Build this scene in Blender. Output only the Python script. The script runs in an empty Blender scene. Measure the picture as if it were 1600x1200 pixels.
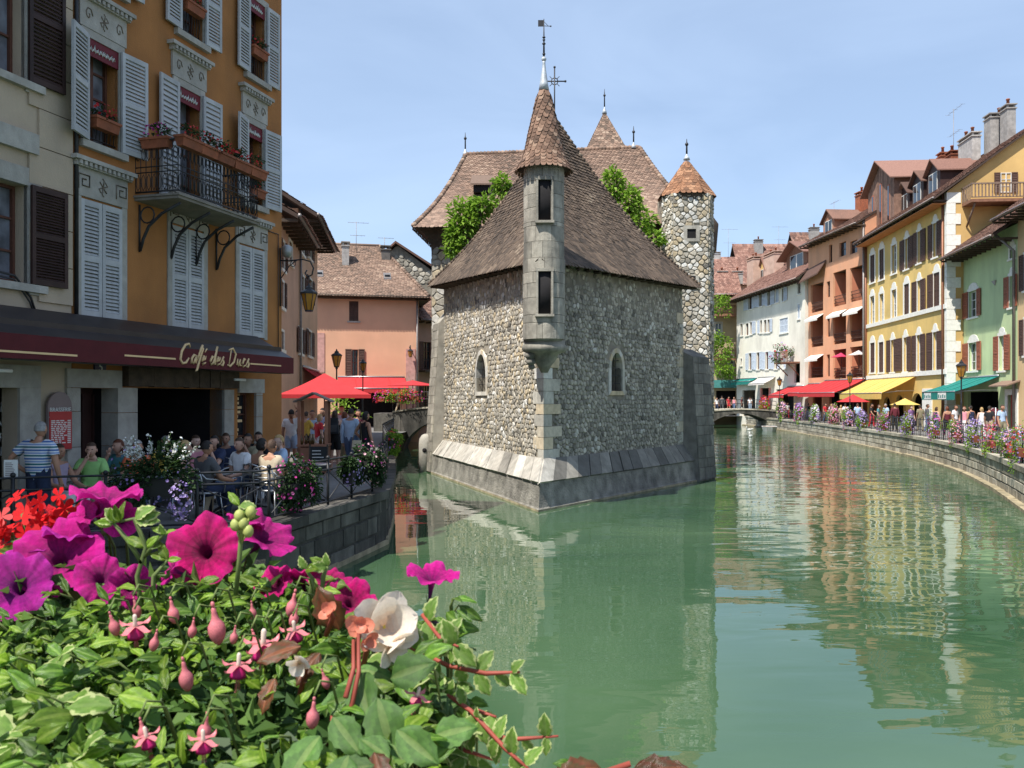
import bpy, bmesh, math, random
from math import sin, cos, pi, radians, sqrt, atan2
from mathutils import Vector, Matrix
RN = random.Random(11)
SC = bpy.context.scene
COL = SC.collection
# ---------------------------------------------------------------- camera, sky, sun, exposure
FPX, EYE, HZ = 1400.0, 3.15, 625.0          # focal length in photo pixels, eye height over the water, horizon row
cam = bpy.data.cameras.new('camera')
cam.sensor_width = 36.0
cam.lens = FPX / 1600 * 36
cam.shift_y = (HZ - 600) / 1600
cam.clip_start, cam.clip_end = 0.05, 4000
cam.dof.use_dof = True
cam.dof.focus_distance = 16.0
cam.dof.aperture_fstop = 22.0
camo = bpy.data.objects.new('camera', cam)
COL.objects.link(camo)
camo.location = (0, 0, EYE)
camo.rotation_euler = (radians(90), 0, 0)
SC.camera = camo
SUN_EL, SUN_H = radians(59), Vector((-0.66, -0.75, 0)).normalized()
world = bpy.data.worlds.new('World')
SC.world = world
world.use_nodes = True
nt = world.node_tree
nt.nodes.clear()
wo = nt.nodes.new('ShaderNodeOutputWorld')
bg = nt.nodes.new('ShaderNodeBackground')
sky = nt.nodes.new('ShaderNodeTexSky')
sky.sky_type = 'NISHITA'
sky.sun_disc = False
sky.sun_elevation = SUN_EL
sky.sun_rotation = atan2(SUN_H.x, SUN_H.y)
sky.altitude = 450
sky.air_density, sky.dust_density, sky.ozone_density = 1.0, 0.4, 2.5
bg.inputs['Strength'].default_value = 0.096
tcw = nt.nodes.new('ShaderNodeTexCoord')
mpw = nt.nodes.new('ShaderNodeMapping')
mpw.inputs['Scale'].default_value = (1.0, 1.0, 3.4)
mpw.inputs['Rotation'].default_value = (0.0, 0.45, 0.3)
nzw = nt.nodes.new('ShaderNodeTexNoise')
nzw.inputs['Scale'].default_value = 2.3
nzw.inputs['Detail'].default_value = 7
nzw.inputs['Distortion'].default_value = 0.5
rpw = nt.nodes.new('ShaderNodeValToRGB')
rpw.color_ramp.elements[0].position = 0.42
rpw.color_ramp.elements[0].color = (0.36, 0.36, 0.36, 1)
rpw.color_ramp.elements[1].position = 0.8
rpw.color_ramp.elements[1].color = (0.62, 0.62, 0.62, 1)
mxw = nt.nodes.new('ShaderNodeMixRGB')
mxw.inputs['Color2'].default_value = (5.2, 6.6, 8.8, 1)
for a, b in ((tcw.outputs['Generated'], mpw.inputs[0]), (mpw.outputs[0], nzw.inputs['Vector']), (nzw.outputs['Fac'], rpw.inputs[0]),
             (rpw.outputs[0], mxw.inputs['Fac']), (sky.outputs[0], mxw.inputs['Color1']), (mxw.outputs[0], bg.inputs['Color']), (bg.outputs[0], wo.inputs[0])):
    nt.links.new(a, b)
sl = bpy.data.lights.new('sun', 'SUN')
sl.energy = 5.0
sl.angle = radians(0.53)
sl.color = (1.0, 0.955, 0.88)
suno = bpy.data.objects.new('sun', sl)
COL.objects.link(suno)
SUN_DIR = Vector((SUN_H.x * cos(SUN_EL), SUN_H.y * cos(SUN_EL), sin(SUN_EL)))
suno.rotation_euler = SUN_DIR.to_track_quat('Z', 'Y').to_euler()
suno.location = SUN_DIR * 80
SC.view_settings.view_transform = 'Standard'
SC.view_settings.look = 'None'
SC.view_settings.gamma = 1
SC.view_settings.exposure = 0.65
SC.view_settings.use_curve_mapping = False
SC.render.engine = 'CYCLES'
SC.cycles.max_bounces = 7
SC.cycles.transparent_max_bounces = 12
SC.cycles.use_denoising = True

# ---------------------------------------------------------------- helpers
def at(px, py, Y):
    return Vector(((px - 800) / FPX * Y, Y, EYE + (HZ - py) / FPX * Y))

def P3(p):
    return 800 + FPX * p[0] / p[1], HZ - FPX * (p[2] - EYE) / p[1]

class Fac:
    """a facade plane: u runs left to right as seen from the canal, z up from the quay, y into the building"""
    def __init__(s, x, y, ang, base=1.15):
        s.x, s.y, s.a, s.b = x, y, ang, base
        s.dx, s.dy = cos(ang), sin(ang)
    def u(s, px):
        k = (px - 800) / FPX
        return (k * s.y - s.x) / (s.dx - k * s.dy)
    def z(s, px, py):
        return EYE + (HZ - py) / FPX * (s.y + s.dy * s.u(px)) - s.b
    def off(s, d):                       # the parallel plane d metres in front
        return Fac(s.x + s.dy * d, s.y - s.dx * d, s.a, s.b)
    def pt(s, u, y=0, z=0):
        return Vector((s.x + s.dx * u - s.dy * y, s.y + s.dy * u + s.dx * y, s.b + z))

class MB:
    def __init__(s):
        s.v, s.f, s.m, s.t, s.s = [], [], [], [], []
    def add(s, vs, fs, m=0, t=None, smooth=False, M=None):
        o = len(s.v)
        s.v += [tuple(M @ Vector(p)) for p in vs] if M is not None else [tuple(p) for p in vs]
        if t is None: t = RN.random()
        for f in fs:
            s.f.append(tuple(o + i for i in f)); s.m.append(m); s.t.append(t); s.s.append(smooth)
        return s
    def box(s, x0, x1, y0, y1, z0, z1, m=0, t=None, M=None):
        v = [(x0,y0,z0),(x1,y0,z0),(x1,y1,z0),(x0,y1,z0),(x0,y0,z1),(x1,y0,z1),(x1,y1,z1),(x0,y1,z1)]
        return s.add(v, [(0,3,2,1),(4,5,6,7),(0,1,5,4),(1,2,6,5),(2,3,7,6),(3,0,4,7)], m, t, False, M)
    def quad(s, a, b, c, d, m=0, t=None):
        return s.add([a,b,c,d], [(0,1,2,3)], m, t)
    def poly(s, pts, m=0, t=None):
        return s.add(pts, [tuple(range(len(pts)))], m, t)
    def prism(s, pts, vec, m=0, t=None, M=None):      # polygon (3-d points) swept along vec
        n = len(pts); vec = Vector(vec)
        v = [Vector(p) for p in pts] + [Vector(p) + vec for p in pts]
        fs = [tuple(range(n-1,-1,-1)), tuple(range(n, 2*n))] + [(i, (i+1)%n, n+(i+1)%n, n+i) for i in range(n)]
        return s.add(v, fs, m, t, False, M)
    def tube(s, pts, r, n=6, m=0, t=None, smooth=True, M=None, loop=False):
        pts = [Vector(p) for p in pts]; k = len(pts)
        rs = r if isinstance(r, (list, tuple)) else [r]*k
        vs = []; up = None
        for i, p in enumerate(pts):
            a = pts[i-1] if (i > 0 or loop) else p
            b = pts[(i+1) % k] if (i < k-1 or loop) else p
            d = (b - a)
            d = d.normalized() if d.length > 1e-9 else Vector((0,0,1))
            if up is None:
                up = Vector((0,0,1)) if abs(d.z) < .9 else Vector((1,0,0))
            x = d.cross(up)
            if x.length < 1e-6: x = d.orthogonal()
            x.normalize(); y = x.cross(d); up = y
            for j in range(n):
                q = 2*pi*j/n
                vs.append(p + x*(cos(q)*rs[i]) + y*(sin(q)*rs[i]))
        fs = []
        for i in range(k if loop else k-1):
            for j in range(n):
                i2 = (i+1) % k
                fs.append((i*n+j, i2*n+j, i2*n+(j+1)%n, i*n+(j+1)%n))
        if not loop:
            fs += [tuple(range(n)), tuple(range((k-1)*n+n-1, (k-1)*n-1, -1))]
        return s.add(vs, fs, m, t, smooth, M)
    def lathe(s, prof, n=12, m=0, t=None, smooth=True, M=None, c=(0,0,0)):
        vs = []
        for r, z in prof:
            for j in range(n):
                q = 2*pi*j/n
                vs.append((c[0]+r*cos(q), c[1]+r*sin(q), c[2]+z))
        k = len(prof)
        fs = [(i*n+j, i*n+(j+1)%n, (i+1)*n+(j+1)%n, (i+1)*n+j) for i in range(k-1) for j in range(n)]
        fs += [tuple(range(n-1,-1,-1)), tuple(range((k-1)*n, k*n))]
        return s.add(vs, fs, m, t, smooth, M)
    def ball(s, c, r, n=8, k=5, m=0, t=None, M=None):
        rr = r if isinstance(r, (tuple, list)) else (r,r,r)
        vs = [(c[0], c[1], c[2]-rr[2])]
        for i in range(1, k):
            a = -pi/2 + pi*i/k
            for j in range(n):
                q = 2*pi*j/n
                vs.append((c[0]+rr[0]*cos(a)*cos(q), c[1]+rr[1]*cos(a)*sin(q), c[2]+rr[2]*sin(a)))
        vs.append((c[0], c[1], c[2]+rr[2])); e = len(vs)-1
        fs = [(0, 1+(j+1)%n, 1+j) for j in range(n)]
        for i in range(k-2):
            fs += [(1+i*n+j, 1+i*n+(j+1)%n, 1+(i+1)*n+(j+1)%n, 1+(i+1)*n+j) for j in range(n)]
        fs += [(1+(k-2)*n+j, 1+(k-2)*n+(j+1)%n, e) for j in range(n)]
        return s.add(vs, fs, m, t, True, M)
    def mesh(s, name, mats):
        me = bpy.data.meshes.new(name)
        me.from_pydata(s.v, [], s.f)
        for mt in (mats if isinstance(mats, (list, tuple)) else [mats]): me.materials.append(mt)
        me.polygons.foreach_set('material_index', s.m)
        me.polygons.foreach_set('use_smooth', s.s)
        at_ = me.attributes.new('tone', 'FLOAT', 'FACE')
        at_.data.foreach_set('value', s.t)
        me.update()
        return me
    def build(s, name, mats, parent=None, loc=(0,0,0), rot=(0,0,0), kind=None):
        return link(name, s.mesh(name, mats), parent, loc, rot, kind)

def link(name, me, parent=None, loc=(0,0,0), rot=(0,0,0), kind=None):
    o = bpy.data.objects.new(name, me)
    COL.objects.link(o)
    if parent is not None: o.parent = parent
    o.location = loc; o.rotation_euler = rot
    if kind: o['kind'] = kind
    return o

def tag(o, label, cat, group=None):
    o['label'] = label; o['category'] = cat
    if group: o['group'] = group
    return o

def thing(name, label, cat, loc=(0,0,0), rz=0.0, group=None):
    o = bpy.data.objects.new(name, None)
    COL.objects.link(o)
    o.empty_display_size = 0.2
    o.location = loc; o.rotation_euler = (0,0,rz)
    return tag(o, label, cat, group)

def copy_tree(o, parent=None):
    c = o.copy(); COL.objects.link(c)
    if parent is not None: c.parent = parent
    for ch in o.children: copy_tree(ch, c)
    return c

def dup(o, label, loc, rz=0.0, scale=None):
    c = copy_tree(o); c['label'] = label
    c.location = loc; c.rotation_euler = (0,0,rz)
    if scale: c.scale = (scale,)*3
    return c

MATS = {}
def pm(name, col, rough=.8, var=.18, scale=2.5, bump=0.0, bscale=25, spec=.3, metal=0, ramp=None, tone=.0, stain=None, oi=0.0, transl=0.0, sstr=None):
    """procedural material: noise-varied colour, optional per-piece tone, stain blotches, bump"""
    if name in MATS: return MATS[name]
    m = bpy.data.materials.new(name); MATS[name] = m
    m.use_nodes = True
    n, L = m.node_tree.nodes, m.node_tree.links
    bs = n['Principled BSDF']
    bs.inputs['Roughness'].default_value = rough
    bs.inputs['Specular IOR Level'].default_value = spec
    bs.inputs['Metallic'].default_value = metal
    tc = n.new('ShaderNodeTexCoord')
    nz = n.new('ShaderNodeTexNoise'); nz.inputs['Scale'].default_value = scale; nz.inputs['Detail'].default_value = 6
    L.new(tc.outputs['Object'], nz.inputs['Vector'])
    c = Vector(col[:3])
    mr = n.new('ShaderNodeMapRange')
    mr.inputs[1].default_value, mr.inputs[2].default_value = .3, .7
    mr.inputs[3].default_value, mr.inputs[4].default_value = 1-var, 1+var
    L.new(nz.outputs['Fac'], mr.inputs[0])
    out = mr.outputs[0]
    if ramp:
        ta = n.new('ShaderNodeAttribute'); ta.attribute_name = 'tone'
        rp = n.new('ShaderNodeValToRGB')
        els = rp.color_ramp.elements
        els[0].position, els[0].color = ramp[0][0], (*ramp[0][1], 1)
        els[1].position, els[1].color = ramp[-1][0], (*ramp[-1][1], 1)
        for p_, c_ in ramp[1:-1]:
            e = els.new(p_); e.color = (*c_, 1)
        L.new(ta.outputs['Fac'], rp.inputs[0])
        csrc = rp.outputs[0]
    else:
        rg = n.new('ShaderNodeRGB'); rg.outputs[0].default_value = (*c, 1); csrc = rg.outputs[0]
        if tone:
            ta = n.new('ShaderNodeAttribute'); ta.attribute_name = 'tone'
            m2 = n.new('ShaderNodeMapRange'); m2.inputs[3].default_value, m2.inputs[4].default_value = 1-tone, 1+tone
            L.new(ta.outputs['Fac'], m2.inputs[0])
            mm = n.new('ShaderNodeMath'); mm.operation = 'MULTIPLY'
            L.new(out, mm.inputs[0]); L.new(m2.outputs[0], mm.inputs[1]); out = mm.outputs[0]
    if oi:
        ob = n.new('ShaderNodeObjectInfo')
        m2 = n.new('ShaderNodeMapRange'); m2.inputs[3].default_value, m2.inputs[4].default_value = 1-oi, 1+oi
        L.new(ob.outputs['Random'], m2.inputs[0])
        mm = n.new('ShaderNodeMath'); mm.operation = 'MULTIPLY'
        L.new(out, mm.inputs[0]); L.new(m2.outputs[0], mm.inputs[1]); out = mm.outputs[0]
    vm = n.new('ShaderNodeVectorMath'); vm.operation = 'SCALE'
    L.new(csrc, vm.inputs[0]); L.new(out, vm.inputs[3])
    csrc = vm.outputs[0]
    if stain:                                   # (colour, amount, scale, vertical stretch)
        mp = n.new('ShaderNodeMapping'); mp.inputs['Scale'].default_value = (1, 1, stain[3])
        n2 = n.new('ShaderNodeTexNoise'); n2.inputs['Scale'].default_value = stain[2]; n2.inputs['Detail'].default_value = 8; n2.inputs['Roughness'].default_value = .65
        L.new(tc.outputs['Object'], mp.inputs[0]); L.new(mp.outputs[0], n2.inputs['Vector'])
        r2 = n.new('ShaderNodeMapRange'); r2.inputs[1].default_value, r2.inputs[2].default_value = .45, .72
        r2.inputs[4].default_value = stain[1]
        L.new(n2.outputs['Fac'], r2.inputs[0])
        mx = n.new('ShaderNodeMixRGB'); mx.inputs[2].default_value = (*stain[0], 1)
        L.new(r2.outputs[0], mx.inputs[0]); L.new(csrc, mx.inputs[1]); csrc = mx.outputs[0]
    L.new(csrc, bs.inputs['Base Color'])
    if bump:
        n3 = n.new('ShaderNodeTexNoise'); n3.inputs['Scale'].default_value = bscale; n3.inputs['Detail'].default_value = 5
        L.new(tc.outputs['Object'], n3.inputs['Vector'])
        bp = n.new('ShaderNodeBump'); bp.inputs['Strength'].default_value = min(1, bump); bp.inputs['Distance'].default_value = .02*max(1, bump)
        L.new(n3.outputs['Fac'], bp.inputs['Height']); L.new(bp.outputs[0], bs.inputs['Normal'])
    if transl:
        tr = n.new('ShaderNodeBsdfTranslucent'); L.new(csrc, tr.inputs['Color'])
        ms = n.new('ShaderNodeMixShader'); ms.inputs[0].default_value = transl
        L.new(bs.outputs[0], ms.inputs[1]); L.new(tr.outputs[0], ms.inputs[2])
        L.new(ms.outputs[0], n['Material Output'].inputs[0])
    return m

# Voronoi-like cells on a rectangle (for rubble walls): jittered seeds clipped against their neighbours
def cells(w, h, sx, sz, jit=.42, ok=None, rnd=RN):
    nx, nz_ = max(1, int(w/sx)), max(1, int(h/sz))
    sx, sz = w/nx, h/nz_
    S = {}
    for j in range(-1, nz_+1):
        for i in range(-1, nx+2):
            S[i,j] = ((i + .5*(j % 2) + rnd.uniform(-jit,jit))*sx, (j + .5 + rnd.uniform(-jit,jit)*.8)*sz)
    out = []
    for j in range(nz_):
        for i in range(nx+1):
            cx, cz = S[i,j]
            if ok and not ok(cx, cz): continue
            poly = [(max(0,cx-sx*1.5), max(0,cz-sz*1.4)), (min(w,cx+sx*1.5), max(0,cz-sz*1.4)), (min(w,cx+sx*1.5), min(h,cz+sz*1.4)), (max(0,cx-sx*1.5), min(h,cz+sz*1.4))]
            for dj in (-2,-1,0,1,2):
                for di in (-2,-1,0,1,2):
                    if (di or dj) and (i+di,j+dj) in S:
                        qx, qz = S[i+di,j+dj]
                        mx, mz, nx_, nzz = (cx+qx)/2, (cz+qz)/2, qx-cx, qz-cz
                        np_ = []
                        for k in range(len(poly)):
                            a, b = poly[k], poly[(k+1) % len(poly)]
                            da = (a[0]-mx)*nx_ + (a[1]-mz)*nzz; db = (b[0]-mx)*nx_ + (b[1]-mz)*nzz
                            if da <= 0: np_.append(a)
                            if (da < 0 < db) or (db < 0 < da):
                                t = da/(da-db); np_.append((a[0]+(b[0]-a[0])*t, a[1]+(b[1]-a[1])*t))
                        poly = np_
                        if len(poly) < 3: break
                if len(poly) < 3: break
            if len(poly) >= 3: out.append((cx, cz, poly))
    return out

def stone_piece(mb, poly, gap, proud, M, t, round_=.72, rnd=RN):
    """one domed stone: polygon cell shrunk for the joint, standing proud of the wall (local x along, z up, -y out)"""
    n = len(poly)
    cx = sum(p[0] for p in poly)/n; cz = sum(p[1] for p in poly)/n
    ext = sum(sqrt((p[0]-cx)**2+(p[1]-cz)**2) for p in poly)/n
    if ext < gap*1.5: return
    k1 = max(.5, 1 - gap/ext); k2 = k1*round_
    pts = []
    for i in range(n):                 # chamfer the corners a little so stones look worn
        a, b, c = poly[i-1], poly[i], poly[(i+1) % n]
        for q in (a, c):
            pts.append((b[0]+(q[0]-b[0])*.22, b[1]+(q[1]-b[1])*.22))
    n = len(pts); vs = []
    tx, tz = rnd.uniform(-.25,.25), rnd.uniform(-.25,.25)
    for k, yy in ((k1, 0.012), (k1*.97, -proud*.55), (k2, -proud)):
        for p in pts:
            x, z = cx+(p[0]-cx)*k, cz+(p[1]-cz)*k
            vs.append((x, yy - (0 if yy > 0 else ((x-cx)*tx+(z-cz)*tz)*.35), z))
    fs = [(r*n+i, r*n+(i+1)%n, (r+1)*n+(i+1)%n, (r+1)*n+i) for r in (0,1) for i in range(n)] + [tuple(range(2*n, 3*n))]
    mb.add(vs, fs, 0, t, False, M)

def tile_verts(a, d, s, nrm, w, l, lift, th, rnd):
    """one roof tile: a = top left on the slope, d = along the row, s = down the slope"""
    j = rnd.uniform(-.006, .006); lf = lift*rnd.uniform(.7, 1.3)
    A, B = a + nrm*.004, a + d*w + nrm*.004
    e = [a + s*(l*.72+j) + nrm*lf*.8, a + s*(l+j) + d*w*.22 + nrm*lf, a + s*(l+j) + d*w*.78 + nrm*lf, a + s*(l*.72+j) + d*w + nrm*lf*.8]
    low = [p - nrm*th for p in e]
    return [A, B] + e + low, [(0,2,3,4,5,1), (2,6,7,3), (3,7,8,4), (4,8,9,5)]

def tile_slope(mb, A, B, C, D, tw, rh, rnd=RN, lift=.03, th=.016, patch=None, sag=0.0, pieces=None, keep=None):
    """cover the slope with eave A-B and ridge D-C (C may equal D) with rows of overlapping tiles"""
    A, B, C, D = map(Vector, (A, B, C, D))
    L = max((D-A).length, (C-B).length); n = max(1, int(((A+B)/2 - (C+D)/2).length / rh))
    nrm = ((B-A).cross((C+D)/2-(A+B)/2)).normalized()
    for k in range(n+1):
        t = k/n
        P, Q = A.lerp(D, t), B.lerp(C, t)
        sg = Vector((0,0,-sag*sin(pi*t))); P = P + sg; Q = Q + sg
        w = (Q-P).length
        if w < tw*.5: continue
        d = (Q-P).normalized(); s = nrm.cross(d).normalized()
        if s.z > 0: s = -s
        m = max(1, int(w/tw)); ww = w/m
        o = (.5 if k % 2 else 0)
        for i in range(m + (1 if o else 0)):
            x0 = max(0, (i - o)*ww); x1 = min(w, (i+1-o)*ww)
            if x1-x0 < ww*.2: continue
            a = P + d*x0 - s*rh*.9
            vs, fs = tile_verts(a, d, s, nrm, (x1-x0)*.97, rh*1.9, lift, th, rnd)
            tt = rnd.random()
            if patch: tt = min(1, max(0, tt*.65 + .35*patch(a)))
            if pieces is not None and keep(a): pieces.append((vs, fs, tt))
            else: mb.add(vs, fs, 0, tt)
# ---------------------------------------------------------------- shared materials
V3 = Vector
M_IRON = pm('wrought_iron', (.022,.022,.025), .5, .3, 8, spec=.4)
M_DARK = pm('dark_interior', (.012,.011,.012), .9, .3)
M_GLASS = pm('window_glass', (.02,.026,.032), .06, .5, 1.2, spec=.6)
M_WHITE = pm('white_paint', (.7,.69,.66), .7, .08, 3)
M_LEAD = pm('lead_cap', (.42,.45,.47), .55, .15, 9, .3, 30, metal=.3)
M_WOOD = pm('dark_timber', (.07,.05,.036), .8, .35, 5, .5, 30)
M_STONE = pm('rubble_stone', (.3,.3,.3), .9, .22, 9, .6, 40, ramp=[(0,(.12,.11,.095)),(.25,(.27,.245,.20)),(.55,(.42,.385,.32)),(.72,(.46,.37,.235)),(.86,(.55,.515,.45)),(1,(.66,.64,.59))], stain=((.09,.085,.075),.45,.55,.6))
M_STONED = pm('rubble_stone_dark', (.3,.3,.3), .9, .25, 9, .6, 40, ramp=[(0,(.13,.12,.10)),(.3,(.25,.228,.185)),(.6,(.36,.33,.27)),(.86,(.46,.415,.335)),(1,(.58,.55,.48))], stain=((.07,.068,.062),.5,.45,.55))  # darker stone mix for the right palace wall and the gable house
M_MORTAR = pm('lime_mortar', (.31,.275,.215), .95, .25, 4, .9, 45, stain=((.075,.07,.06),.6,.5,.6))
M_MORTARD = pm('dark_mortar', (.25,.222,.175), .95, .3, 3, .9, 45, stain=((.06,.056,.05),.65,.45,.55))  # darker mortar behind the darker stone mix
M_QUOIN = pm('dressed_limestone', (.4,.4,.4), .85, .16, 6, .5, 35, ramp=[(0,(.30,.28,.24)),(.4,(.50,.47,.40)),(.7,(.55,.44,.28)),(1,(.62,.60,.55))], stain=((.10,.10,.09),.5,1.2,.7))
M_TURRET = pm('turret_limestone', (.4,.4,.4), .9, .2, 5, .6, 30, ramp=[(0,(.23,.215,.18)),(.6,(.33,.305,.255)),(1,(.42,.385,.32))], stain=((.055,.053,.048),.8,1.6,.35))
M_SLAB = pm('plinth_slab', (.4,.4,.4), .8, .15, 6, .4, 30, ramp=[(0,(.10,.095,.085)),(.3,(.16,.15,.132)),(.6,(.33,.305,.26)),(1,(.52,.49,.43))], stain=((.075,.07,.06),.65,1.6,.8))
M_PLINTH = pm('plinth_render', (.225,.21,.18), .9, .45, 2.2, 2.0, 16, stain=((.07,.066,.056),.8,.9,.7))
M_TILE = pm('brown_clay_tile', (.2,.1,.07), .85, .15, 12, .3, 60, ramp=[(0,(.034,.026,.019)),(.35,(.077,.055,.039)),(.7,(.122,.086,.060)),(.92,(.17,.125,.088)),(1,(.25,.20,.145))])
M_TILEW = pm('warm_clay_tile', (.2,.1,.07), .85, .15, 12, .3, 60, ramp=[(0,(.09,.056,.04)),(.35,(.15,.09,.062)),(.7,(.205,.122,.083)),(1,(.28,.19,.135))])
M_TILEO = pm('orange_clay_tile', (.2,.1,.07), .85, .15, 12, .3, 60, ramp=[(0,(.13,.07,.042)),(.5,(.26,.125,.066)),(1,(.36,.20,.115))])
M_TILEP = pm('pink_clay_tile', (.2,.1,.07), .85, .15, 12, .3, 60, ramp=[(0,(.11,.08,.06)),(.4,(.185,.122,.09)),(.75,(.255,.168,.122)),(1,(.34,.25,.185))])
M_UNDER = pm('roof_underlay', (.06,.04,.032), .95, .2)

# ---------------------------------------------------------------- water
def water_material():
    m = bpy.data.materials.new('canal_water'); m.use_nodes = True
    n, L = m.node_tree.nodes, m.node_tree.links
    bs = n['Principled BSDF']
    bs.inputs['Roughness'].default_value = .012
    bs.inputs['IOR'].default_value = 1.33
    bs.inputs['Specular IOR Level'].default_value = .62
    tc = n.new('ShaderNodeTexCoord')
    def noise(scale, sx, sy, det=3, dist=0.0, rot=0.0):
        mp = n.new('ShaderNodeMapping'); mp.inputs['Scale'].default_value = (sx, sy, 1); mp.inputs['Rotation'].default_value = (0,0,rot)
        nz = n.new('ShaderNodeTexNoise'); nz.inputs['Scale'].default_value = scale; nz.inputs['Detail'].default_value = det; nz.inputs['Distortion'].default_value = dist
        L.new(tc.outputs['Object'], mp.inputs[0]); L.new(mp.outputs[0], nz.inputs['Vector'])
        return nz.outputs['Fac']
    def math_(op, a, b):
        q = n.new('ShaderNodeMath'); q.operation = op
        for i, v in enumerate((a, b)):
            if isinstance(v, (int, float)): q.inputs[i].default_value = v
            else: L.new(v, q.inputs[i])
        return q.outputs[0]
    # body colour: clouded green, paler and darker in random patches
    cl = noise(.13, 1, 1, 5, .4); rp = n.new('ShaderNodeValToRGB')
    rp.color_ramp.elements[0].position, rp.color_ramp.elements[0].color = .35, (.029,.072,.034,1)
    rp.color_ramp.elements[1].position, rp.color_ramp.elements[1].color = .68, (.070,.126,.062,1)
    L.new(cl, rp.inputs[0]); L.new(rp.outputs[0], bs.inputs['Base Color'])
    # ripples: long swell crossing the view, wind patches, fine chop
    swell = noise(.55, .55, 1.25, 2, .6, .12)
    mid = noise(1.7, .5, 1.35, 2, .5, -.1)
    fine = noise(5.5, .55, 1.3, 2, .3)
    sep = n.new('ShaderNodeSeparateXYZ'); L.new(tc.outputs['Object'], sep.inputs[0])
    patch = noise(.11, 1, 1, 3, .5)
    mr = n.new('ShaderNodeMapRange'); mr.inputs[1].default_value, mr.inputs[2].default_value = -2.0, 7.0
    mr.inputs[3].default_value, mr.inputs[4].default_value = .22, 1.0
    L.new(sep.outputs[0], mr.inputs[0])
    wind = math_('MULTIPLY', mr.outputs[0], math_('ADD', patch, .35))
    h = math_('ADD', math_('MULTIPLY', swell, 1.15), math_('MULTIPLY', mid, .17))
    h = math_('ADD', h, math_('MULTIPLY', fine, .016))
    h = math_('MULTIPLY', h, wind)
    bp = n.new('ShaderNodeBump'); bp.inputs['Strength'].default_value = 1; bp.inputs['Distance'].default_value = .042
    L.new(h, bp.inputs['Height']); L.new(bp.outputs[0], bs.inputs['Normal'])
    return m
w = MB(); w.quad((-60,-60,0),(90,-60,0),(90,160,0),(-60,160,0)); w.build('water', water_material(), kind='structure')

# ---------------------------------------------------------------- banks (ground sheets with quay walls)
QZ = 1.15
LB = [(-9.5,-6),(-9.0,6),(-7.6,12.6),(-5.4,13.35),(-3.85,14.0),(-2.76,19.6),(-3.2,24),(-4.0,30),(-5.6,40),(-6.7,52),(-6.7,70),(-6.7,112)]
RBW = [(4.5,4),(8.6,12),(11.6,18),(15.3,26.7),(18.5,35.3),(20.8,42.8),(22.9,53.1),(25.5,71),(27.0,83),(28.2,94),(28.6,102),(29.0,112)]
def resample(pts, step):
    out = [V3(pts[0])]
    for a, b in zip(pts[:-1], pts[1:]):
        a, b = V3(a), V3(b); k = max(1, int((b-a).length/step))
        out += [a.lerp(b, (i+1)/k) for i in range(k)]
    return out
def smooth_line(pts, it=2):
    p = [V3((*q, 0)) for q in pts]
    for _ in range(it):
        q = [p[0]]
        for a, b in zip(p[:-1], p[1:]): q += [a.lerp(b,.25), a.lerp(b,.75)]
        p = q + [p[-1]]
    return [(v.x, v.y) for v in p]
RB = smooth_line(RBW)
M_PAVE = pm('terrace_paving', (.165,.158,.15), .9, .2, 3, .3, 20, stain=((.12,.115,.11),.5,1.5,1))
M_GROUND = pm('ground_earth', (.17,.15,.11), .95, .3, .2)
g = MB(); g.quad((-1500,-1500,-1.2),(1500,-1500,-1.2),(1500,1500,-1.2),(-1500,1500,-1.2)); g.build('ground', M_GROUND, kind='structure')
b = MB(); b.poly([(x,y,QZ) for x,y in LB] + [(-80,112,QZ),(-80,-6,QZ)][::1]); b.build('left_quay_pavement', M_PAVE, kind='structure')
b = MB()
for (x0,y0),(x1,y1) in zip(RB[:-1], RB[1:]): b.quad((x0,y0,QZ),(100,y0,QZ),(100,y1,QZ),(x1,y1,QZ))
b.build('right_quay_pavement', M_PAVE, kind='structure')
b = MB(); b.quad((-80,112,QZ-.004),(100,112,QZ-.004),(100,400,QZ-.004),(-80,400,QZ-.004)); b.build('far_pavement', M_PAVE, kind='structure')

M_QW = pm('quay_stone', (.4,.4,.4), .9, .2, 4, .6, 30, ramp=[(0,(.22,.195,.145)),(.5,(.37,.335,.26)),(1,(.50,.46,.37))], stain=((.085,.08,.068),.6,1.1,.5))
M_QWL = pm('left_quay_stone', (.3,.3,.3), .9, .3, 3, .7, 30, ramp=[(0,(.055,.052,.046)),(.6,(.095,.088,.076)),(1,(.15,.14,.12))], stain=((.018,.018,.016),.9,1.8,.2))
M_ALGAE = pm('waterline_ledge', (.33,.275,.175), .9, .35, 3, .6, 25, stain=((.10,.095,.06),.8,1.3,1))

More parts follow.
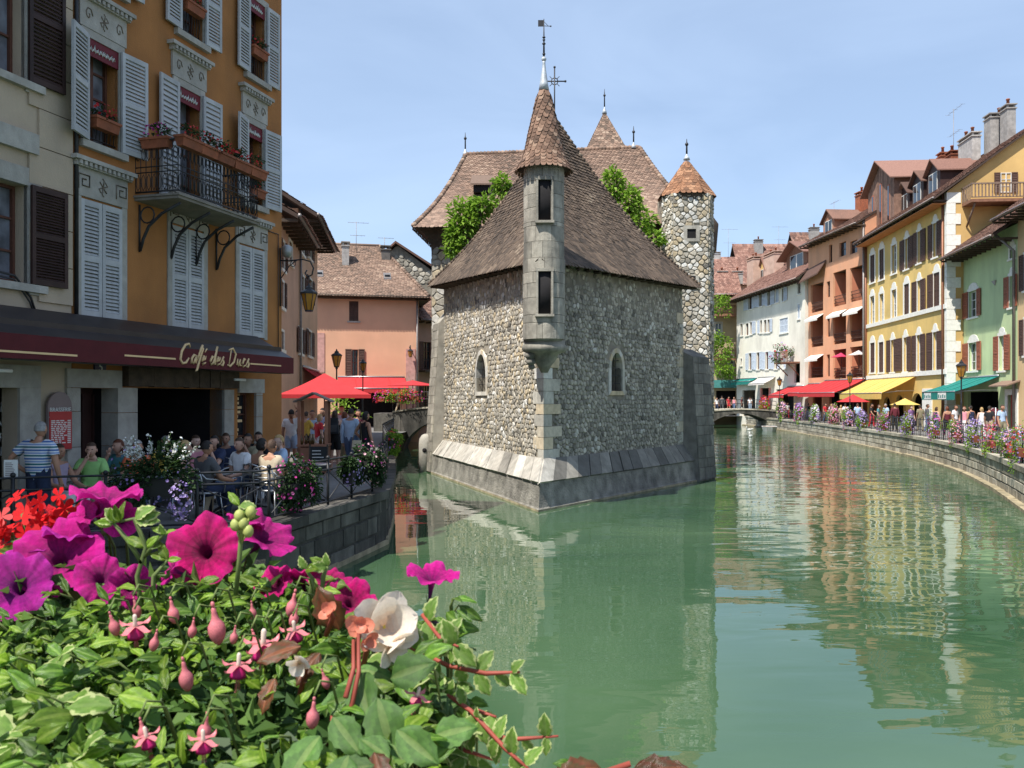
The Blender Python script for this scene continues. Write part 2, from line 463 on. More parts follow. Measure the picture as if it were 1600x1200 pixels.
def quay_wall(line, name, mat, cap_mat, courses, blk, ledge, vis):
    """courses of separate blocks along the line, a coping on top and a ledge at the waterline"""
    base = link(name, None) if False else None
    mb = MB()
    for a, b_ in zip(line[:-1], line[1:]):
        mb.quad((a[0],a[1],-.6),(b_[0],b_[1],-.6),(b_[0],b_[1],QZ-.01),(a[0],a[1],QZ-.01), 0, .2)
    root = mb.build(name, mat, kind='structure')
    rest = MB(); n = 0
    for ci, (z0, z1, out) in enumerate(courses):
        pts = resample([(x,y,0) for x,y in line], .12); i = RN.randint(0,4)
        last = 0
        while i < len(pts)-2:
            ln = blk*RN.uniform(.6,1.4) if ci else blk*1.2
            j = min(len(pts)-1, i+max(2,int(ln/.12)))
            a, b_ = pts[i], pts[j]
            d = (b_-a).normalized(); nr = V3((d.y,-d.x,0)) * vis
            a2, b2 = a+d*.012, b_-d*.012
            o = out*RN.uniform(.8,1.2)
            m1 = MB() if (n < 290 and 8 < a.y < 62) else None
            t = m1 if m1 else rest
            zz0, zz1 = z0+.012, z1-.012+RN.uniform(-.008,.008)
            e = .02
            vs = [a2-nr*.06+V3((0,0,zz0)), b2-nr*.06+V3((0,0,zz0)), b2-nr*.06+V3((0,0,zz1)), a2-nr*.06+V3((0,0,zz1)),
                  a2+d*e+nr*o+V3((0,0,zz0+e)), b2-d*e+nr*o*RN.uniform(.8,1.1)+V3((0,0,zz0+e)), b2-d*e+nr*o+V3((0,0,zz1-e)), a2+d*e+nr*o*RN.uniform(.8,1.1)+V3((0,0,zz1-e))]
            t.add(vs, [(4,5,6,7),(0,1,5,4),(1,2,6,5),(2,3,7,6),(3,0,4,7)], 0)
            if m1: m1.build('stone_block', mat, root); n += 1
            i = j
    if rest.v: rest.build('stone_block_course', mat, root, kind='stuff')
    cp = MB(); lg = MB()
    pts = resample([(x,y,0) for x,y in line], 1.4)
    for k, (a, b_) in enumerate(zip(pts[:-1], pts[1:])):
        d = (b_-a).normalized(); nr = V3((d.y,-d.x,0))*vis
        q = [a+d*.008+nr*.09, b_-d*.008+nr*.09, b_-d*.008-nr*.36, a+d*.008-nr*.36]
        h = RN.uniform(-.006,.008)
        cp.prism([p+V3((0,0,QZ-.14)) for p in q], (0,0,.17+h))
        if ledge:
            q = [a+nr*ledge, b_+nr*ledge, b_-nr*.05, a-nr*.05]
            lg.prism([p+V3((0,0,-.5)) for p in q], (0,0,.5+.11+RN.uniform(-.02,.02)))
    cp.build('coping', cap_mat, root)
    if ledge: lg.build('ledge', M_ALGAE, root)
    return root
quay_wall(RB, 'right_quay_wall', M_QW, M_QW, [(.05,.36,.035),(.36,.66,.04),(.66,1.0,.035)], .75, .28, -1)
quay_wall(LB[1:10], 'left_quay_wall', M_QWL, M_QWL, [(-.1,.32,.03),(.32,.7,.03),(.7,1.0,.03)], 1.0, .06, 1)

# ---------------------------------------------------------------- the stone palace on its island
P1 = V3((.94,26.5,0)); PL = V3((-2.95,38.9,0)); PR = V3((6.64,34.96,0))
pal = thing('island_palace', 'old stone palace with steep brown tiled roofs standing in the middle of the canal', 'palace', P1)
OFF = (-P1.x, -P1.y, 0)
def pp(mb, name, mats, parent=None, kind=None):
    o = mb.build(name, mats, parent or pal, OFF if parent is None else (0,0,0), kind=kind)
    return o
xL = (P1-PL).normalized(); yL = V3((-xL.y, xL.x, 0)); lenL = (P1-PL).length
xR = (PR-P1).normalized(); yR = V3((-xR.y, xR.x, 0)); lenR = (PR-P1).length
def frame(o, x, y): return Matrix(((x.x,y.x,0,o.x),(x.y,y.y,0,o.y),(0,0,1,o.z),(0,0,0,1)))
FL, FR = frame(PL, xL, yL), frame(P1, xR, yR)
facL = Fac(PL.x, PL.y, atan2(xL.y, xL.x), 0); facR = Fac(P1.x, P1.y, atan2(xR.y, xR.x), 0)
PZ = 1.35
def lancet(fac, px0, px1, py0, py1):
    u0, u1 = fac.u(px0), fac.u(px1); pc = (px0+px1)/2
    return [u0, u1, fac.z(pc, py1), fac.z(pc, py0)]
winL, winR = lancet(facL, 745.5,760.5,553,612), lancet(facR, 953.5,971,551,611)
def rect_wall(mb, u0, u1, z0, zt, ops, dep, m=0, M=None, mr=None):
    """wall skin at y=0 with rectangular openings and their reveals; zt is a number or a function of u"""
    zf = zt if callable(zt) else (lambda u: zt)
    us = sorted({u0, u1, *[o[0] for o in ops], *[o[1] for o in ops]})
    zs = sorted({z0, *[o[2] for o in ops], *[o[3] for o in ops]})
    for a, b_ in zip(us[:-1], us[1:]):
        for k in range(len(zs)):
            c0 = zs[k]; top = k == len(zs)-1
            c1 = None if top else zs[k+1]
            um, zm = (a+b_)/2, (c0 + (zf((a+b_)/2) if top else c1))/2
            if any(o[0]-1e-6 < um < o[1]+1e-6 and o[2]-1e-6 < zm < o[3]+1e-6 for o in ops): continue
            mb.add([(a,0,c0),(b_,0,c0),(b_,0,zf(b_) if top else c1),(a,0,zf(a) if top else c1)], [(0,1,2,3)], m, .5, False, M)
    mr = m if mr is None else mr
    for o in ops:
        a, b_, c0, c1 = o[:4]
        mb.add([(a,0,c0),(b_,0,c0),(b_,0,c1),(a,0,c1),(a,dep,c0),(b_,dep,c0),(b_,dep,c1),(a,dep,c1)],
               [(0,4,5,1),(1,5,6,2),(2,6,7,3),(3,7,4,0)], mr, .5, False, M)

eL = lambda u: 8.25 - .8*u/lenL          # wall tops follow the eaves
eR = lambda u: 7.45 + .3*u/lenR
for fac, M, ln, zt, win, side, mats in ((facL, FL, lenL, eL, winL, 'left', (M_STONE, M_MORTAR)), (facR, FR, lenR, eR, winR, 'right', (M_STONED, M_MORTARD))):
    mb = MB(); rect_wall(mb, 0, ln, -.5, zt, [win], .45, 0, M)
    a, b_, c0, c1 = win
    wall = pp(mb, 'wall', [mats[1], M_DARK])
    big = 7.0 if side == 'left' else 7.1
    corner = (lambda u: lenL-u) if side == 'left' else (lambda u: u)
    def ok(cx, cz):
        z = cz + PZ
        if a-.22 < cx < b_+.22 and c0-.28 < z < c1+.28: return False
        if corner(cx) < (.62 if z < 4.9 else .32): return False
        return z < zt(cx)-.18 and RN.random() > max(0, z-6.2)*(.5 if side == 'right' else .25)
    cs = cells(ln, 6.8, .19, .15, .42, ok)
    cs.sort(key=lambda c: corner(c[0])*1.0 + abs(c[1]-2.2)*.3)
    rest = MB()
    for i, (cx, cz, poly) in enumerate(cs):
        poly = [(x, z+PZ) for x, z in poly]
        t = min(1, max(0, RN.gauss(.52,.24)))
        one = MB() if i < 290 else rest
        stone_piece(one, poly, .015, RN.uniform(.02,.05)*(1 if cz < 4.6 else .6), M, t)
        if one is not rest and one.v: one.build('stone', mats[0], wall)
    rest.build('rubble_stones', mats[0], wall, kind='stuff')
    # lancet window: pointed surround blocks, dark recess, iron bars
    wf = MB(); cu = (a+b_)/2; hw = (b_-a)/2; zs = c1-hw*1.3
    arch = lambda k, q: [(cu-(hw+k)*cos(r_*pi/2/q)if 0 else cu-(hw+k)*cos(pi/2*r_/q), zs+(hw*1.3+k)*sin(pi/2*r_/q)) for r_ in range(q+1)]
    lp, lo = arch(0,4), arch(.16,4)
    inner = [(cu-hw,c0)] + lp + [(2*cu-x,z) for x,z in lp[::-1]] + [(cu+hw,c0)]
    outer = [(cu-hw-.16,c0-.14)] + lo + [(2*cu-x,z) for x,z in lo[::-1]] + [(cu+hw+.16,c0-.14)]
    for k in range(len(inner)):
        k2 = (k+1) % len(inner)
        p = [outer[k], outer[k2], inner[k2], inner[k]]
        wf.prism([(x,-.05,z) for x,z in p], (0,.3,0), 0, RN.uniform(.4,1), M)
    wo_ = pp(wf, 'window', [M_QUOIN])
    dk = MB(); dk.add([(a-.02,.4,c0-.02),(b_+.02,.4,c0-.02),(b_+.02,.4,c1+.02),(a-.02,.4,c1+.02)], [(0,1,2,3)], 0, .5, False, M); dk.build('dark_opening', M_DARK, wo_)
    br = MB()
    for k in range(1,3): br.tube([(a+(b_-a)*k/3,.08,c0),(a+(b_-a)*k/3,.08,c1)], .012, 5, M=M)
    for k in range(1,5): br.tube([(a,.07,c0+(c1-c0)*k/5),(b_,.07,c0+(c1-c0)*k/5)], .012, 5, M=M)
    br.build('bar', M_IRON, wo_)
# quoins at the prow, blocks turning the corner
z = PZ+.01; k = 0
pq = None
while z < 4.78:
    h = RN.uniform(.28,.38); z1 = min(z+h-.012, 4.8); la, ra = (RN.uniform(.62,.85), RN.uniform(.36,.5)) if k % 2 else (RN.uniform(.38,.52), RN.uniform(.62,.95))
    q = MB(); o = .05+RN.uniform(0,.02)
    c = P1 - yL*o*1.3 - yR*o*1.3
    pts = [c, P1+xR*ra-yR*o, P1+xR*ra+yR*.1, P1+(xR-xL)*.1, P1-xL*la+yL*.1, P1-xL*la-yL*o]
    q.prism([p+V3((0,0,z)) for p in pts], (0,0,z1-z), 0, min(1,max(0,RN.gauss(.62,.25))))
    q.build('quoin', M_QUOIN, pal, OFF)
    z += h; k += 1
# far-end quoins of the right wall
for k in range(12):
    q = MB(); la = .55 if k % 2 else .32; z0 = 1.5+k*.42
    q.box(lenR-la, lenR+.03, -.04, .2, z0, z0+.4, 0, RN.uniform(.2,.7), FR); q.build('quoin', M_QUOIN, pal, OFF)

# plinth: rough base with pale waterline, sloping slabs on top
nL, nR = -yL, -yR
def offp(d):           # prow corner pushed out by d on both faces
    a = xR.cross(xL).z
    A_, B_ = P1+nL*d, P1+nR*d
    t = (B_-A_).cross(xR).z / xL.cross(xR).z
    return A_ + xL*t
pb = MB()
def ring(d, z): return [PL-xL*1.2+nL*d+V3((0,0,z)), offp(d)+V3((0,0,z)), PR+xR*.6+nR*d+V3((0,0,z))]
prof = [(.62,-.5),(.60,.06),(.56,.10),(.50,.45),(.46,.84)]
pv = []; seg = 26
for d, z in prof:
    a, c, e = ring(d, z)
    pv += [a.lerp(c, i/seg) + (V3((RN.uniform(-.012,.012),RN.uniform(-.012,.012),RN.uniform(-.012,.012))) if z > .2 else V3()) for i in range(seg)] + [c] + [c.lerp(e, (i+1)/seg) for i in range(seg)]
n_ = 2*seg+1
pb.add(pv, [(r*n_+i, r*n_+i+1, (r+1)*n_+i+1, (r+1)*n_+i) for r in range(len(prof)-1) for i in range(n_-1)], 0, .5)
for r in (0,):
    for i in range(n_-1): pb.m[r*(n_-1)+i] = 1
plo = pp(pb, 'plinth', [M_PLINTH, M_ALGAE])
def slabs(A0, B0, A1, B1, n, dark):
    for i in range(n):
        t0, t1 = i/n + RN.uniform(-.08,.08)/n*(i > 0), (i+1)/n - .02/n*2
        a, b_, c, d = A0.lerp(B0,t0), A0.lerp(B0,t1), A1.lerp(B1,t1), A1.lerp(B1,t0)
        nn = (b_-a).cross(d-a).normalized(); h = RN.uniform(.015,.05)
        s = MB(); s.prism([a-nn*.08,b_-nn*.08,c-nn*.08,d-nn*.08], nn*(.08+h), 0, dark(i/n))
        s.build('slab', M_SLAB, plo)
i0, i1 = .80, 1.40
A, C, E = ring(.50, i0); A2, C2, E2 = ring(.03, i1)
slabs(A, C, A2, C2, 19, lambda t: min(1,max(0,RN.gauss(.82,.16))))
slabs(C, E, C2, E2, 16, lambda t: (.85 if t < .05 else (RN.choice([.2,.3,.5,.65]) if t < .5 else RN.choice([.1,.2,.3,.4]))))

# roof over the prow
APX = V3((1.72,35.0,14.05))
def ez(p, z): return V3((p.x,p.y,z))
E1 = ez(offp(.42), 7.2); EL = ez(PL-xL*.5+nL*.55, 8.2); ER = ez(PR+xR*.55+nR*.5, 7.62)
patchf = lambda a: .5+.5*sin(a.x*1.7+a.z*.9)*sin(a.y*1.3-a.z*2.1)
roof = MB()
for (a, b_) in ((EL,E1),(E1,ER),(ER,EL)):
    k = 10; rows = []
    nn = V3((0,0,1))
    for i in range(k): 
        t0, t1 = i/k, (i+1)/k; s0, s1 = -.6*sin(pi*t0)-.07, -.6*sin(pi*t1)-.07
        roof.add([a.lerp(APX,t0)+nn*s0, b_.lerp(APX,t0)+nn*s0, b_.lerp(APX,t1)+nn*s1, a.lerp(APX,t1)+nn*s1], [(0,1,2,3)])
roofo = pp(roof, 'roof', [M_UNDER])
pc = []
rt = MB()
tile_slope(rt, EL, E1, APX, APX, .20, .15, lift=.045, th=.024, sag=.6, patch=patchf, pieces=pc, keep=lambda a: len(pc) < 110 and (a-E1).length < 2.6)
n1 = len(pc)
tile_slope(rt, E1, ER, APX, APX, .20, .15, lift=.045, th=.024, sag=.6, patch=patchf, pieces=pc, keep=lambda a: len(pc) < 290 and (a-E1).length < 3.2)
for vs, fs, t in pc:
    q = MB(); q.add(vs, fs, 0, t); q.build('tile', M_TILE, roofo)
rt.build('tile_rows', M_TILE, roofo, kind='stuff')
sf = MB()
for (wa, wb, ea, eb) in ((ez(PL,8.2),ez(P1,7.42),EL,E1),(ez(P1,7.42),ez(PR,7.72),E1,ER)):
    sf.quad(wa-V3((0,0,.1)), wb-V3((0,0,.1)), eb-V3((0,0,.05)), ea-V3((0,0,.05)))
    L_ = int((wb-wa).length/.55)
    for i in range(L_):
        t = (i+.5)/L_; p, q = wa.lerp(wb,t), ea.lerp(eb,t)
        sf.tube([p-V3((0,0,.22)), q-V3((0,0,.12))], .05, 4, smooth=False)
sf.build('eaves', M_WOOD, roofo)
rd = MB()
for a, sg in ((EL,1),(ER,1)):
    for i in range(46):
        t0, t1 = i/46, (i+1.15)/46
        p, q = a.lerp(APX,t0)-V3((0,0,.6*sin(pi*t0))), a.lerp(APX,t1)-V3((0,0,.6*sin(pi*t1)))
        rd.tube([p+V3((0,0,.03)), q+V3((0,0,.0))], [.10,.07], 6)
rd.build('ridge_tiles', M_TILE, roofo, kind='stuff')
cr = MB(); c0 = V3((1.66,34.95,14.0)); zc = at(866,127,34.95).z; zt = at(866,105,34.95).z
cr.tube([c0-V3((0,0,.1)), (c0.x,c0.y,zt)], .028, 6)
cr.tube([(c0.x-.42,c0.y,zc),(c0.x+.42,c0.y,zc)], .026, 6)
cr.tube([(c0.x+.13*cos(2*pi*i/14),c0.y,zc+.13*sin(2*pi*i/14)) for i in range(14)], .02, 5, loop=True)
for i in range(4):
    q = pi/4+i*pi/2; cr.tube([(c0.x+.13*cos(q),c0.y,zc+.13*sin(q)),(c0.x+.27*cos(q),c0.y,zc+.27*sin(q))], .013, 4)
for p in ((c0.x-.42,c0.y,zc),(c0.x+.42,c0.y,zc),(c0.x,c0.y,zt)): cr.ball(p, .05)
for i in range(4): cr.ball((c0.x+.02, c0.y, 14.0-.0+i*.0), .07)
pp(cr, 'roof_cross', [M_IRON])

# corner turret on its corbel
TC = V3((.93,26.12,0)); TR = .615
tw = MB(); tw.lathe([(TR-.05,4.85),(TR-.05,9.95)], 28, c=(TC.x,TC.y,0))
turret = pp(tw, 'turret', [M_TURRET])
ops = [(at(849,345,25.55).z, at(849,281,25.55).z), (at(849,491,25.55).z, at(849,424,25.55).z)]
def arc(mb, r0, r1, a0, a1, z0, z1, t, seg=3):
    pts = [(TC.x+r*cos(a0+(a1-a0)*i/seg), TC.y+r*sin(a0+(a1-a0)*i/seg), z0) for r, rng in ((r1, range(seg+1)), (r0, range(seg,-1,-1))) for i in rng]
    mb.prism(pts, (0,0,z1-z0), 0, t)
zc_ = 4.9; row = 0
ha = .31                                   # half angle of the openings
while zc_ < 9.85:
    h = RN.uniform(.36,.5); z1 = min(zc_+h, 9.9)
    for oz0, oz1 in ops:                    # courses break at sills and heads
        if zc_ < oz0-.02 < z1: z1 = oz0
        if zc_ < oz1-.02 < z1: z1 = oz1
    inop = any(o0-.03 < (zc_+z1)/2 < o1+.03 for o0, o1 in ops)
    a = -pi/2+ha if inop else -pi/2+(.35 if row % 2 else -.1); end = a + 2*pi - (2*ha if inop else 0)
    while a < end-.05:
        b_ = min(end, a+RN.uniform(.6,.95))
        if end-b_ < .25: b_ = end
        r1 = (TR if zc_ < 7.2 else TR-.025)+RN.uniform(-.006,.006)
        q = MB(); arc(q, TR-.14, r1, a+.008, b_-.008, zc_+.006, z1-.006, RN.random(), 4)
        if -pi*1.15 < ((a+b_)/2) % (2*pi) - 2*pi < .3 or True: q.build('stone_block', M_TURRET, turret)
        a = b_
    zc_ = z1; row += 1
for oz0, oz1 in ops:
    q = MB(); q.lathe([(TR-.045, oz0),(TR-.045, oz1)], 28, c=(TC.x,TC.y,0)); q.build('dark_opening', M_DARK, turret)
    q = MB()
    for s_ in (-1,1):
        q.box(-.03,.03,-.07,.05,oz0,oz1,0,.6, Matrix.Translation((TC.x+s_*.215, TC.y-TR+.055, 0)))
    q.box(-.27,.27,-.10,.05,oz0-.07,oz0,0,.8, Matrix.Translation((TC.x,TC.y-TR+.02,0)))
    q.box(-.26,.26,-.05,.05,oz1,oz1+.10,0,.5, Matrix.Translation((TC.x,TC.y-TR+.03,0)))
    q.build('opening_frame', M_TURRET, turret)
cb = MB(); cb.lathe([(.10,3.95),(.2,4.15),(.33,4.3),(.42,4.5),(.60,4.55),(.66,4.62),(.66,4.72),(.60,4.78),(.62,4.92)], 24, 0, .35, c=(TC.x+.02,TC.y+.12,0))
cbo = cb.build('corbel', M_TURRET, turret)
cbs = MB()                                   # carved console left of the corner
for i, (r, z) in enumerate(((.13,4.62),(.17,4.45),(.15,4.27),(.10,4.12))):
    cbs.ball((TC.x-.42+.02*i, TC.y-.08+.03*i, z), (r,r,r*.8))
cbs.build('carved_head', M_TURRET, turret)
CONE = [(.78,9.86),(.66,10.08),(.565,10.32),(.45,10.87),(.325,11.43),(.20,11.95),(.13,12.15)]
cn = MB(); cn.lathe([(r-.03,z) for r,z in CONE], 24, c=(TC.x,TC.y,0))
cone = pp(cn, 'turret_roof', [M_UNDER])
def prof_at(prof, s):
    for (r0,z0),(r1,z1) in zip(prof[:-1], prof[1:]):
        l = sqrt((r1-r0)**2+(z1-z0)**2)
        if s <= l: return r0+(r1-r0)*s/l, z0+(z1-z0)*s/l, V3((r1-r0,0,z1-z0)).normalized()
        s -= l
    return r1, z1, V3((r1-r0,0,z1-z0)).normalized()
tot = sum(sqrt((b[0]-a[0])**2+(b[1]-a[1])**2) for a, b in zip(CONE[:-1], CONE[1:]))
rowsn = int(tot/.112); cnt = 0; rest = MB()
for k in range(rowsn):
    r, z, d = prof_at(CONE, k*tot/rowsn)
    n_t = max(6, int(2*pi*r/.155))
    for i in range(n_t):
        q = 2*pi*(i+.5*(k % 2))/n_t
        rad, tan = V3((cos(q),sin(q),0)), V3((-sin(q),cos(q),0))
        up = rad*d.x + V3((0,0,d.z)); nn = (rad*d.z - V3((0,0,d.x))).normalized()
        wd = 2*pi*r/n_t*.97
        a = V3((TC.x,TC.y,z)) + rad*r - tan*wd/2 + up*.13
        vs, fs = tile_verts(a, tan, -up, nn, wd, .235, .035, .018, RN)
        vis = sin(q) < .25 and cnt < 295
        t = MB() if vis else rest
        t.add(vs, fs, 0, min(1,max(0,RN.gauss(.5,.3))))
        if vis: t.build('tile', M_TILEW, cone); cnt += 1
rest.build('tile_rows', M_TILEW, cone, kind='stuff')
fn = MB(); cz = V3((TC.x,TC.y,0)); zz = lambda py: at(850,py,26.1).z
fn.lathe([(.155,zz(141)),(.12,zz(130)),(.06,zz(108)),(.04,zz(98)),(.05,zz(96))], 12, c=(TC.x,TC.y,0))
fn.ball((TC.x,TC.y,zz(92)), .075)
fno = pp(fn, 'lead_finial', [M_LEAD])
fr = MB(); fr.tube([(TC.x,TC.y,zz(90)),(TC.x,TC.y,zz(29))], [.035,.012], 6)
for py, r in ((84,.05),(68,.055),(62,.045),(58,.05)): fr.ball((TC.x,TC.y,zz(py)), (r,r,r*.6))
fr.build('spire_rod', M_IRON, fno)
fv = MB(); fv.box(TC.x-.17,TC.x,TC.y-.006,TC.y+.006,zz(41),zz(31)); fv.tube([(TC.x,TC.y,zz(40)),(TC.x+.2,TC.y,zz(40.5))], .01, 4); fv.ball((TC.x+.2,TC.y,zz(40.5)), .025); fv.tube([(TC.x,TC.y,zz(33)),(TC.x+.12,TC.y,zz(40))], .007, 4)
fv.build('weather_vane', M_IRON, fno)

# hall behind, its big hipped roof
HF = [V3((-3.85,43,0)), V3((8.3,42,0)), V3((9.4,55,0)), V3((-2.75,56,0))]
zh = 11.3
hw_ = MB()
for i in range(4):
    a, b_ = HF[i], HF[(i+1) % 4]
    hw_.quad(a+V3((0,0,-.5)), b_+V3((0,0,-.5)), b_+V3((0,0,zh)), a+V3((0,0,zh)))
hall = pp(hw_, 'rear_wall', [M_MORTAR])
xh = (HF[1]-HF[0]).normalized(); yh = V3((-xh.y,xh.x,0)); MH = frame(HF[0], xh, yh)
rest = MB(); n = 0
for cx, cz, poly in cells(1.7, 11.0, .44, .27, .3, None):
    q = MB() if n < 290 else rest
    stone_piece(q, poly, .02, RN.uniform(.02,.05), MH, RN.choice([.3,.5,.7,.74,.75,.9]), .85); n += 1
    if q is not rest and q.v: q.build('stone', M_STONE, hall)
sidex = (HF[0]-HF[3]).normalized(); MS = frame(HF[3], sidex, V3((-sidex.y,sidex.x,0)))
for cx, cz, poly in cells(13, 10.8, .6, .4, .3, None): stone_piece(rest, poly, .02, .03, MS, RN.random(), .85)
rest.build('rubble_stones', M_STONE, hall, kind='stuff')
ov = .75
EA, EB = HF[0]-xh*ov-yh*ov+V3((0,0,zh+.05)), HF[1]+xh*ov-yh*ov+V3((0,0,zh+.05))
ECd, EDd = HF[2]+xh*ov+yh*ov+V3((0,0,zh+.05)), HF[3]-xh*ov+yh*ov+V3((0,0,zh+.05))
RA, RB_ = at(728,242,49.8), at(999,231,49.0)
ru = MB()
for f in ((EA,EB,RB_,RA),(EB,ECd,RB_,RB_),(ECd,EDd,RA,RB_),(EDd,EA,RA,RA)):
    nn = V3((0,0,1)); k = 8
    for i in range(k):
        t0, t1 = i/k, (i+1)/k; s0, s1 = -.4*sin(pi*t0)-.04, -.4*sin(pi*t1)-.04
        ru.add([f[0].lerp(f[3],t0)+nn*s0, f[1].lerp(f[2],t0)+nn*s0, f[1].lerp(f[2],t1)+nn*s1, f[0].lerp(f[3],t1)+nn*s1], [(0,1,2,3)])
rho = pp(ru, 'rear_roof', [M_UNDER])
rt = MB()
tile_slope(rt, EA, EB, RB_, RA, .2, .16, sag=.4, patch=patchf)
tile_slope(rt, EDd, EA, RA, RA, .2, .16, sag=.4, patch=patchf)
tile_slope(rt, EB, ECd, RB_, RB_, .22, .2, sag=.4, patch=patchf)
rt.build('tile_rows', M_TILEP, rho, kind='stuff')
cv = MB()                                   # curved timber cove under the eaves
for a, b_, ea, eb in ((HF[0],HF[1],EA,EB),(HF[3],HF[0],EDd,EA),(HF[1],HF[2],EB,ECd)):
    k = 5; pr = []
    for i in range(k+1):
        q = i/k*pi/2; w_, h_ = 1-cos(q), sin(q)
        pr.append((w_, zh-1.15+1.15*h_))
    for (w0,z0),(w1,z1) in zip(pr[:-1], pr[1:]):
        cv.quad(ez(a.lerp(ea,w0),z0), ez(b_.lerp(eb,w0),z0), ez(b_.lerp(eb,w1),z1), ez(a.lerp(ea,w1),z1))
cv.build('eaves_cove', M_WOOD, rho)
rd = MB()
for a, b_, k in ((EA,RA,34),(EB,RB_,34),(RA,RB_,48)):
    sg = -.4 if k == 34 else 0
    for i in range(k):
        p, q = a.lerp(b_,i/k)+V3((0,0,sg*sin(pi*i/k))), a.lerp(b_,(i+1.1)/k)+V3((0,0,sg*sin(pi*(i+1)/k)))
        rd.tube([p+V3((0,0,.05)), q+V3((0,0,.02))], [.13,.10], 6)
rd.build('ridge_tiles', M_TILEP, rho, kind='stuff')
def spike(px, py0, py1, Y, name='finial'):
    b0 = at(px,py1,Y); t0 = at(px,py0,Y); h = t0.z-b0.z; s = MB()
    s.lathe([(.16,0),(.12,.12*h),(.05,.22*h),(.035,.3*h)], 8, 0, c=(b0.x,Y,b0.z))
    s2 = MB(); s2.tube([(b0.x,Y,b0.z+.28*h),(b0.x,Y,b0.z+.72*h),(b0.x,Y,b0.z+h)], [.045,.04,.012], 6); s2.ball((b0.x,Y,b0.z+.74*h), .085)
    o = pp(s, name, [M_LEAD]); s2.build('spire_rod', M_IRON, o)
spike(727,207,243,49.8); spike(990,197,232,49.0); spike(944.5,139,178,57)
# pyramid roof of the far stair tower
T0 = at(944.5,176,57); q = 1.15
PYR = [V3((T0.x-q,57-q,11)),V3((T0.x+q,57-q,11)),V3((T0.x+q,57+q,11)),V3((T0.x-q,57+q,11))]
ptw = MB()
for i in range(4): ptw.quad(PYR[i], PYR[(i+1)%4], ez(PYR[(i+1)%4],16), ez(PYR[i],16))
pt_ = pp(ptw, 'stair_tower', [M_MORTAR])
rt = MB(); eq = [V3((T0.x+sx*2.55,57+sy*2.55,15.9)) for sx,sy in ((-1,-1),(1,-1),(1,1),(-1,1))]
for i in range(4):
    rt.add([eq[i],eq[(i+1)%4],T0], [(0,1,2)], 0, .2); tile_slope(rt, eq[i]+V3((0,0,.05)), eq[(i+1)%4]+V3((0,0,.05)), T0+V3((0,0,.05)), T0+V3((0,0,.05)), .2, .16)
rt.build('tile_rows', M_TILEP, pt_, kind='stuff')
# small roof dormers on the rear roof
for px, py in ((752,296),(985,301)):
    d = MB(); c = at(px,py,45.6)
    d.box(c.x-.4,c.x+.4,c.y-.1,c.y+1.2,c.z-.15,c.z+.2,1); d.prism([(c.x-.55,c.y-.25,c.z+.18),(c.x+.55,c.y-.25,c.z+.18),(c.x+.55,c.y+1.6,c.z+1.05),(c.x-.55,c.y+1.6,c.z+1.05)], (0,0,.08))
    d.build('roof_vent', [M_TILEP, M_DARK], rho)

# stone stair tower on the right with its orange pyramid roof
TX, TY = at(1075.5,600,41).x, 40.4
PO = [(-1.17,.75),(-.80,0),(.80,0),(1.17,.75),(1.17,2.1),(-1.17,2.1)]
tz = at(1075,306,41).z
tb = MB(); tb.prism([(TX+x,TY+y,-.5) for x,y in PO], (0,0,tz+.5))
tower = pp(tb, 'side_tower', [M_MORTAR])
rest = MB(); n = 0
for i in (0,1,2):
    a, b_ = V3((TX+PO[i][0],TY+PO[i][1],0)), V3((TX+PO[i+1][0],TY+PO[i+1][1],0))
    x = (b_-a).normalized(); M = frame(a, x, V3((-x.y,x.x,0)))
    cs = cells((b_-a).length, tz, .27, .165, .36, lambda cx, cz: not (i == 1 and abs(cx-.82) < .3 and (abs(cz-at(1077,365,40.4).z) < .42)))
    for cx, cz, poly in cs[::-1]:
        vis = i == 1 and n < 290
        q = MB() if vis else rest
        stone_piece(q, poly, .02, RN.uniform(.03,.07), M, min(1,max(0,RN.gauss(.72 if i < 2 else .45,.25))), .78)  # right facet toned darker, its shade put into the stone colour
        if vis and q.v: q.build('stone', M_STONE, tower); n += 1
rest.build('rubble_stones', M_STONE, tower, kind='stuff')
wz = at(1077,365,40.4).z
q = MB(); 
for bx in ((-.36,-.2,-.36,.36),(.2,.36,-.36,.36),(-.2,.2,.2,.36),(-.2,.2,-.36,-.22)): q.box(TX+.02+bx[0],TX+.02+bx[1],TY-.07,TY+.2,wz+bx[2],wz+bx[3],0,.1)
wo_ = pp(q, 'window', [M_QUOIN]); q = MB(); q.box(TX-.18,TX+.22,TY-.02,TY+.1,wz-.22,wz+.2); q.build('dark_opening', M_DARK, wo_)
wz2 = at(1077,440,40.4).z
q = MB(); q.box(TX-.3,TX+.34,TY-.09,TY+.1,wz2-.32,wz2-.2,0,.1); q.box(TX-.3,TX-.16,TY-.09,TY+.1,wz2-.2,wz2+.25,0,.2); q.box(TX+.2,TX+.34,TY-.09,TY+.1,wz2-.2,wz2+.25,0,.2)
wo_ = pp(q, 'window', [M_QUOIN]); q = MB(); q.box(TX-.16,TX+.2,TY-.075,TY+.1,wz2-.2,wz2+.25); q.build('dark_opening', M_DARK, wo_)
tap = V3((TX,TY+1.05,at(1073,247,41.4).z)); er = 1.36; ezz = tz+.02
eq = [V3((TX+er*cos(q)*(.95),TY+1.05+er*sin(q)*.92,ezz)) for q in [(-pi/2-pi/8)+i*pi/4 for i in range(8)]]
ru = MB()
for i in range(8): ru.add([eq[i],eq[(i+1)%8],tap-V3((0,0,.12))], [(0,1,2)])
ru.add(eq, [tuple(range(7,-1,-1))], 1)
tro = pp(ru, 'tower_roof', [M_UNDER, M_WOOD]); rest = MB(); pc = []
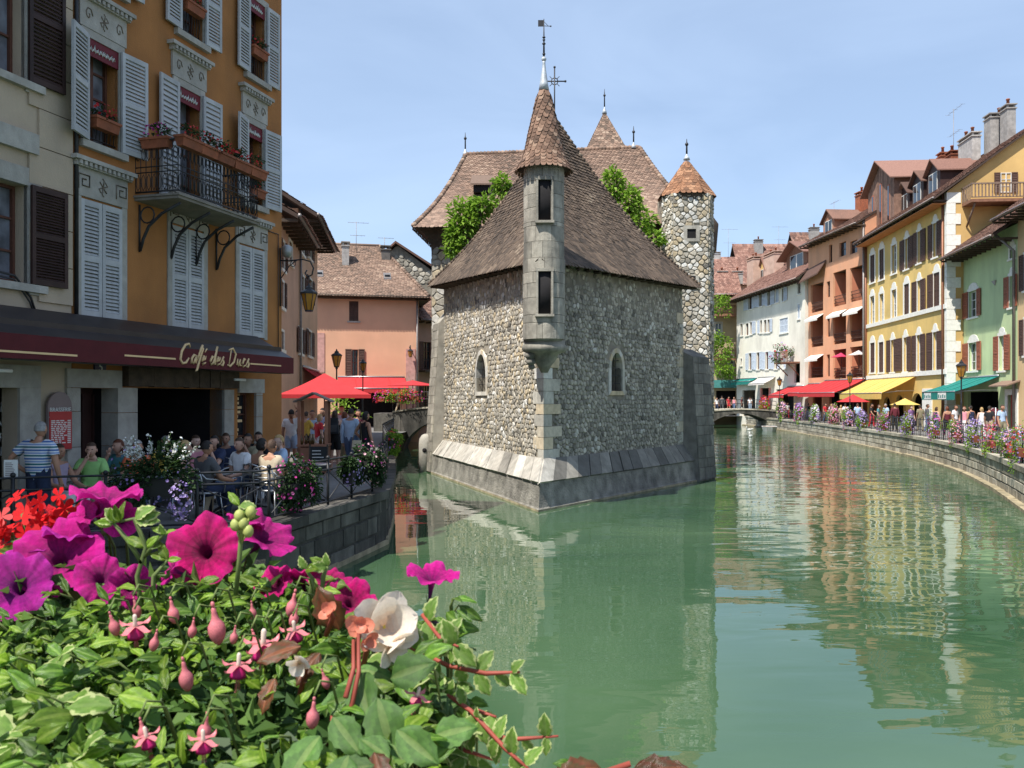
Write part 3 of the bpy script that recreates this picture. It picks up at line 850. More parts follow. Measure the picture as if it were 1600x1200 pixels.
for i in range(8): tile_slope(rest, eq[i]+V3((0,0,.06)), eq[(i+1)%8]+V3((0,0,.06)), tap, tap, .2, .155, pieces=pc, keep=lambda a: i in (0,1,7) and len(pc) < 290)
for vs, fs, t in pc: q = MB(); q.add(vs, fs, 0, t); q.build('tile', M_TILEO, tro)
rest.build('tile_rows', M_TILEO, tro, kind='stuff')
ck = MB()
for i in range(8):
    a, b_ = eq[i], eq[(i+1)%8]; c = V3((TX,TY+1.05,0)); 
    ck.quad(ez(c.lerp(ez(a,0),.74),tz-.85), ez(c.lerp(ez(b_,0),.74),tz-.85), b_-V3((0,0,.03)), a-V3((0,0,.03)))
ck.build('eaves_cove', M_WOOD, tro)
spike(1073,217,250,41.45)
# turret-like dark brow beside the tower (overhanging cove of the wing behind)
bw = MB(); c = V3((9.6,44,0)); bw.lathe([(.1,8.9),(.9,10.4),(1.0,11.6),(.3,12.6)], 14, c=(9.0,43.4,0)); pp(bw, 'rear_bartizan', [M_WOOD])
# buttresses at the ends of the two prow walls
bt = MB(); o = PL - xL*.15
def batter(mb, o, x, nrm, wdt, p0, p1, z1, zt, t=.4):
    a = [o, o+x*wdt]
    lo = [a[0]+nrm*p0+V3((0,0,-.5)), a[1]+nrm*p0+V3((0,0,-.5)), a[1]-nrm*.3+V3((0,0,-.5)), a[0]-nrm*.3+V3((0,0,-.5))]
    mi = [a[0]+nrm*p1+V3((0,0,z1)), a[1]+nrm*p1+V3((0,0,z1)), a[1]-nrm*.3+V3((0,0,zt)), a[0]-nrm*.3+V3((0,0,zt))]
    mb.add(lo+mi, [(0,1,5,4),(1,2,6,5),(3,0,4,7),(4,5,6,7),(2,3,7,6)], 0, t)
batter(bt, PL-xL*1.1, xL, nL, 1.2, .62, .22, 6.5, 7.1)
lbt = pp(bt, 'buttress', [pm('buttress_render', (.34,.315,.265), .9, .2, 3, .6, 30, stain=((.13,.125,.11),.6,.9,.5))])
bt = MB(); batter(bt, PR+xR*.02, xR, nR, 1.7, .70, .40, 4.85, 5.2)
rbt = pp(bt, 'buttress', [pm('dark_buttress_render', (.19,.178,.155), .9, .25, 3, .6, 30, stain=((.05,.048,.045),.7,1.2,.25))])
def courses(par, o, x, nrm, wdt, p0, p1, z1, mat, nb):
    z = .05; k = 0
    while z < z1-.15:
        h = min(RN.uniform(.34,.52), z1-z); a = 0.0; pa, pb_ = p0+(p1-p0)*z/z1+.02, p0+(p1-p0)*(z+h)/z1+.02
        while a < wdt-.05:
            b_ = min(wdt, a+RN.uniform(.45,.95)); b_ = wdt if wdt-b_ < .25 else b_; e = RN.uniform(0,.025)
            q = MB(); A, B = o+x*(a+.008), o+x*(b_-.008); lo, hi = V3((0,0,z+.008)), V3((0,0,z+h-.008))
            q.add([A+nrm*(pa+e)+lo, B+nrm*(pa+e*.6)+lo, B+nrm*(pb_+e)+hi, A+nrm*(pb_+e*.7)+hi, A+nrm*(pa-.1)+lo, B+nrm*(pa-.1)+lo, B+nrm*(pb_-.1)+hi, A+nrm*(pb_-.1)+hi], [(0,1,2,3),(0,4,5,1),(3,2,6,7),(0,3,7,4),(1,5,6,2)], 0, min(1,max(0,RN.gauss(.45,.25))))
            q.build('stone_block', mat, par); a = b_
        z += h; k += 1
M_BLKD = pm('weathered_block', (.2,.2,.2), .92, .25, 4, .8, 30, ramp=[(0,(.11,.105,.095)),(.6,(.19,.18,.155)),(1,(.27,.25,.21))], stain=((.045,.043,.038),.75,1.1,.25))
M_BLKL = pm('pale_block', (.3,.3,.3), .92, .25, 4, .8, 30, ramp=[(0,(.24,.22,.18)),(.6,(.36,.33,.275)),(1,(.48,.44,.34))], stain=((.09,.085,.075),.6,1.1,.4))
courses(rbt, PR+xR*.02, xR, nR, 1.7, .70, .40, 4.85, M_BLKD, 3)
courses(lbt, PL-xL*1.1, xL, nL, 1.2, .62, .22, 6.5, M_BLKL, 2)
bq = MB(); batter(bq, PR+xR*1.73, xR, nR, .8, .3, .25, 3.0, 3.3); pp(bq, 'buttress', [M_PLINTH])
sp = MB(); c = at(665,692,39.5); sp.lathe([(.30,-.4),(.30,1.25),(.27,1.45),(.17,1.6),(.05,1.66)], 12, c=(c.x,c.y,0)); sp.ball((c.x-.02,c.y-.29,.95), (.1,.06,.1), m=1)
pp(sp, 'spout', [M_QUOIN, M_DARK])
# ---------------------------------------------------------------- building kit
M_ROOFB = pm('old_brown_tiles', (.2,.1,.075), .9, .2, 10, .5, 40, ramp=[(0,(.085,.05,.04)),(.5,(.17,.09,.065)),(1,(.27,.16,.12))], stain=((.07,.05,.04),.4,.8,1))
M_ROOFR = pm('red_tiles', (.2,.1,.075), .9, .2, 10, .5, 40, ramp=[(0,(.14,.075,.058)),(.5,(.215,.112,.085)),(1,(.30,.175,.135))])
M_SHBR = pm('brown_shutter_paint', (.085,.045,.033), .7, .2, 6, tone=.3)
M_SHRED = pm('russet_shutter_paint', (.30,.10,.055), .7, .15, 6, tone=.25)
M_SHBL = pm('pale_blue_shutter_paint', (.52,.57,.64), .7, .1, 6, tone=.1)
M_SHGR = pm('grey_white_shutter_paint', (.40,.41,.42), .65, .1, 5, tone=.1, stain=((.3,.29,.27),.4,3,.5))
M_SHDK = pm('dark_brown_shutter_paint', (.035,.017,.014), .6, .25, 5, tone=.3)
M_FRBR = pm('window_joinery_brown', (.11,.045,.03), .6, .2, 8)
M_FRWH = pm('window_joinery_white', (.62,.61,.57), .6, .1, 8)
M_SURR = pm('limestone_surround', (.36,.34,.305), .85, .14, 6, .4, 35, tone=.1, stain=((.22,.20,.17),.5,2.2,.5))
M_SURW = pm('whitewashed_surround', (.74,.72,.66), .85, .1, 6, .3, 35)
M_PIPE = pm('zinc_pipe', (.23,.21,.20), .5, .15, 8, metal=.5)
M_TERRA = pm('terracotta', (.26,.082,.04), .8, .25, 8, oi=.2, stain=((.12,.06,.04),.5,4,.6))
M_CONC = pm('chimney_render', (.36,.34,.32), .9, .2, 4, .4, 25, oi=.2, stain=((.14,.13,.12),.5,1.5,.6))

def shutter_mb(w, h, nsl, mid=True, x0=0.0, th=.045, solid=False):
    """louvred leaf: stiles, rails and tilted slats; x from x0, z from 0, outer face towards -y"""
    s = MB(); st = min(.07, w*.16)
    s.box(x0, x0+st, -th, 0, 0, h); s.box(x0+w-st, x0+w, -th, 0, 0, h)
    rails = [(0, st*1.3), (h-st*1.3, h)] + ([(h*.5-st*.6, h*.5+st*.6)] if mid else [])
    for a, b_ in rails: s.box(x0+st, x0+w-st, -th, 0, a, b_)
    if solid: s.box(x0+st, x0+w-st, -th*.7, -th*.3, 0, h)
    else:
        zs = sorted(rails); step = h/nsl
        for (a0,a1),(b0,b1) in zip(zs[:-1], zs[1:]):
            n = max(2, int((b0-a1)/step)); d = (b0-a1)/n
            for i in range(n):
                z = a1+i*d
                s.add([(x0+st,-th*.95,z+.1*d),(x0+w-st,-th*.95,z+.1*d),(x0+w-st,-th*.15,z+1.02*d),(x0+st,-th*.15,z+1.02*d),
                       (x0+st,-th*.75,z-.02*d),(x0+w-st,-th*.75,z-.02*d),(x0+w-st,-th*.0,z+.86*d),(x0+st,-th*.0,z+.86*d)],
                      [(0,1,2,3),(7,6,5,4),(0,4,5,1),(3,2,6,7)], 0, RN.uniform(.35,.65))
    return s

def window(root, u0, u1, z0, z1, dep=.22, fmat=None, smat=None, sw=.12, shm=None, sl=0, sr=0, closed=False, nx=2, nz=3, sill=True, nsl=14, arch=0, y=0.0, ang=(0,0), name='window', fb=.05, gmat=None):
    """one window as a part: joinery, pane, stone surround, sill and shutters as its sub-parts; local facade coordinates"""
    w, h = u1-u0, z1-z0; f = MB()
    f.box(0, fb, dep-.05, dep+.03, 0, h); f.box(w-fb, w, dep-.05, dep+.03, 0, h); f.box(fb, w-fb, dep-.05, dep+.03, 0, fb*1.3); f.box(fb, w-fb, dep-.05, dep+.03, h-fb, h)
    for i in range(1, nx): f.box(w*i/nx-fb*.7, w*i/nx+fb*.7, dep-.06, dep+.02, fb, h-fb)
    for k in range(1, nz): f.box(fb, w-fb, dep-.03, dep+.015, h*k/nz-fb*.35, h*k/nz+fb*.35)
    o = f.build(name, fmat or M_FRBR, root, (u0, y, z0))
    p = MB(); p.quad((0,dep+.01,0),(w,dep+.01,0),(w,dep+.01,h),(0,dep+.01,h)); p.build('pane', gmat or M_GLASS, o)
    if smat:
        s = MB(); pr = -.035
        s.box(-sw, 0, pr, .06, -sw*.6, h+sw); s.box(w, w+sw, pr, .06, -sw*.6, h+sw); s.box(0, w, pr, .06, h, h+sw)
        if arch: s.prism([(w/2+ (w*.5)*cos(q), pr+.004, h+sw*.98+arch*sin(q)) for q in [pi*i/8 for i in range(9)]], (0,.06,0))
        s.build('surround', smat, o)
    if sill:
        s = MB(); s.box(-sw*1.2, w+sw*1.2, -.10, .05, -.13-sw*.0, -.01); s.build('sill', smat or M_SURR, o)
    if closed:
        lw = w/2-.005
        for x in (0, w/2+.005): shutter_mb(lw, h-.02, nsl).build('shutter', shm, o, (x, dep*.3, .01))
    if sl: shutter_mb(sl, h+.02, nsl, x0=-sl).build('shutter', shm, o, (-.02, -.05, 0), (0,0,ang[0]))
    if sr: shutter_mb(sr, h+.02, nsl).build('shutter', shm, o, (w+.02, -.05, 0), (0,0,ang[1]))
    return o

def shell(root, w, H, D, ops, mat, name='wall', z0=-1.6, u0=0.0, gable=0.0, dep=.22, side=None):
    """front wall with openings, side and back walls (gable = rise of the gable ends)"""
    s = MB(); rect_wall(s, u0, w, z0, H, ops, dep)
    for x in (u0, w):
        pts = [(x,0,z0),(x,0,H)] + ([(x,D/2,H+gable)] if gable else []) + [(x,D,H),(x,D,z0)]
        s.poly(pts, 1 if side else 0, .5)
    s.quad((u0,D,z0),(w,D,z0),(w,D,H),(u0,D,H))
    return s.build(name, [mat, side or mat], root)

def gable_roof(root, w, H, D, rise, ov, mat, u0=0.0, eave=.7, th=.16, wood=M_WOOD, pieces=True, tw=.26, rh=.3, og=.4):
    """two slopes with overhanging eaves; ridge along the facade"""
    r = MB(); k = rise/(D/2); za = H - eave*k*.6
    A, B, C, Dd = V3((u0-og,-eave,za)), V3((w+og,-eave,za)), V3((w+og,D/2,H+rise+.06)), V3((u0-og,D/2,H+rise+.06))
    E, F = V3((u0-og,D+eave,za)), V3((w+og,D+eave,za))
    dn = V3((0,0,-th))
    r.prism([A,B,C,Dd], dn, 1); r.prism([Dd,C,F,E], dn, 1)
    o = r.build('roof', [mat, M_UNDER], root)
    t = MB()
    if pieces:
        tile_slope(t, A+V3((0,0,.02)), B+V3((0,0,.02)), C, Dd, tw, rh, lift=.05, th=.03)
        t.build('tile_rows', mat, o, kind='stuff')
    else:
        t.quad(A+V3((0,0,.03)), B+V3((0,0,.03)), C+V3((0,0,.03)), Dd+V3((0,0,.03))); t.build('tile_rows', mat, o)
    g = MB()                                           # gutter and rafter ends
    g.tube([A+V3((0,-.06,-.04)), B+V3((0,-.06,-.04))], .085, 6, 0)
    g.build('gutter', M_PIPE, o)
    rf = MB(); n = max(2, int((w-u0)/.8)); rf.box(-.05, .05, -eave+.03, .02, za-th-.10, za-th+.02); rfm = rf.mesh('rafter', wood)
    for i in range(n+1): link('rafter', rfm, o, (u0+(w-u0)*i/n, 0, 0))
    return o

def chimney(root, x, y, z0, z1, w, d, pots=1, mat=None, cap=True, name='chimney'):
    c = MB(); c.box(x-w/2, x+w/2, y-d/2, y+d/2, z0, z1)
    if cap:
        c.box(x-w/2-.07, x+w/2+.07, y-d/2-.07, y+d/2+.07, z1+.002, z1+.09)
        for sx in (-1,1):
            for sy in (-1,1): c.box(x+sx*(w/2-.08)-.06, x+sx*(w/2-.08)+.06, y+sy*(d/2-.08)-.06, y+sy*(d/2-.08)+.06, z1+.09, z1+.3)
        c.box(x-w/2-.09, x+w/2+.09, y-d/2-.09, y+d/2+.09, z1+.3, z1+.38)
    o = c.build(name, mat or M_CONC, root)
    if pots:
        p = MB()
        for i in range(pots):
            px_ = x + (i-(pots-1)/2)*w*.45
            p.lathe([(.13,z1+.38),(.11,z1+.8),(.15,z1+.82),(.15,z1+.9),(.02,z1+.95)], 8, c=(px_,y,0))
        p.build('chimney_pot', M_TERRA, o)
    return o

def antenna(root, x, y, z0, h, wdt, n=5):
    a = MB(); a.tube([(x,y,z0),(x,y,z0+h)], .022, 5)
    for k, (zz, ln) in enumerate(((.97,wdt),(.62,wdt*.7))):
        a.tube([(x-ln*.4,y,z0+h*zz),(x+ln*.6,y,z0+h*zz)], .014, 4)
        for i in range(n): xx = x-ln*.4+ln*i/(n-1); a.tube([(xx,y-.22,z0+h*zz),(xx,y+.22,z0+h*zz)], .008, 4)
    return a.build('antenna', M_PIPE, root)

def dormer(root, u, w, y0, y1, z0, zw, zr, wall, roofm, fm=M_FRWH, ov=.3, slits=False):
    """gabled dormer facing the canal: cheeks, front wall, window and its own roof"""
    d = MB(); d.prism([(u-w/2,y0,z0),(u+w/2,y0,z0),(u+w/2,y0,zw),(u,y0,zr-.1),(u-w/2,y0,zw)], (0,y1-y0,0))
    o = d.build('dormer', wall, root)
    r = MB()
    for sg in (-1,1):
        e = V3((u+sg*(w/2+ov), y0-ov, zw-ov*(zr-zw)/(w/2))); t = V3((u, y0-ov, zr))
        r.prism([e, t, t+V3((0,y1-y0+ov,0)), e+V3((0,y1-y0+ov,0))], (0,0,.1))
    r.build('dormer_roof', roofm, o)
    if slits:                                   # boarded gable: planks and three narrow openings
        for i in range(16):
            x0 = u-w/2+w*i/16; zt = zw+(zr-.12-zw)*(1-abs((x0+w/32-u)/(w/2)))
            q = MB(); q.box(x0+.015, x0+w/16-.015, y0-.035-.01*(i%2), y0-.002, z0, zt-.1); q.build('plank', wall, o)
        for k in (-.3,0,.3):
            q = MB(); zz = zw-.5+(.3-abs(k))*2; q.box(u+k*w-.28,u+k*w+.28,y0-.07,y0-.03,z0+.9,zz); q.box(u+k*w-.2,u+k*w+.2,y0-.08,y0-.06,z0+1.0,zz-.1,1); q.build('dormer_window', [M_SHRED, M_GLASS], o)
        return o
    g = MB(); ww = w*.62; g.box(u-ww/2,u+ww/2,y0-.04,y0,z0+.25,zw-.05)
    for sx in (-.25,.25): g.box(u+sx*ww-.42*ww/2, u+sx*ww+.42*ww/2, y0-.05, y0-.03, z0+.33, zw-.12, 1)
    g.build('dormer_window', [fm, M_GLASS], o)
    return o

def wins_px(fac, root, items, ops, **kw):
    """items: (left px, right px, top row, bottom row, left shutter px, right shutter px, style) measured at the window's middle"""
    out = []
    for it in items:
        x0, x1, t, b_ = it[:4]; sl, sr = (it[4], it[5]) if len(it) > 5 else (0, 0); st = it[6] if len(it) > 6 else ''
        u0, u1 = sorted((fac.u(x0), fac.u(x1))); pc = (x0+x1)/2
        z0, z1 = fac.z(pc, b_), fac.z(pc, t)
        ops.append((u0,u1,z0,z1))
        k = dict(kw); k.update(it[7] if len(it) > 7 else {})
        if st == 'c': k['closed'] = True
        m = abs(u1-u0)/abs(x1-x0)
        out.append((u0,u1,z0,z1,sl*m,sr*m,k))
    def make():
        return [window(root, a,b_,c,d, sl=s1, sr=s2, **k) for a,b_,c,d,s1,s2,k in out]
    return make

# ---------------------------------------------------------------- cafe building on the left
A_CAFE = math.atan2(.961,.2747)
FA = Fac(-7.0, 16.5, A_CAFE)
u_l, u_r = FA.u(113), FA.u(440)
ORI = Fac(*FA.pt(u_l)[:2], A_CAFE)          # u = 0 at the left edge of the orange front
FA = ORI; W_C = FA.u(440); H_C = 12.05
M_ORANGE = pm('ochre_orange_render', (.345,.148,.047), .9, .2, .9, .35, 40, stain=((.22,.105,.04),.65,.9,.28))
M_CREAM = pm('cream_render', (.43,.345,.255), .9, .12, .9, .3, 40, stain=((.26,.22,.18),.5,.8,.35))
M_BURG = pm('burgundy_canvas', (.085,.009,.013), .75, .12, 4, .2, 60)
M_GILT = pm('cream_gold_lettering', (.72,.50,.26), .6, .08)
M_CARV = pm('carved_lintel_line', (.16,.13,.10), .9, .15)
cafe = thing('orange_cafe_building', 'tall ochre orange townhouse with grey shutters and an iron balcony over the cafe', 'building', FA.pt(0), FA.a)
ops = []; mk = []
Zs = lambda px, py: FA.z(px, py)
# closed white shutters (first floor)
closed = []
for x0, x1, t, b_ in ((125,189,312,497),(267.5,317,360,514),(372.5,411.5,389,528)):
    pc = (x0+x1)/2; closed.append((FA.u(x0), FA.u(x1), Zs(pc,b_), Zs(pc,t)))
zb = sum(c[2] for c in closed)/3; zt_ = sum(c[3] for c in closed)/3
closed = [(a,b_,zb,zt_) for a,b_,_,_ in closed]; ops += closed
# second floor windows, third floor windows (levels shared along the front)
def lev(vals): return sum(Zs(*v) for v in vals)/len(vals)
z2b, z2t = lev(((160,218),(396,328))), lev(((160,70),(294,140),(396,198)))
z3b, z3t = lev(((298,55),(400,126))), lev(((400,2),))
Z_BAL = FA.off(.95).z(279,301)
U = lambda a, b_: (FA.u(a), FA.u(b_))
w2 = [U(134,184), U(276,312), U(384,409)]; w3 = [U(147,187), U(280,316), U(387,413)]
ops += [(a,b_,(z2b if i != 1 else Z_BAL),z2t) for i,(a,b_) in enumerate(w2)] + [(a,b_,z3b,z3t) for a,b_ in w3]
# ground floor openings
zl = lev(((145,608),(270,607)))
G1, G2, G3 = U(122,181), U(211,347), U(371,397)
gops = [(G1[0],G1[1],-.02,zl),(G2[0],G2[1],-.02,zl+.02),(G3[0],G3[1],.7,zl-.05)]
ops += gops
shell(cafe, W_C, H_C, 11.0, ops, M_ORANGE, dep=.30)
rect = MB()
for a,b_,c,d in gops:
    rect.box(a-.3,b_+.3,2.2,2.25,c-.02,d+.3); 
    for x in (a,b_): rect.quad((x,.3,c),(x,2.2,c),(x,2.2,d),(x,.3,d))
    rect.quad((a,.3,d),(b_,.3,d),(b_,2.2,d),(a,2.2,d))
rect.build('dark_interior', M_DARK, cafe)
def greek_panel(par, a, b_, z, h, mat_line, key=True):
    """carved ornament on a lintel panel, thin raised strokes"""
    s = MB(); cx = (a+b_)/2; q = h*.30; y = -.048
    for x in (a+q*1.4, b_-q*1.4):
        if key: pts = [(x-q,y,z+.2*h),(x-q,y,z+.8*h),(x+q,y,z+.8*h),(x+q,y,z+.35*h),(x-.35*q,y,z+.35*h),(x-.35*q,y,z+.62*h),(x+.4*q,y,z+.62*h)]
        else: pts = [(x+q*.8*cos(t*.9)*(1-t*.11), y, z+h*.5+h*.36*sin(t*.9)*(1-t*.11)) for t in range(9)]
        s.tube(pts, .013, 4); s.build('carved_scroll', mat_line, par); s = MB()
    for k in range(6):
        q2 = 2*pi*k/6; s.tube([(cx,y,z+h*.5),(cx+h*.26*cos(q2+.3),y,z+h*.5+h*.3*sin(q2+.3)),(cx+h*.16*cos(q2+.7),y,z+h*.5+h*.38*sin(q2+.7))], .012, 4)
    s.build('carved_rosette', mat_line, par)
def cornice(par, a, b_, z, mat):
    c = MB(); c.box(a-.12,b_+.12,-.16,.0,z+.09,z+.16); c.box(a-.05,b_+.05,-.10,.0,z,z+.088)
    n = int((b_-a+.1)/.11)
    for i in range(n): x = a-.05+(b_-a+.1)*(i+.5)/n; c.box(x-.03,x+.03,-.145,-.1,z+.02,z+.085)
    c.build('cornice', mat, par)
SLAT = MB(); SLAT.add([(0,-.045,.0),(1,-.045,.0),(1,-.006,.05),(0,-.006,.05),(0,-.036,-.008),(1,-.036,-.008),(1,.002,.04),(0,.002,.04)], [(0,1,2,3),(7,6,5,4),(0,4,5,1),(3,2,6,7),(0,3,7,4),(1,5,6,2)])
ME_SLAT = SLAT.mesh('slat', M_SHGR)
for a,b_,c,d in closed:
    s = MB(); sw = .13
    s.box(a-sw,a,-.03,.06,c-.03,d+.03); s.box(b_,b_+sw,-.03,.06,c-.03,d+.03); s.box(a-sw,b_+sw,-.04,.06,d+.03,d+.52)
    so = s.build('window_surround', M_SURR, cafe)
    greek_panel(so, a-sw, b_+sw, d+.06, .42, M_CARV); cornice(so, a-sw, b_+sw, d+.52, M_SURR)
    h = d-c-.02; w_ = (b_-a)/2-.008; st = .075
    for k in (0,1):
        x0 = a + k*((b_-a)/2+.008)*1.0
        f = MB(); f.box(0,st,-.05,0,0,h); f.box(w_-st,w_,-.05,0,0,h)
        for r0, r1 in ((0,st*1.4),(h*.5-st*.7,h*.5+st*.7),(h-st*1.4,h)): f.box(st,w_-st,-.05,0,r0,r1)
        o = f.build('shutter', M_SHGR, cafe, (x0,.02,c+.01))
        bk = MB(); bk.quad((st*.5,.02,0),(w_-st*.5,.02,0),(w_-st*.5,.02,h),(st*.5,.02,h)); bk.build('shutter_shadow_gap', M_DARK, o)
        for r0, r1 in ((st*1.4,h*.5-st*.7),(h*.5+st*.7,h-st*1.4)):
            n = 13
            for i in range(n):
                q = link('slat', ME_SLAT, o, (st, -.004, r0+(i+.12)*(r1-r0)/n), (RN.uniform(-.08,.08),0,0)); q.scale = (w_-2*st,1,(r1-r0)/n/.062)
M_GLREFL = pm('glass_painted_reflection', (.17,.18,.215), .08, .6, 2.2, spec=.7, stain=((.03,.035,.045),.9,1.1,.3))  # reflection of sky and houses opposite put into the pane colour
M_PELM = pm('burgundy_pelmet', (.13,.012,.02), .6, .1)
for i, (a,b_) in enumerate(w2+w3):
    fl3 = i > 2; c, d = (z3b, z3t) if fl3 else ((Z_BAL if i == 1 else z2b), z2t)
    sw = .62 if not fl3 else .5
    win = window(cafe, a, b_, c, d, dep=.28, fmat=M_FRBR, smat=M_SURR, sw=.14, shm=M_SHGR, gmat=M_GLREFL, sl=sw, sr=sw, nx=2, nz=4, nsl=26, sill=(i != 1), ang=(RN.uniform(.15,.45) if i in (0,2) else .06, -RN.uniform(.03,.12)))
    p = MB(); p.box(.0,b_-a,-.015,.015,d-c-.30,d-c); po = p.build('pelmet', M_PELM, win)
    s = MB(); n = 7
    for k in range(n):                                 # white script on the pelmet
        x = .08+(b_-a-.2)*k/n; e = (b_-a-.2)/n; zz = d-c-.17
        s.tube([(x,-.022,zz-.03),(x+e*.3,-.022,zz+RN.uniform(.03,.1)),(x+e*.55,-.022,zz-.05),(x+e*.95,-.022,zz+RN.uniform(-.02,.05)),(x+e*1.2,-.022,zz-.03)], .011, 4)
    # script strokes belong to the pelmet: merged as its own small print part
    s.build('pelmet_script', M_WHITE, win)
    if not fl3:
        q = MB(); q.box(-.18,b_-a+.18,-.045,.05,d-c+.145,d-c+.62); so = q.build('lintel_panel', M_SURR, win)
        greek_panel(win, -.15, b_-a+.15, d-c+.18, .40, M_CARV, key=False); cornice(win, -.18, b_-a+.18, d-c+.62, M_SURR)
    if i != 1:                                          # little iron guard in front of the window
        g = MB()
        for z in (.1,.62): g.tube([(0,.06,z),(b_-a,.06,z)], .014, 4)
        for k in range(9): x = (b_-a)*(k+.5)/9; g.tube([(x,.06,.1),(x+.03,.06,.36),(x,.06,.62)], .01, 4)
        g.build('guard_rail', M_IRON, win)
# balcony
pj = .95; bu0, bu1 = FA.off(pj).u(279), FA.off(pj).u(405); bz = FA.off(pj).z(279,301)
bal = MB(); bal.box(bu0,bu1,-pj,0,bz-.09,bz-.04); bal.box(bu0-.03,bu1+.03,-pj-.03,0,bz-.038,bz)
balo = bal.build('balcony', pm('balcony_slab', (.20,.18,.155), .9, .2, 3, .4), cafe)
br = MB(); rl = bz+1.0
def rail_run(p, q):
    p, q = V3(p), V3(q); L = (q-p).length; n = int(L/.115)
    for z, r in ((bz+.06,.018),(bz+.42,.012),(bz+.52,.012),(rl,.024)): br.tube([(p.x,p.y,z),(q.x,q.y,z)], r, 5)
    for i in range(n+1):
        t = p.lerp(q, i/n); d = (q-p).normalized()
        br.tube([(t.x,t.y,bz+.06),(t.x,t.y,rl)], .0095, 4)
        if i < n:
            c = t+d*L/n*.5
            for zc, s_ in ((bz+.24,1),(bz+.76,.8)):
                br.tube([(c.x+d.x*.042*cos(k*1.05+.4), c.y+d.y*.042*cos(k*1.05+.4), zc+.15*s_*sin(k*1.05+.4)) for k in range(6)], .008, 4, loop=True)
rail_run((bu0+.03,0,0),(bu0+.03,-pj+.03,0)); rail_run((bu0+.03,-pj+.03,0),(bu1-.03,-pj+.03,0)); rail_run((bu1-.03,-pj+.03,0),(bu1-.03,0,0))
br.build('balcony_railing', M_IRON, balo)
for k, u in enumerate((bu0+.12, bu0+(bu1-bu0)*.38, bu0+(bu1-bu0)*.68, bu1-.15)):
    s = MB(); s.tube([(u,-.03,bz-1.0),(u,-.10,bz-.78),(u,-.22,bz-.55),(u,-.50,bz-.33),(u,-.9,bz-.16)], .03, 6)
    s.tube([(u,-.02,bz-.14),(u,-.02,bz-1.02)], .02, 5)
    s.tube([(u,-.19+.15*cos(2*pi*i/12),bz-.34+.15*sin(2*pi*i/12)) for i in range(12)], .016, 5, loop=True)
    s.build('bracket', M_IRON, balo)
# ground floor stonework
for (a,b_,c,d), jw in zip(gops, ((.30,.0),(.52,.36),(.0,.26))):
    s = MB(); z = c
    for side, wdt in ((-1,jw[0]),(1,jw[1])):
        if not wdt: continue
        z = -.02
        while z < d-.02:
            h = min(d-z, RN.uniform(.45,.75)); x0, x1 = (a-wdt,a) if side < 0 else (b_,b_+wdt)
            q = MB(); q.box(x0,x1,-.05-RN.uniform(0,.012),.3,z+.005,z+h-.005); q.build('jamb_stone', M_SURR, cafe); z += h
    if d != gops[1][3]:
        q = MB(); q.box(a-jw[0],b_+jw[1]+.1,-.055,.3,d+.004,d+.32); q.build('lintel', M_SURR, cafe)
q = MB(); nb = 10                                             # old timber beam over the wide opening
bx0, bx1 = FA.u(191), FA.u(366); zb_ = zl+.04
for i in range(nb):
    x0, x1 = bx0+(bx1-bx0)*i/nb, bx0+(bx1-bx0)*(i+1)/nb
    y0, y1, s0, s1 = [RN.uniform(-.012,.012) for _ in range(4)]
    q.add([(x0,-.13+y0,zb_+s0),(x1,-.13+y1,zb_+s1),(x1,-.13+y1,zb_+.36+s1),(x0,-.13+y0,zb_+.36+s0),(x0,.2,zb_),(x1,.2,zb_),(x1,.2,zb_+.36),(x0,.2,zb_+.36)], [(0,1,2,3),(0,4,5,1),(3,2,6,7),(0,3,7,4),(1,5,6,2)])
q.build('timber_beam', M_WOOD, cafe)
dr = MB()                                                     # dark door in the first opening, glazed bay, side window
dr.box(G1[0],G1[1],.5,.55,0,zl); 
for k in range(5): dr.box(G1[0]+.1+k*.26,G1[0]+.14+k*.26,.46,.5,.1,zl-.1)
dr.build('door', pm('door_dark_red', (.045,.018,.015), .6, .2), cafe)
window(cafe, G3[0],G3[1],.7,zl-.05, dep=.25, fmat=M_FRBR, nx=1, nz=3, sill=True)
sg = MB()
for k in range(14): sg.box(G3[0]+.08+RN.uniform(0,.2),G3[0]+.3+RN.uniform(0,.2),.20,.215,.9+k*.1,.96+k*.1)
sg.build('window_stickers', M_GILT, cafe)
# corner downpipe and cables on the front
cb_ = MB(); cb_.tube([(.04,-.05,zb-.1),(.04,-.05,H_C)], .035, 6); cb_.tube([(FA.u(433),-.03,zt_+.5),(FA.u(433),-.03,zb-.2)], .012, 4); cb_.tube([(FA.u(413),-.03,zt_+.5),(FA.u(433),-.03,zt_+.5)], .012, 4)
cb_.build('cable', M_IRON, cafe)
npl = MB(); nu = FA.u(155); nz_ = FA.z(155,574); npl.box(nu-.14,nu+.14,-.03,.0,nz_-.14,nz_+.14)
npo = npl.build('number_plate', pm('blue_enamel', (.02,.03,.08), .3), cafe)
roofc = MB(); roofc.box(-.3,W_C+.06,-.05,11.5,H_C,H_C+.2); roofc.prism([(-.3,-.05,H_C+.2),(-.3,11.5,H_C+.2),(-.3,5.2,H_C+.5)], (W_C+.35,0,0)); roofc.build('roof', M_ROOFB, cafe)

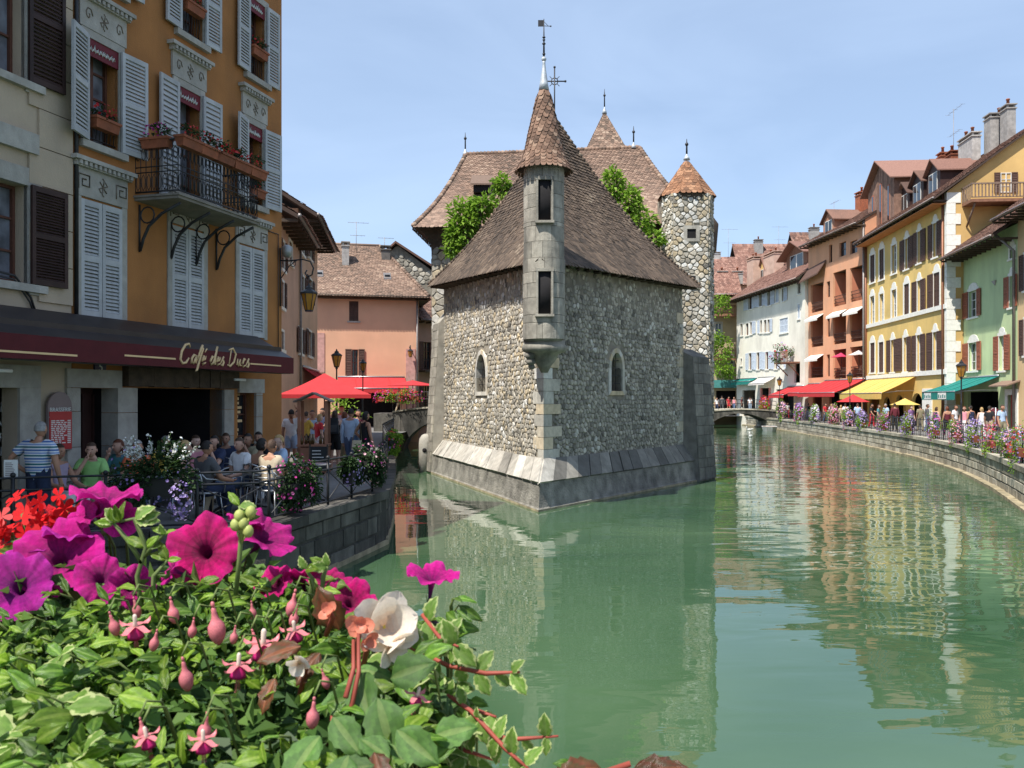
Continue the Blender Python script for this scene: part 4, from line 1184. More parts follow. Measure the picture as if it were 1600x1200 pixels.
def text(body, parent, loc, rot, size, mat, shear=0, name='lettering', ext=.004, align='CENTER'):
    c = bpy.data.curves.new(name, 'FONT'); c.body = body; c.size = size; c.shear = shear; c.extrude = ext; c.align_x = align; c.align_y = 'CENTER'; c.resolution_u = 3
    c.materials.append(mat)
    q = bpy.data.objects.new(name, c); COL.objects.link(q)
    me = bpy.data.meshes.new_from_object(q.evaluated_get(bpy.context.evaluated_depsgraph_get())); bpy.data.objects.remove(q); bpy.data.curves.remove(c)
    me.materials.clear(); me.materials.append(mat)
    o = bpy.data.objects.new(name, me); COL.objects.link(o); o.parent = parent; o.location = loc; o.rotation_euler = rot
    return o
text('5', npo, (nu,-.034,nz_), (pi/2,0,0), .22, M_WHITE)

# cafe awning running along both fronts
AW = FA.off(1.0)
au0, au1 = AW.u(-220), AW.u(457)
za0, za1 = sum(AW.z(*p) for p in ((60,566),(250,573),(440,580)))/3, sum(AW.z(*p) for p in ((60,533),(250,541),(440,552)))/3
aw = thing('cafe_awning', 'long burgundy cafe awning with gold script name below the orange front', 'awning', FA.pt(0), FA.a)
s = MB(); s.box(au0,au1,-1.03,-.98,za0,za1); s.quad((au0,-1.0,za1),(au1,-1.0,za1),(au1,-.1,za1+.5),(au0,-.1,za1+.5),1); s.poly([(au1,-1.0,za0+.05),(au1,-.1,za1+.4),(au1,-.1,za1+.5),(au1,-1.0,za1)])
M_CASS = pm('awning_cassette', (.035,.028,.027), .45, .2)
s.build('canvas', [M_BURG, M_CASS], aw)
zc0, zc1 = za1+.06, FA.off(.45).z(240,522)
s = MB(); s.box(au0,au1,-.72,-.02,zc1-.36,zc1-.02); s.box(au0,au1,-.95,-.6,zc1-.62,zc1-.34)
s.build('cassette', pm('awning_cassette', (.035,.028,.027), .45, .2), aw)
s = MB()
for a, b_, py in ((0,118,552),(192,272,558),(389,437,570)):
    zz = AW.z((a+b_)/2, py); s.box(AW.u(a) if a else AW.u(-150), AW.u(b_), -1.036, -1.031, zz-.015, zz+.015)
s.build('gold_line', M_GILT, aw)
GL = {'C':(1.0,[[(.9,.85),(.75,1.02),(.45,.95),(.15,.6),(.08,.2),(.3,0),(.6,.05),(.85,.3)]]),
 'a':(.55,[[(.5,.45),(.3,.48),(.1,.28),(.1,.05),(.28,.03),(.45,.3),(.5,.45),(.42,.1),(.55,.06)]]),
 'f':(.45,[[(.0,.1),(.3,.7),(.5,1.0),(.55,.85),(.3,.3),(.1,-.3),(.0,-.35)],[(.05,.42),(.5,.5)]]),
 'é':(.5,[[(.08,.2),(.35,.3),(.4,.45),(.22,.46),(.06,.2),(.14,.02),(.45,.12)],[(.3,.66),(.48,.85)]]),
 'e':(.45,[[(.08,.2),(.35,.3),(.4,.45),(.22,.46),(.06,.2),(.14,.02),(.45,.12)]]),
 'd':(.62,[[(.45,.42),(.25,.47),(.06,.2),(.15,.02),(.38,.15),(.72,1.0),(.5,.3),(.5,.05),(.62,.08)]]),
 's':(.42,[[(.0,.08),(.3,.48),(.34,.2),(.25,.02),(.08,.05)]]),
 'D':(.95,[[(.35,.95),(.2,.1)],[(.1,.9),(.5,1.0),(.85,.7),(.7,.25),(.3,.0),(.05,.08)]]),
 'u':(.6,[[(.15,.45),(.08,.12),(.2,.03),(.42,.4),(.38,.08),(.58,.08)]]),
 'c':(.45,[[(.42,.42),(.25,.48),(.06,.2),(.15,.02),(.45,.12)]]), ' ':(.3,[])}
s = MB(); x = 0; word = 'Café des Ducs'; tot_w = sum(GL[c][0] for c in word)
tx0, tx1 = AW.u(277), AW.u(387); zb1, zb2 = AW.z(280,569), AW.z(384,573); k = (tx1-tx0)/tot_w
for c in word:
    for st in GL[c][1]:
        pts = [(tx0+(x+px_+.12*py_)*k, -1.036, (zb1+zb2)/2+py_*.36) for px_, py_ in st]
        s.tube(pts, [.013]+[.024]*(len(pts)-2)+[.014], 5)
    x += GL[c][0]
s.build('lettering', M_GILT, aw)
s = MB()
for px in (5, 378): u = FA.off(.6).u(px); s.tube([(u-.2,-.55,zl+.22),(u+.2,-.55,zl+.22)], .03, 6)
s.build('strip_light', M_WHITE, aw)

# cream building left of the cafe
W_K = 14.0
cream = thing('cream_townhouse', 'cream rendered townhouse with dark brown shutters and stone corner blocks at left edge', 'building', FA.pt(-W_K), FA.a)
KO = lambda px: FA.u(px)+W_K
ops = []
kz = [(FA.z(20,440),FA.z(20,284)),(FA.z(15,116),FA.z(15,116)+2.1)]
kw = [(KO(-28),KO(42)),(KO(-36),KO(38))]
for (a,b_),(c,d) in zip(kw,kz):
    ops.append((a,b_,c,d)); ops.append((a-3.3,b_-3.3,c,d))
ops.append((KO(-40),KO(27),-.02,zl-.02))
shell(cream, W_K-.02, H_C-.3, 11, ops, M_CREAM, dep=.3)
for i, (a,b_,c,d) in enumerate(ops[:4]):
    window(cream, a,b_,c,d, dep=.28, fmat=M_FRBR, smat=M_SURR, sw=.28, shm=M_SHDK, gmat=M_GLREFL, sl=.72 if i % 2 else 0, sr=.72, nx=2, nz=3, nsl=34, ang=(0,-.04))
a,b_,c,d = ops[4]
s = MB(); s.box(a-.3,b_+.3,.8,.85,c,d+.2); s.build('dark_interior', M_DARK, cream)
s = MB(); s.box(b_+.002,b_+.42,-.05,.3,0,d); s.box(a-.2,b_+.42,-.055,.3,d+.004,d+.36); s.build('shop_surround', M_SURR, cream)
s = MB(); s.quad((a,.34,0),(b_,.34,0),(b_,.34,d),(a,.34,d)); gl = s.build('shop_glass', M_GLASS, cream)
for body, px, py, sz in (('NSIEUR',9,637,.22),('NE',5,660,.2),('ARNE',9,684,.2),('IP',4,706,.2)):
    fo = FA.off(-.3); text(body, gl, (fo.u(px)+W_K, .33, fo.z(px,py)), (pi/2,0,0), sz, M_WHITE, .15)
for k in range(16):                                            # corner blocks
    q = MB(); z0 = zb+.15+k*.62; q.box(W_K-(.95 if k % 2 else .75),W_K-.03,-.035-RN.uniform(0,.01),.1,z0+.008,z0+.612); q.build('corner_block', M_CREAM, cream)
s = MB(); 
for zz in (FA.z(30,215), FA.z(30,195)+4.2): s.box(0,W_K-.8,-.09,.05,zz-.2,zz+.12)
s.build('string_course', M_SURR, cream)
s = MB(); s.tube([(KO(-30),-.04,zb+.55),(KO(20),-.04,zb+.5),(KO(45),-.04,zb+.2),(KO(55),-.04,zb-.1)], .02, 5); s.tube([(KO(-30),-.05,zb+.48),(KO(18),-.05,zb+.44),(KO(43),-.05,zb+.12),(KO(50),-.05,zb-.1)], .015, 5); s.build('cable', M_IRON, cream)
s = MB(); s.box(-.4,W_K,-.05,11.5,H_C-.3,H_C-.1); s.build('roof', M_ROOFB, cream)

# ---------------------------------------------------------------- pink beige houses beyond the cafe
FB = Fac(*at(433,625,34)[:2], atan2(.99,-.115))
M_PINK = pm('pale_pink_render', (.56,.35,.25), .9, .1, .8, .3, 40, stain=((.42,.28,.21),.5,.7,.4))
M_PEACH = pm('peach_render', (.60,.40,.27), .9, .1, .8, .3, 40, stain=((.45,.31,.22),.5,.7,.4))
ub = FB.u(466)
hb1 = thing('narrow_pink_house', 'narrow pale pink house with brown shutters just behind the cafe corner', 'building', FB.pt(0), FB.a)
zt1 = FB.z(452,352); ops = []
mk = wins_px(FB, hb1, [(438.5,444,377,421,2.5,2.5),(437.5,443,440,480,2,2.2),(437,443,518,546),(451,456,378,412)], ops, fmat=M_FRWH, smat=M_SURW, sw=.1, shm=M_SHBR, nx=2, nz=3)
shell(hb1, ub, zt1, 9, ops, M_PINK); mk()
gable_roof(hb1, ub, zt1, 9, 2.6, .9, M_ROOFB, eave=.8, og=.2)
chimney(hb1, ub*.8, 3.2, zt1+1.5, FB.z(470,330)+.9, .9, .8, 1)
FB2 = Fac(*FB.pt(ub)[:2], FB.a); W2 = FB2.u(496)
hb2 = thing('peach_corner_house', 'peach corner house with tall brown shutters and dark overhanging eaves beside the narrow pink house', 'building', FB2.pt(0), FB2.a)
zt2 = FB2.z(487,362); ops = []
mk = wins_px(FB2, hb2, [(468,475,366,396,2.5,2.5),(481,486.5,372,404,2.5,2.5),(470,475,432,470,2,2),(481,487,436,472,2.5,2.5),(466,472,514,552,2.5,2.5),(480,486.5,518,556,2.5,2.5)], ops, fmat=M_FRWH, smat=M_SURW, sw=.1, shm=M_SHBR, nx=2, nz=3)
shell(hb2, W2, zt2, 9, ops, M_PEACH); mk()
gable_roof(hb2, W2, zt2, 9, 3.0, .9, M_ROOFB, eave=.9, og=.7)
q = MB(); q.tube([(.1,-.1,0),(.1,-.1,zt2)], .06, 6); q.build('downpipe', M_PIPE, hb2)

# ---------------------------------------------------------------- pink house facing the canal, hipped roof
FC = Fac(*at(486,625,66)[:2], radians(13))
WC2 = FC.u(654)
M_SALM = pm('salmon_pink_render', (.66,.37,.235), .9, .09, .5, .3, 40, stain=((.52,.32,.22),.45,.4,.4))
hc = thing('salmon_pink_house', 'wide salmon pink house with speckled hipped tile roof facing the left canal', 'building', FC.pt(0), FC.a)
zc = FC.z(575,461); ops = []
mk = wins_px(FC, hc, [(545.5,560,470.5,501.5,0,0,'c'),(550,559.5,546,587,10,10)], ops, fmat=M_FRBR, smat=None, shm=M_SHBR, nx=2, nz=2, nsl=18)
ops.append((FC.u(530),FC.u(628),-.02,2.7))
DC = 11.0; shell(hc, WC2, zc, DC, ops, M_SALM); mk()
s = MB(); a,b_ = ops[-1][:2]; s.box(a-.2,b_+.2,1.2,1.3,-.1,3.0); s.build('dark_interior', M_DARK, hc)
for q_ in ((494,507,FC.z(500,582),FC.z(500,520)),(634,649,0,FC.z(640,545))):
    s = MB(); s.box(FC.u(q_[0]),FC.u(q_[1]),-.05,.02,q_[2],q_[3]); s.build('pilaster', pm('rose_stone', (.50,.28,.24), .9, .2, 4), hc)
s = MB(); s.tube([(FC.u(651.5),-.1,0),(FC.u(651.5),-.1,zc)], .07, 6); s.build('downpipe', M_PIPE, hc)
rz = FC.z(545,396)-0; rise = 4.6; ovh = .7
A,B = V3((-3,-ovh,zc-.1)), V3((WC2+ovh,-ovh,zc-.1)); C, Dd = V3((FC.u(594)*1.08,DC/2,zc+rise)), V3((-3,DC/2,zc+rise)); E = V3((WC2+ovh,DC+ovh,zc-.1)); Fq = V3((-3,DC+ovh,zc-.1))
r = MB(); dn = V3((0,0,-.12))
for f in ((A,B,C,Dd),(C,E,Fq,Dd)): r.add([p+dn for p in f], [(0,1,2,3)])
r.add([B+dn,E+dn,C+dn], [(0,1,2)]); r.add([A+dn*2,B+dn*2,E+dn*2,Fq+dn*2], [(3,2,1,0)], 1)
ro = r.build('roof', [M_UNDER, M_WOOD], hc)
t = MB(); tile_slope(t, A, B, C, Dd, .22, .2, lift=.05, th=.03, patch=lambda a: .5+.5*sin(a.x*.8)*sin(a.z*1.3+a.x*.3)); tile_slope(t, B, E, C, C, .26, .26, lift=.05, th=.03)
t.build('tile_rows', M_TILEP, ro, kind='stuff')
t = MB()
for i in range(26):
    p, q = B.lerp(C,i/26), B.lerp(C,(i+1.1)/26); t.tube([p+V3((0,0,.08)),q+V3((0,0,.05))], [.15,.12], 6)
t.tube([Dd+V3((0,0,.05)),C+V3((0,0,.05))], .13, 6)
t.build('ridge_tiles', M_TILEP, ro)
q = MB(); q.tube([A+V3((0,-.05,-.05)),B+V3((0,-.05,-.05))], .1, 6); q.build('gutter', M_WOOD, ro)
def on_roof(px, py):                # point of the front slope seen at this place of the photograph
    k = (px-800)/FPX
    best = None
    for i in range(200):
        y = -ovh+(DC/2+ovh)*i/200
        f = FC.off(-y); u = f.u(px); z = f.z(px,py); zs = zc-.1+rise*(y+ovh)/(DC/2+ovh)*1.0
        if z <= zs: return u, y, zs
    return u, y, zs
for x0, x1, py, top, dk in ((534.5,545,412,380,0),(596,609,404,386,1)):
    u, y, z = on_roof((x0+x1)/2, py); f = FC.off(-y)
    chimney(hc, u, y, z-.6, f.z((x0+x1)/2,top+6), abs(f.u(x1)-f.u(x0)), .8, 0 if dk else 0, mat=M_CONC if not dk else pm('sooty_chimney', (.12,.11,.10), .9, .3))
for px, py in ((499,430),(605,434)):
    u, y, z = on_roof(px, py); s = MB(); k = rise/(DC/2+ovh)
    s.prism([(u-.28,y-.35,z-.35*k+.02),(u+.28,y-.35,z-.35*k+.02),(u+.28,y+.35,z+.35*k+.02),(u-.28,y+.35,z+.35*k+.02)], (0,0,.14)); s.box(u-.2,u+.2,y-.2,y+.1,z+.1,z+.2,1)
    s.build('skylight', [M_PIPE, M_GLASS], ro)
u, y, z = on_roof(545, 402); antenna(hc, u+.6, y+.4, z, 2.9, 1.6)
u, y, z = on_roof(590, 402); antenna(hc, u+.6, y+.6, z, 1.7, 1.2)
# stone gabled house behind, right of the salmon roof
gx = at(637,380,78)
hs = thing('stone_gable_house', 'grey stone gabled house with dark roof behind the salmon pink house', 'building', (gx.x,78,1.15))
zg = EYE+(HZ-383)/FPX*78-1.15
s = MB(); s.prism([(-2.2,0,-1),(4,0,-1),(4,0,zg-3.6),(-.9,0,zg),(-2.2,0,zg-1.2)], (0,8,0)); s.build('wall', M_MORTARD, hs)
s = MB(); s.prism([(-1.0,-.5,zg+.1),(4.4,-.5,zg-3.4),(4.4,8,zg-3.4),(-1.0,8,zg+.1)], (0,0,.2)); s.prism([(-1.0,-.5,zg+.1),(-2.9,-.5,zg-1.6),(-2.9,8,zg-1.6),(-1.0,8,zg+.1)], (0,0,.2)); s.build('roof', M_ROOFB, hs)
rest = MB(); MZ = Matrix.Identity(4)
for cx, cz, poly in cells(5, 2.6, .5, .35, .35, lambda cx, cz: cz+zg-3.4 < zg-.35-cx*.68): stone_piece(rest, [(x-1.2,z+zg-3.4) for x,z in poly], .03, .06, MZ, RN.random())
rest.build('rubble_stones', M_STONED, hs, kind='stuff')
# shaded house beside it, next to the palace
gx = at(653,600,70)
hd = thing('shaded_pink_house', 'narrow shaded pinkish house with a balcony squeezed beside the palace wall', 'building', (gx.x,70.5,1.15), radians(48))
M_SHADEP = pm('dull_pink_render', (.34,.21,.17), .9, .15, .8)
ops = [(.5,1.4,4.4,6.6),(.5,1.4,1.2,3.2),(2.2,3.0,4.4,6.6)]
shell(hd, 5, 8.6, 6, ops, M_SHADEP)
for o_ in ops: window(hd, *o_, fmat=M_FRBR, smat=None, shm=M_SHBR, sl=.4, sr=.4)
s = MB(); s.box(.0,3.6,-.8,0,4.2,4.35); so = s.build('balcony', M_WOOD, hd)
s = MB()
for z in (4.5,5.2): s.tube([(.02,-.78,z),(3.58,-.78,z)], .02, 4)
for i in range(24): s.tube([(.05+i*.152,-.78,4.35),(.05+i*.152,-.78,5.2)], .012, 4)
s.build('balcony_railing', M_IRON, so)
gable_roof(hd, 5, 8.6, 6, 2, .6, M_ROOFB)
# left footbridge between the bank and the palace
lb = thing('stone_footbridge', 'low grey stone arch footbridge between left bank and the palace', 'bridge', (-7.6,57,0))
s = MB(); pts = []
n = 12; x0, x1 = 0.0, 5.4
top = [(x0+(x1-x0)*i/n, 2.35+.35*sin(pi*i/n)*.8) for i in range(n+1)]
bot = [(x0+.5+(x1-x0-.7)*i/n, -.3+2.05*sin(pi*i/n)**.6) for i in range(n+1)]
for i in range(n):
    for yy in (0, 3.0):
        s.quad((bot[i][0],yy,bot[i][1]),(bot[i+1][0],yy,bot[i+1][1]),(top[i+1][0],yy,top[i+1][1]),(top[i][0],yy,top[i][1]))
    s.quad((bot[i][0],0,bot[i][1]),(bot[i+1][0],0,bot[i+1][1]),(bot[i+1][0],3,bot[i+1][1]),(bot[i][0],3,bot[i][1]))
    s.prism([(top[i][0],-.06,top[i][1]),(top[i+1][0],-.06,top[i+1][1]),(top[i+1][0],3.06,top[i+1][1]),(top[i][0],3.06,top[i][1])], (0,0,.1), 1)
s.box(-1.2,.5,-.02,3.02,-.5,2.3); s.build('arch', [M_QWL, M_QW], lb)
s = MB()
for z in (.5,.95): s.tube([(x,.05,t+.1+z) for x,t in top], .025, 5)
for x,t in top: s.tube([(x,.05,t+.1),(x,.05,t+1.05)], .02, 5)
s.build('railing', M_IRON, lb)
# ---------------------------------------------------------------- right bank houses
def rfac(px, Y, vp):               # facade whose near (right) corner is seen at px, Y metres away, receding to the vanishing point vp
    p = at(px, HZ, Y); a = atan2((vp-800)/FPX, 1)      # direction from near to far = (sin a, cos a)
    return p, a
class RFac(Fac):
    """right bank facade: u = 0 at the far end"""
def make_rfac(near_px, far_px, Y, vp):
    p, a = rfac(near_px, Y, vp); d = (sin(a), cos(a))
    k = (far_px-800)/FPX; t = (k*p.y-p.x)/(d[0]-k*d[1])
    f = Fac(p.x+d[0]*t, p.y+d[1]*t, atan2(-d[1], -d[0])); f.w = t
    return f
M_YEL = pm('yellow_render', (.66,.46,.16), .9, .09, .5, .3, 40, stain=((.40,.31,.14),.65,.5,.4))
M_SALO = pm('salmon_render', (.66,.33,.19), .9, .09, .5, .3, 40, stain=((.42,.24,.16),.65,.5,.4))
M_SALD = pm('deep_salmon_render', (.50,.19,.11), .9, .1, .5)
M_WHW = pm('old_white_render', (.74,.70,.60), .9, .08, .4, .3, 40, stain=((.42,.39,.33),.65,.4,.5))
M_GREEN = pm('pale_green_render', (.50,.60,.33), .9, .08, .5, .3, 40, stain=((.31,.38,.23),.65,.6,.3))
M_GRIND = pm('wood_cladding', (.27,.135,.085), .85, .2, 4, tone=.3)
M_BRGND = pm('gable_ochre', (.55,.36,.14), .9, .15, .5)

# -- yellow house
YF = make_rfac(1480, 1354, 62.5, 913); WY = YF.w
yel = thing('yellow_house', 'four storey yellow house with brown shutters, white window surrounds and dormers on its roof', 'building', YF.pt(0), YF.a)
HY = YF.z(1480,299); ops = []
Z2 = lambda x, y: (1300+x/5.333, 350+y/5.333)
def zi(x0, x1, t, b_, sl=0, sr=0, st='', **k):
    a, c = Z2(x0,t), Z2(x1,b_); return (a[0], c[0], a[1], c[1], sl/5.333, sr/5.333, st, k)
rows = [zi(320,357,258,488,st='c'), zi(396,434,208,462,st='c'), zi(499,536,175,412), zi(607,642,122,375,36,34), zi(712,744,62,325,30,38), zi(842,880,-8,275,36,45),
        zi(320,354,602,830), zi(397,430,582,815), zi(498,536,548,780), zi(602,644,500,765,st='c'), zi(711,744,472,735,40,38), zi(848,898,405,692,46,0,'c'),
        zi(320,357,990,1238,st='c'), zi(391,430,984,1236,st='c'), zi(492,522,966,1232,32,62), zi(598,630,945,1228,0,32), zi(706,744,925,1224,34,36), zi(842,880,900,1220,48,44)]
mk = wins_px(YF, yel, rows, ops, fmat=M_FRWH, smat=M_SURW, sw=.2, arch=.45, shm=M_SHBR, nx=2, nz=4, nsl=24, fb=.07)
arcs_ = [(1381,1392,620,668),(1400,1412,617,672),(1424,1443,614,676)]
gy = [(min(YF.u(a),YF.u(b_)), max(YF.u(a),YF.u(b_)), -.02, YF.z((a+b_)/2,t)) for a,b_,t,_ in arcs_]
ops += gy + [(YF.u(1358),YF.u(1374),-.02,3.3)]
DY = 14.0
shell(yel, WY, HY, DY, ops, M_YEL, gable=5.3, side=M_BRGND); mk()
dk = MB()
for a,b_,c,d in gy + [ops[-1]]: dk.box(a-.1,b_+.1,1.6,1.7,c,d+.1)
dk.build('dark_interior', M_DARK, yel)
s = MB()
for (a,b_,c,d) in gy:                       # arched tops and stone piers
    n = 8; cx, hw = (a+b_)/2, (b_-a)/2
    pts = [(a,-.03,d)] + [(cx-hw*cos(pi*i/n),-.03,d-hw*.9+hw*.9*sin(pi*i/n)) for i in range(n+1)] + [(b_,-.03,d)]
    s = MB()
    for i in range(1,n+1): s.prism([pts[i],pts[i+1],(pts[i+1][0],-.03,d+.02),(pts[i][0],-.03,d+.02)], (0,.25,0))
    s.build('arch', M_YEL, yel)
s = MB(); s.box(YF.u(1442),YF.u(1457),-.06,.05,0,YF.z(1450,607)); s.build('pier', M_SURW, yel)
for t_ in ((1418,590.5,583.5),):
    pass
zA = (YF.z(1354,590)+YF.z(1478,579))/2; zB = (YF.z(1354,509)+YF.z(1478,479))/2
s = MB(); s.box(0,WY,-.12,.05,zA-.22,zA+.12); s.build('string_course', M_SURW, yel)
s = MB(); s.box(0,WY,-.12,.05,zB-.2,zB+.12); s.build('string_course', M_SURW, yel)
for k in range(22):                         # quoins of the near corner, turning on to the side wall
    q = MB(); l = .9 if k % 2 else .55; z0 = .2+k*.74
    if z0+.7 > HY: break
    q.box(WY-.35,WY+.05,-.05,l,z0,z0+.72); q.build('quoin', M_SURW, yel)
q = MB(); q.tube([(WY-.5,-.12,0),(WY-.5,-.12,HY)], .09, 6); q.tube([(.15,-.12,0),(.15,-.12,HY)], .09, 6, t=.3); q.build('downpipe', pm('copper_pipe', (.22,.10,.06), .5, .2, 8, metal=.3), yel)
gable_roof(yel, WY, HY, DY, 5.3, .9, M_ROOFB, eave=1.0, og=.35)
s = MB(); s.box(0,WY,-1.0,-.02,HY-.85,HY-.80); s.build('soffit', pm('orange_soffit', (.42,.17,.06), .8, .15), yel)
slope = 5.3/(DY/2)
def dm(px0, px1, pyb, pyt, yy, wall, mat, **k):
    f = YF.off(-yy); u0, u1 = sorted((f.u(px0), f.u(px1))); pc = (px0+px1)/2
    zb, zt = f.z(pc,pyb), f.z(pc,pyt); zw = zb+(zt-zb)*.66
    dormer(yel, (u0+u1)/2, u1-u0, yy, yy+(zt-HY)/slope+.4-yy*0, zb-.6, zw, zt, wall, mat, **k)
dm(1357,1398,358,252,.9,pm('weathered_boards', (.22,.13,.095), .85, .25, 4, tone=.35),M_ROOFR,ov=.6,slits=True)
dm(1405,1421,338,286,1.5,M_SHDK,M_ROOFB); dm(1424,1443,322,268,1.7,M_SHDK,M_ROOFB); dm(1448,1469,308,250,1.9,M_SHDK,M_ROOFR)
f = YF.off(-5.2)
def ch(px0, px1, pyt, yy, pots, mat=None, d=.9):
    f = YF.off(-yy); u0, u1 = sorted((f.u(px0), f.u(px1)))
    chimney(yel, (u0+u1)/2, yy, HY+slope*yy-1.0, f.z((px0+px1)/2,pyt)-.35, (u1-u0)*.62, d*.7, pots, mat)
ch(1497,1533,213,5.0,2); ch(1468,1478,240,5.4,1,M_TERRA); ch(1480,1495,238,5.2,1,M_TERRA); ch(1541,1557,180,6.0,0); ch(1566,1584,166,6.6,1); ch(1557,1565,180,6.6,1)
antenna(yel, YF.off(-6).u(1430), 6.0, HY+slope*6, 3.0, 2.2); antenna(yel, YF.off(-6).u(1394), 6.0, HY+slope*6, 2.2, 1.2); antenna(yel, YF.off(-6).u(1490), 6.0, HY+slope*6, 5.6, 3.0)
# window, terrace and railing of the yellow gable side
SD = Fac(*YF.pt(WY)[:2], YF.a+pi/2)         # side wall facing the viewer: u runs into the block
sw0 = [SD.u(1563), SD.u(1580)]
def side_child(o):
    o.location = (WY+.0, 0, 0); o.rotation_euler = (0,0,pi/2)
ww = MB(); a,b_ = sw0; c,d = SD.z(1572,301), SD.z(1572,270)
w_ = window(yel, a, b_, c, d, dep=-.02, fmat=M_FRWH, smat=None, shm=M_SHBR, sl=(b_-a)*.55, sr=(b_-a)*.55, nx=2, nz=3, sill=False)
w_.location = (WY-.02, a, c); w_.rotation_euler = (0,0,pi/2)

# -- green house, lower and set back
P_G = SD.pt(SD.u(1505), 0, 0)
GF = None
a = atan2((1000-800)/FPX, 1); d_ = (sin(a), cos(a)); kx = (1590-800)/FPX
t = (P_G.x - kx*P_G.y)/(d_[0]-kx*d_[1])     # going nearer
GF = Fac(P_G.x, P_G.y-.05, atan2(-d_[1], -d_[0])); WG = GF.u(1590)
grn = thing('green_house', 'pale green house with russet shutters and a deep eave beside the yellow house', 'building', GF.pt(0), GF.a)
HG = (GF.z(1510,388)+GF.z(1588,348))/2
ops = []
rows = [zi(1140,1214,556,775,52,30), zi(1480,1522,432,692,40,26), zi(1140,1214,988,1222,110,32), zi(1393,1442,932,1220,40,44), zi(1484,1522,208,285,0,0)]
for r in rows[:]: pass
mk = wins_px(GF, grn, rows, ops, fmat=M_FRWH, smat=M_SURW, sw=.2, arch=.35, shm=M_SHRED, nx=2, nz=3, nsl=24, fb=.07)
gd = (GF.u(1575), GF.u(1588), -.02, GF.z(1581,617)); gs = (GF.u(1512), GF.u(1560), -.02, GF.z(1536,612))
ops += [gd, gs]
shell(grn, WG, HG, 12, ops, M_GREEN, gable=4.5); mk()
dk = MB(); dk.box(gs[0]-.1,gs[1]+.1,1.6,1.7,-.1,gs[3]+.1)
for xx in (gs[0],gs[1]): dk.quad((xx,.2,-.1),(xx,1.7,-.1),(xx,1.7,gs[3]),(xx,.2,gs[3]))
dk.build('dark_interior', M_DARK, grn)
s = MB(); s.box(gd[0]+.1,gd[1]-.1,.12,.18,0,gd[3]); s.build('door', pm('red_door', (.34,.06,.04), .6, .15), grn)
s = MB(); s.box(gd[0]-.35,gd[0],-.06,.2,0,gd[3]+.35); s.box(gd[1],gd[1]+.3,-.06,.2,0,gd[3]+.35); s.box(gd[0],gd[1],-.06,.2,gd[3],gd[3]+.35); s.build('door_surround', M_SURW, grn)
s = MB(); s.prism([(gd[0]-.9,-.8,gd[3]+.5),(gd[1]+.6,-.8,gd[3]+.5),(gd[1]+.6,0,gd[3]+.8),(gd[0]-.9,0,gd[3]+.8)], (0,0,.08)); s.build('door_canopy', M_TILEP, grn)
gable_roof(grn, WG, HG, 12, 4.5, .9, M_ROOFB, eave=1.5, og=.15)
q = MB(); q.tube([(WG-.2,-.14,0),(WG-.2,-.14,HG-1.6),(WG-.2,-1.2,HG-.6)], .09, 6); q.build('downpipe', M_PIPE, grn)
q = MB(); hx = (GF.u(1552)+GF.u(1557))/2; hz_ = GF.z(1553,443); q.prism([(hx-.3,-.12,hz_+.15),(hx+.3,-.12,hz_+.15),(hx+.08,-.05,hz_-.15)], (0,.1,0)); q.build('wall_ornament', M_CONC, grn)
# timber balcony and porch roof above the green eave (on the yellow gable)
tb = MB(); f0 = SD
bz0 = SD.z(1540,318)
x0, x1 = SD.u(1503), SD.u(1640)
tb.box(WY, WY+1.6, x0, x1, bz0-.2, bz0); tbo = tb.build('roof_terrace', M_GRIND, yel)
tb = MB()
tb.box(WY+1.5,WY+1.58,x0,x1,bz0+1.0,bz0+1.1); tb.box(WY+1.5,WY+1.56,x0,x1,bz0+.1,bz0+.17); tb.box(WY,WY+1.6,x0,x0+.08,bz0+1.0,bz0+1.1)
n = 26
for i in range(n): xx = x0+(x1-x0)*i/n; tb.box(WY+1.5,WY+1.56,xx,xx+.07,bz0+.1,bz0+1.0)
for i in range(5): xx = WY+1.5*i/5; tb.box(xx,xx+.07,x0,x0+.06,bz0,bz0+1.0)
tb.tube([(WY+.05,x0+.3,bz0-1.6),(WY+1.4,x0+.3,bz0-.25)], .07, 5)
tb.build('terrace_railing', pm('weathered_wood', (.20,.14,.105), .85, .25, 6), tbo)
# -- ochre house at the right edge
OF = Fac(*GF.pt(WG)[:2], GF.a); WO = 14.0
och = thing('ochre_house', 'light ochre house with brown shutters cut off by the right edge', 'building', OF.pt(0), OF.a)
HO = HG+.9; ops = []
for k in range(4):
    for zz in (4.6, 8.4): ops.append((1.0+k*3.2, 2.1+k*3.2, zz, zz+2.1))
shell(och, WO, HO, 12, ops, pm('light_ochre_render', (.62,.44,.24), .9, .1, .5), gable=4.5)
for o_ in ops: window(och, *o_, fmat=M_FRWH, smat=M_SURW, sw=.16, shm=M_SHBR, sl=.6, sr=.6, nsl=24)
gable_roof(och, WO, HO, 12, 4.5, .9, M_ROOFB, eave=1.4, og=.1)

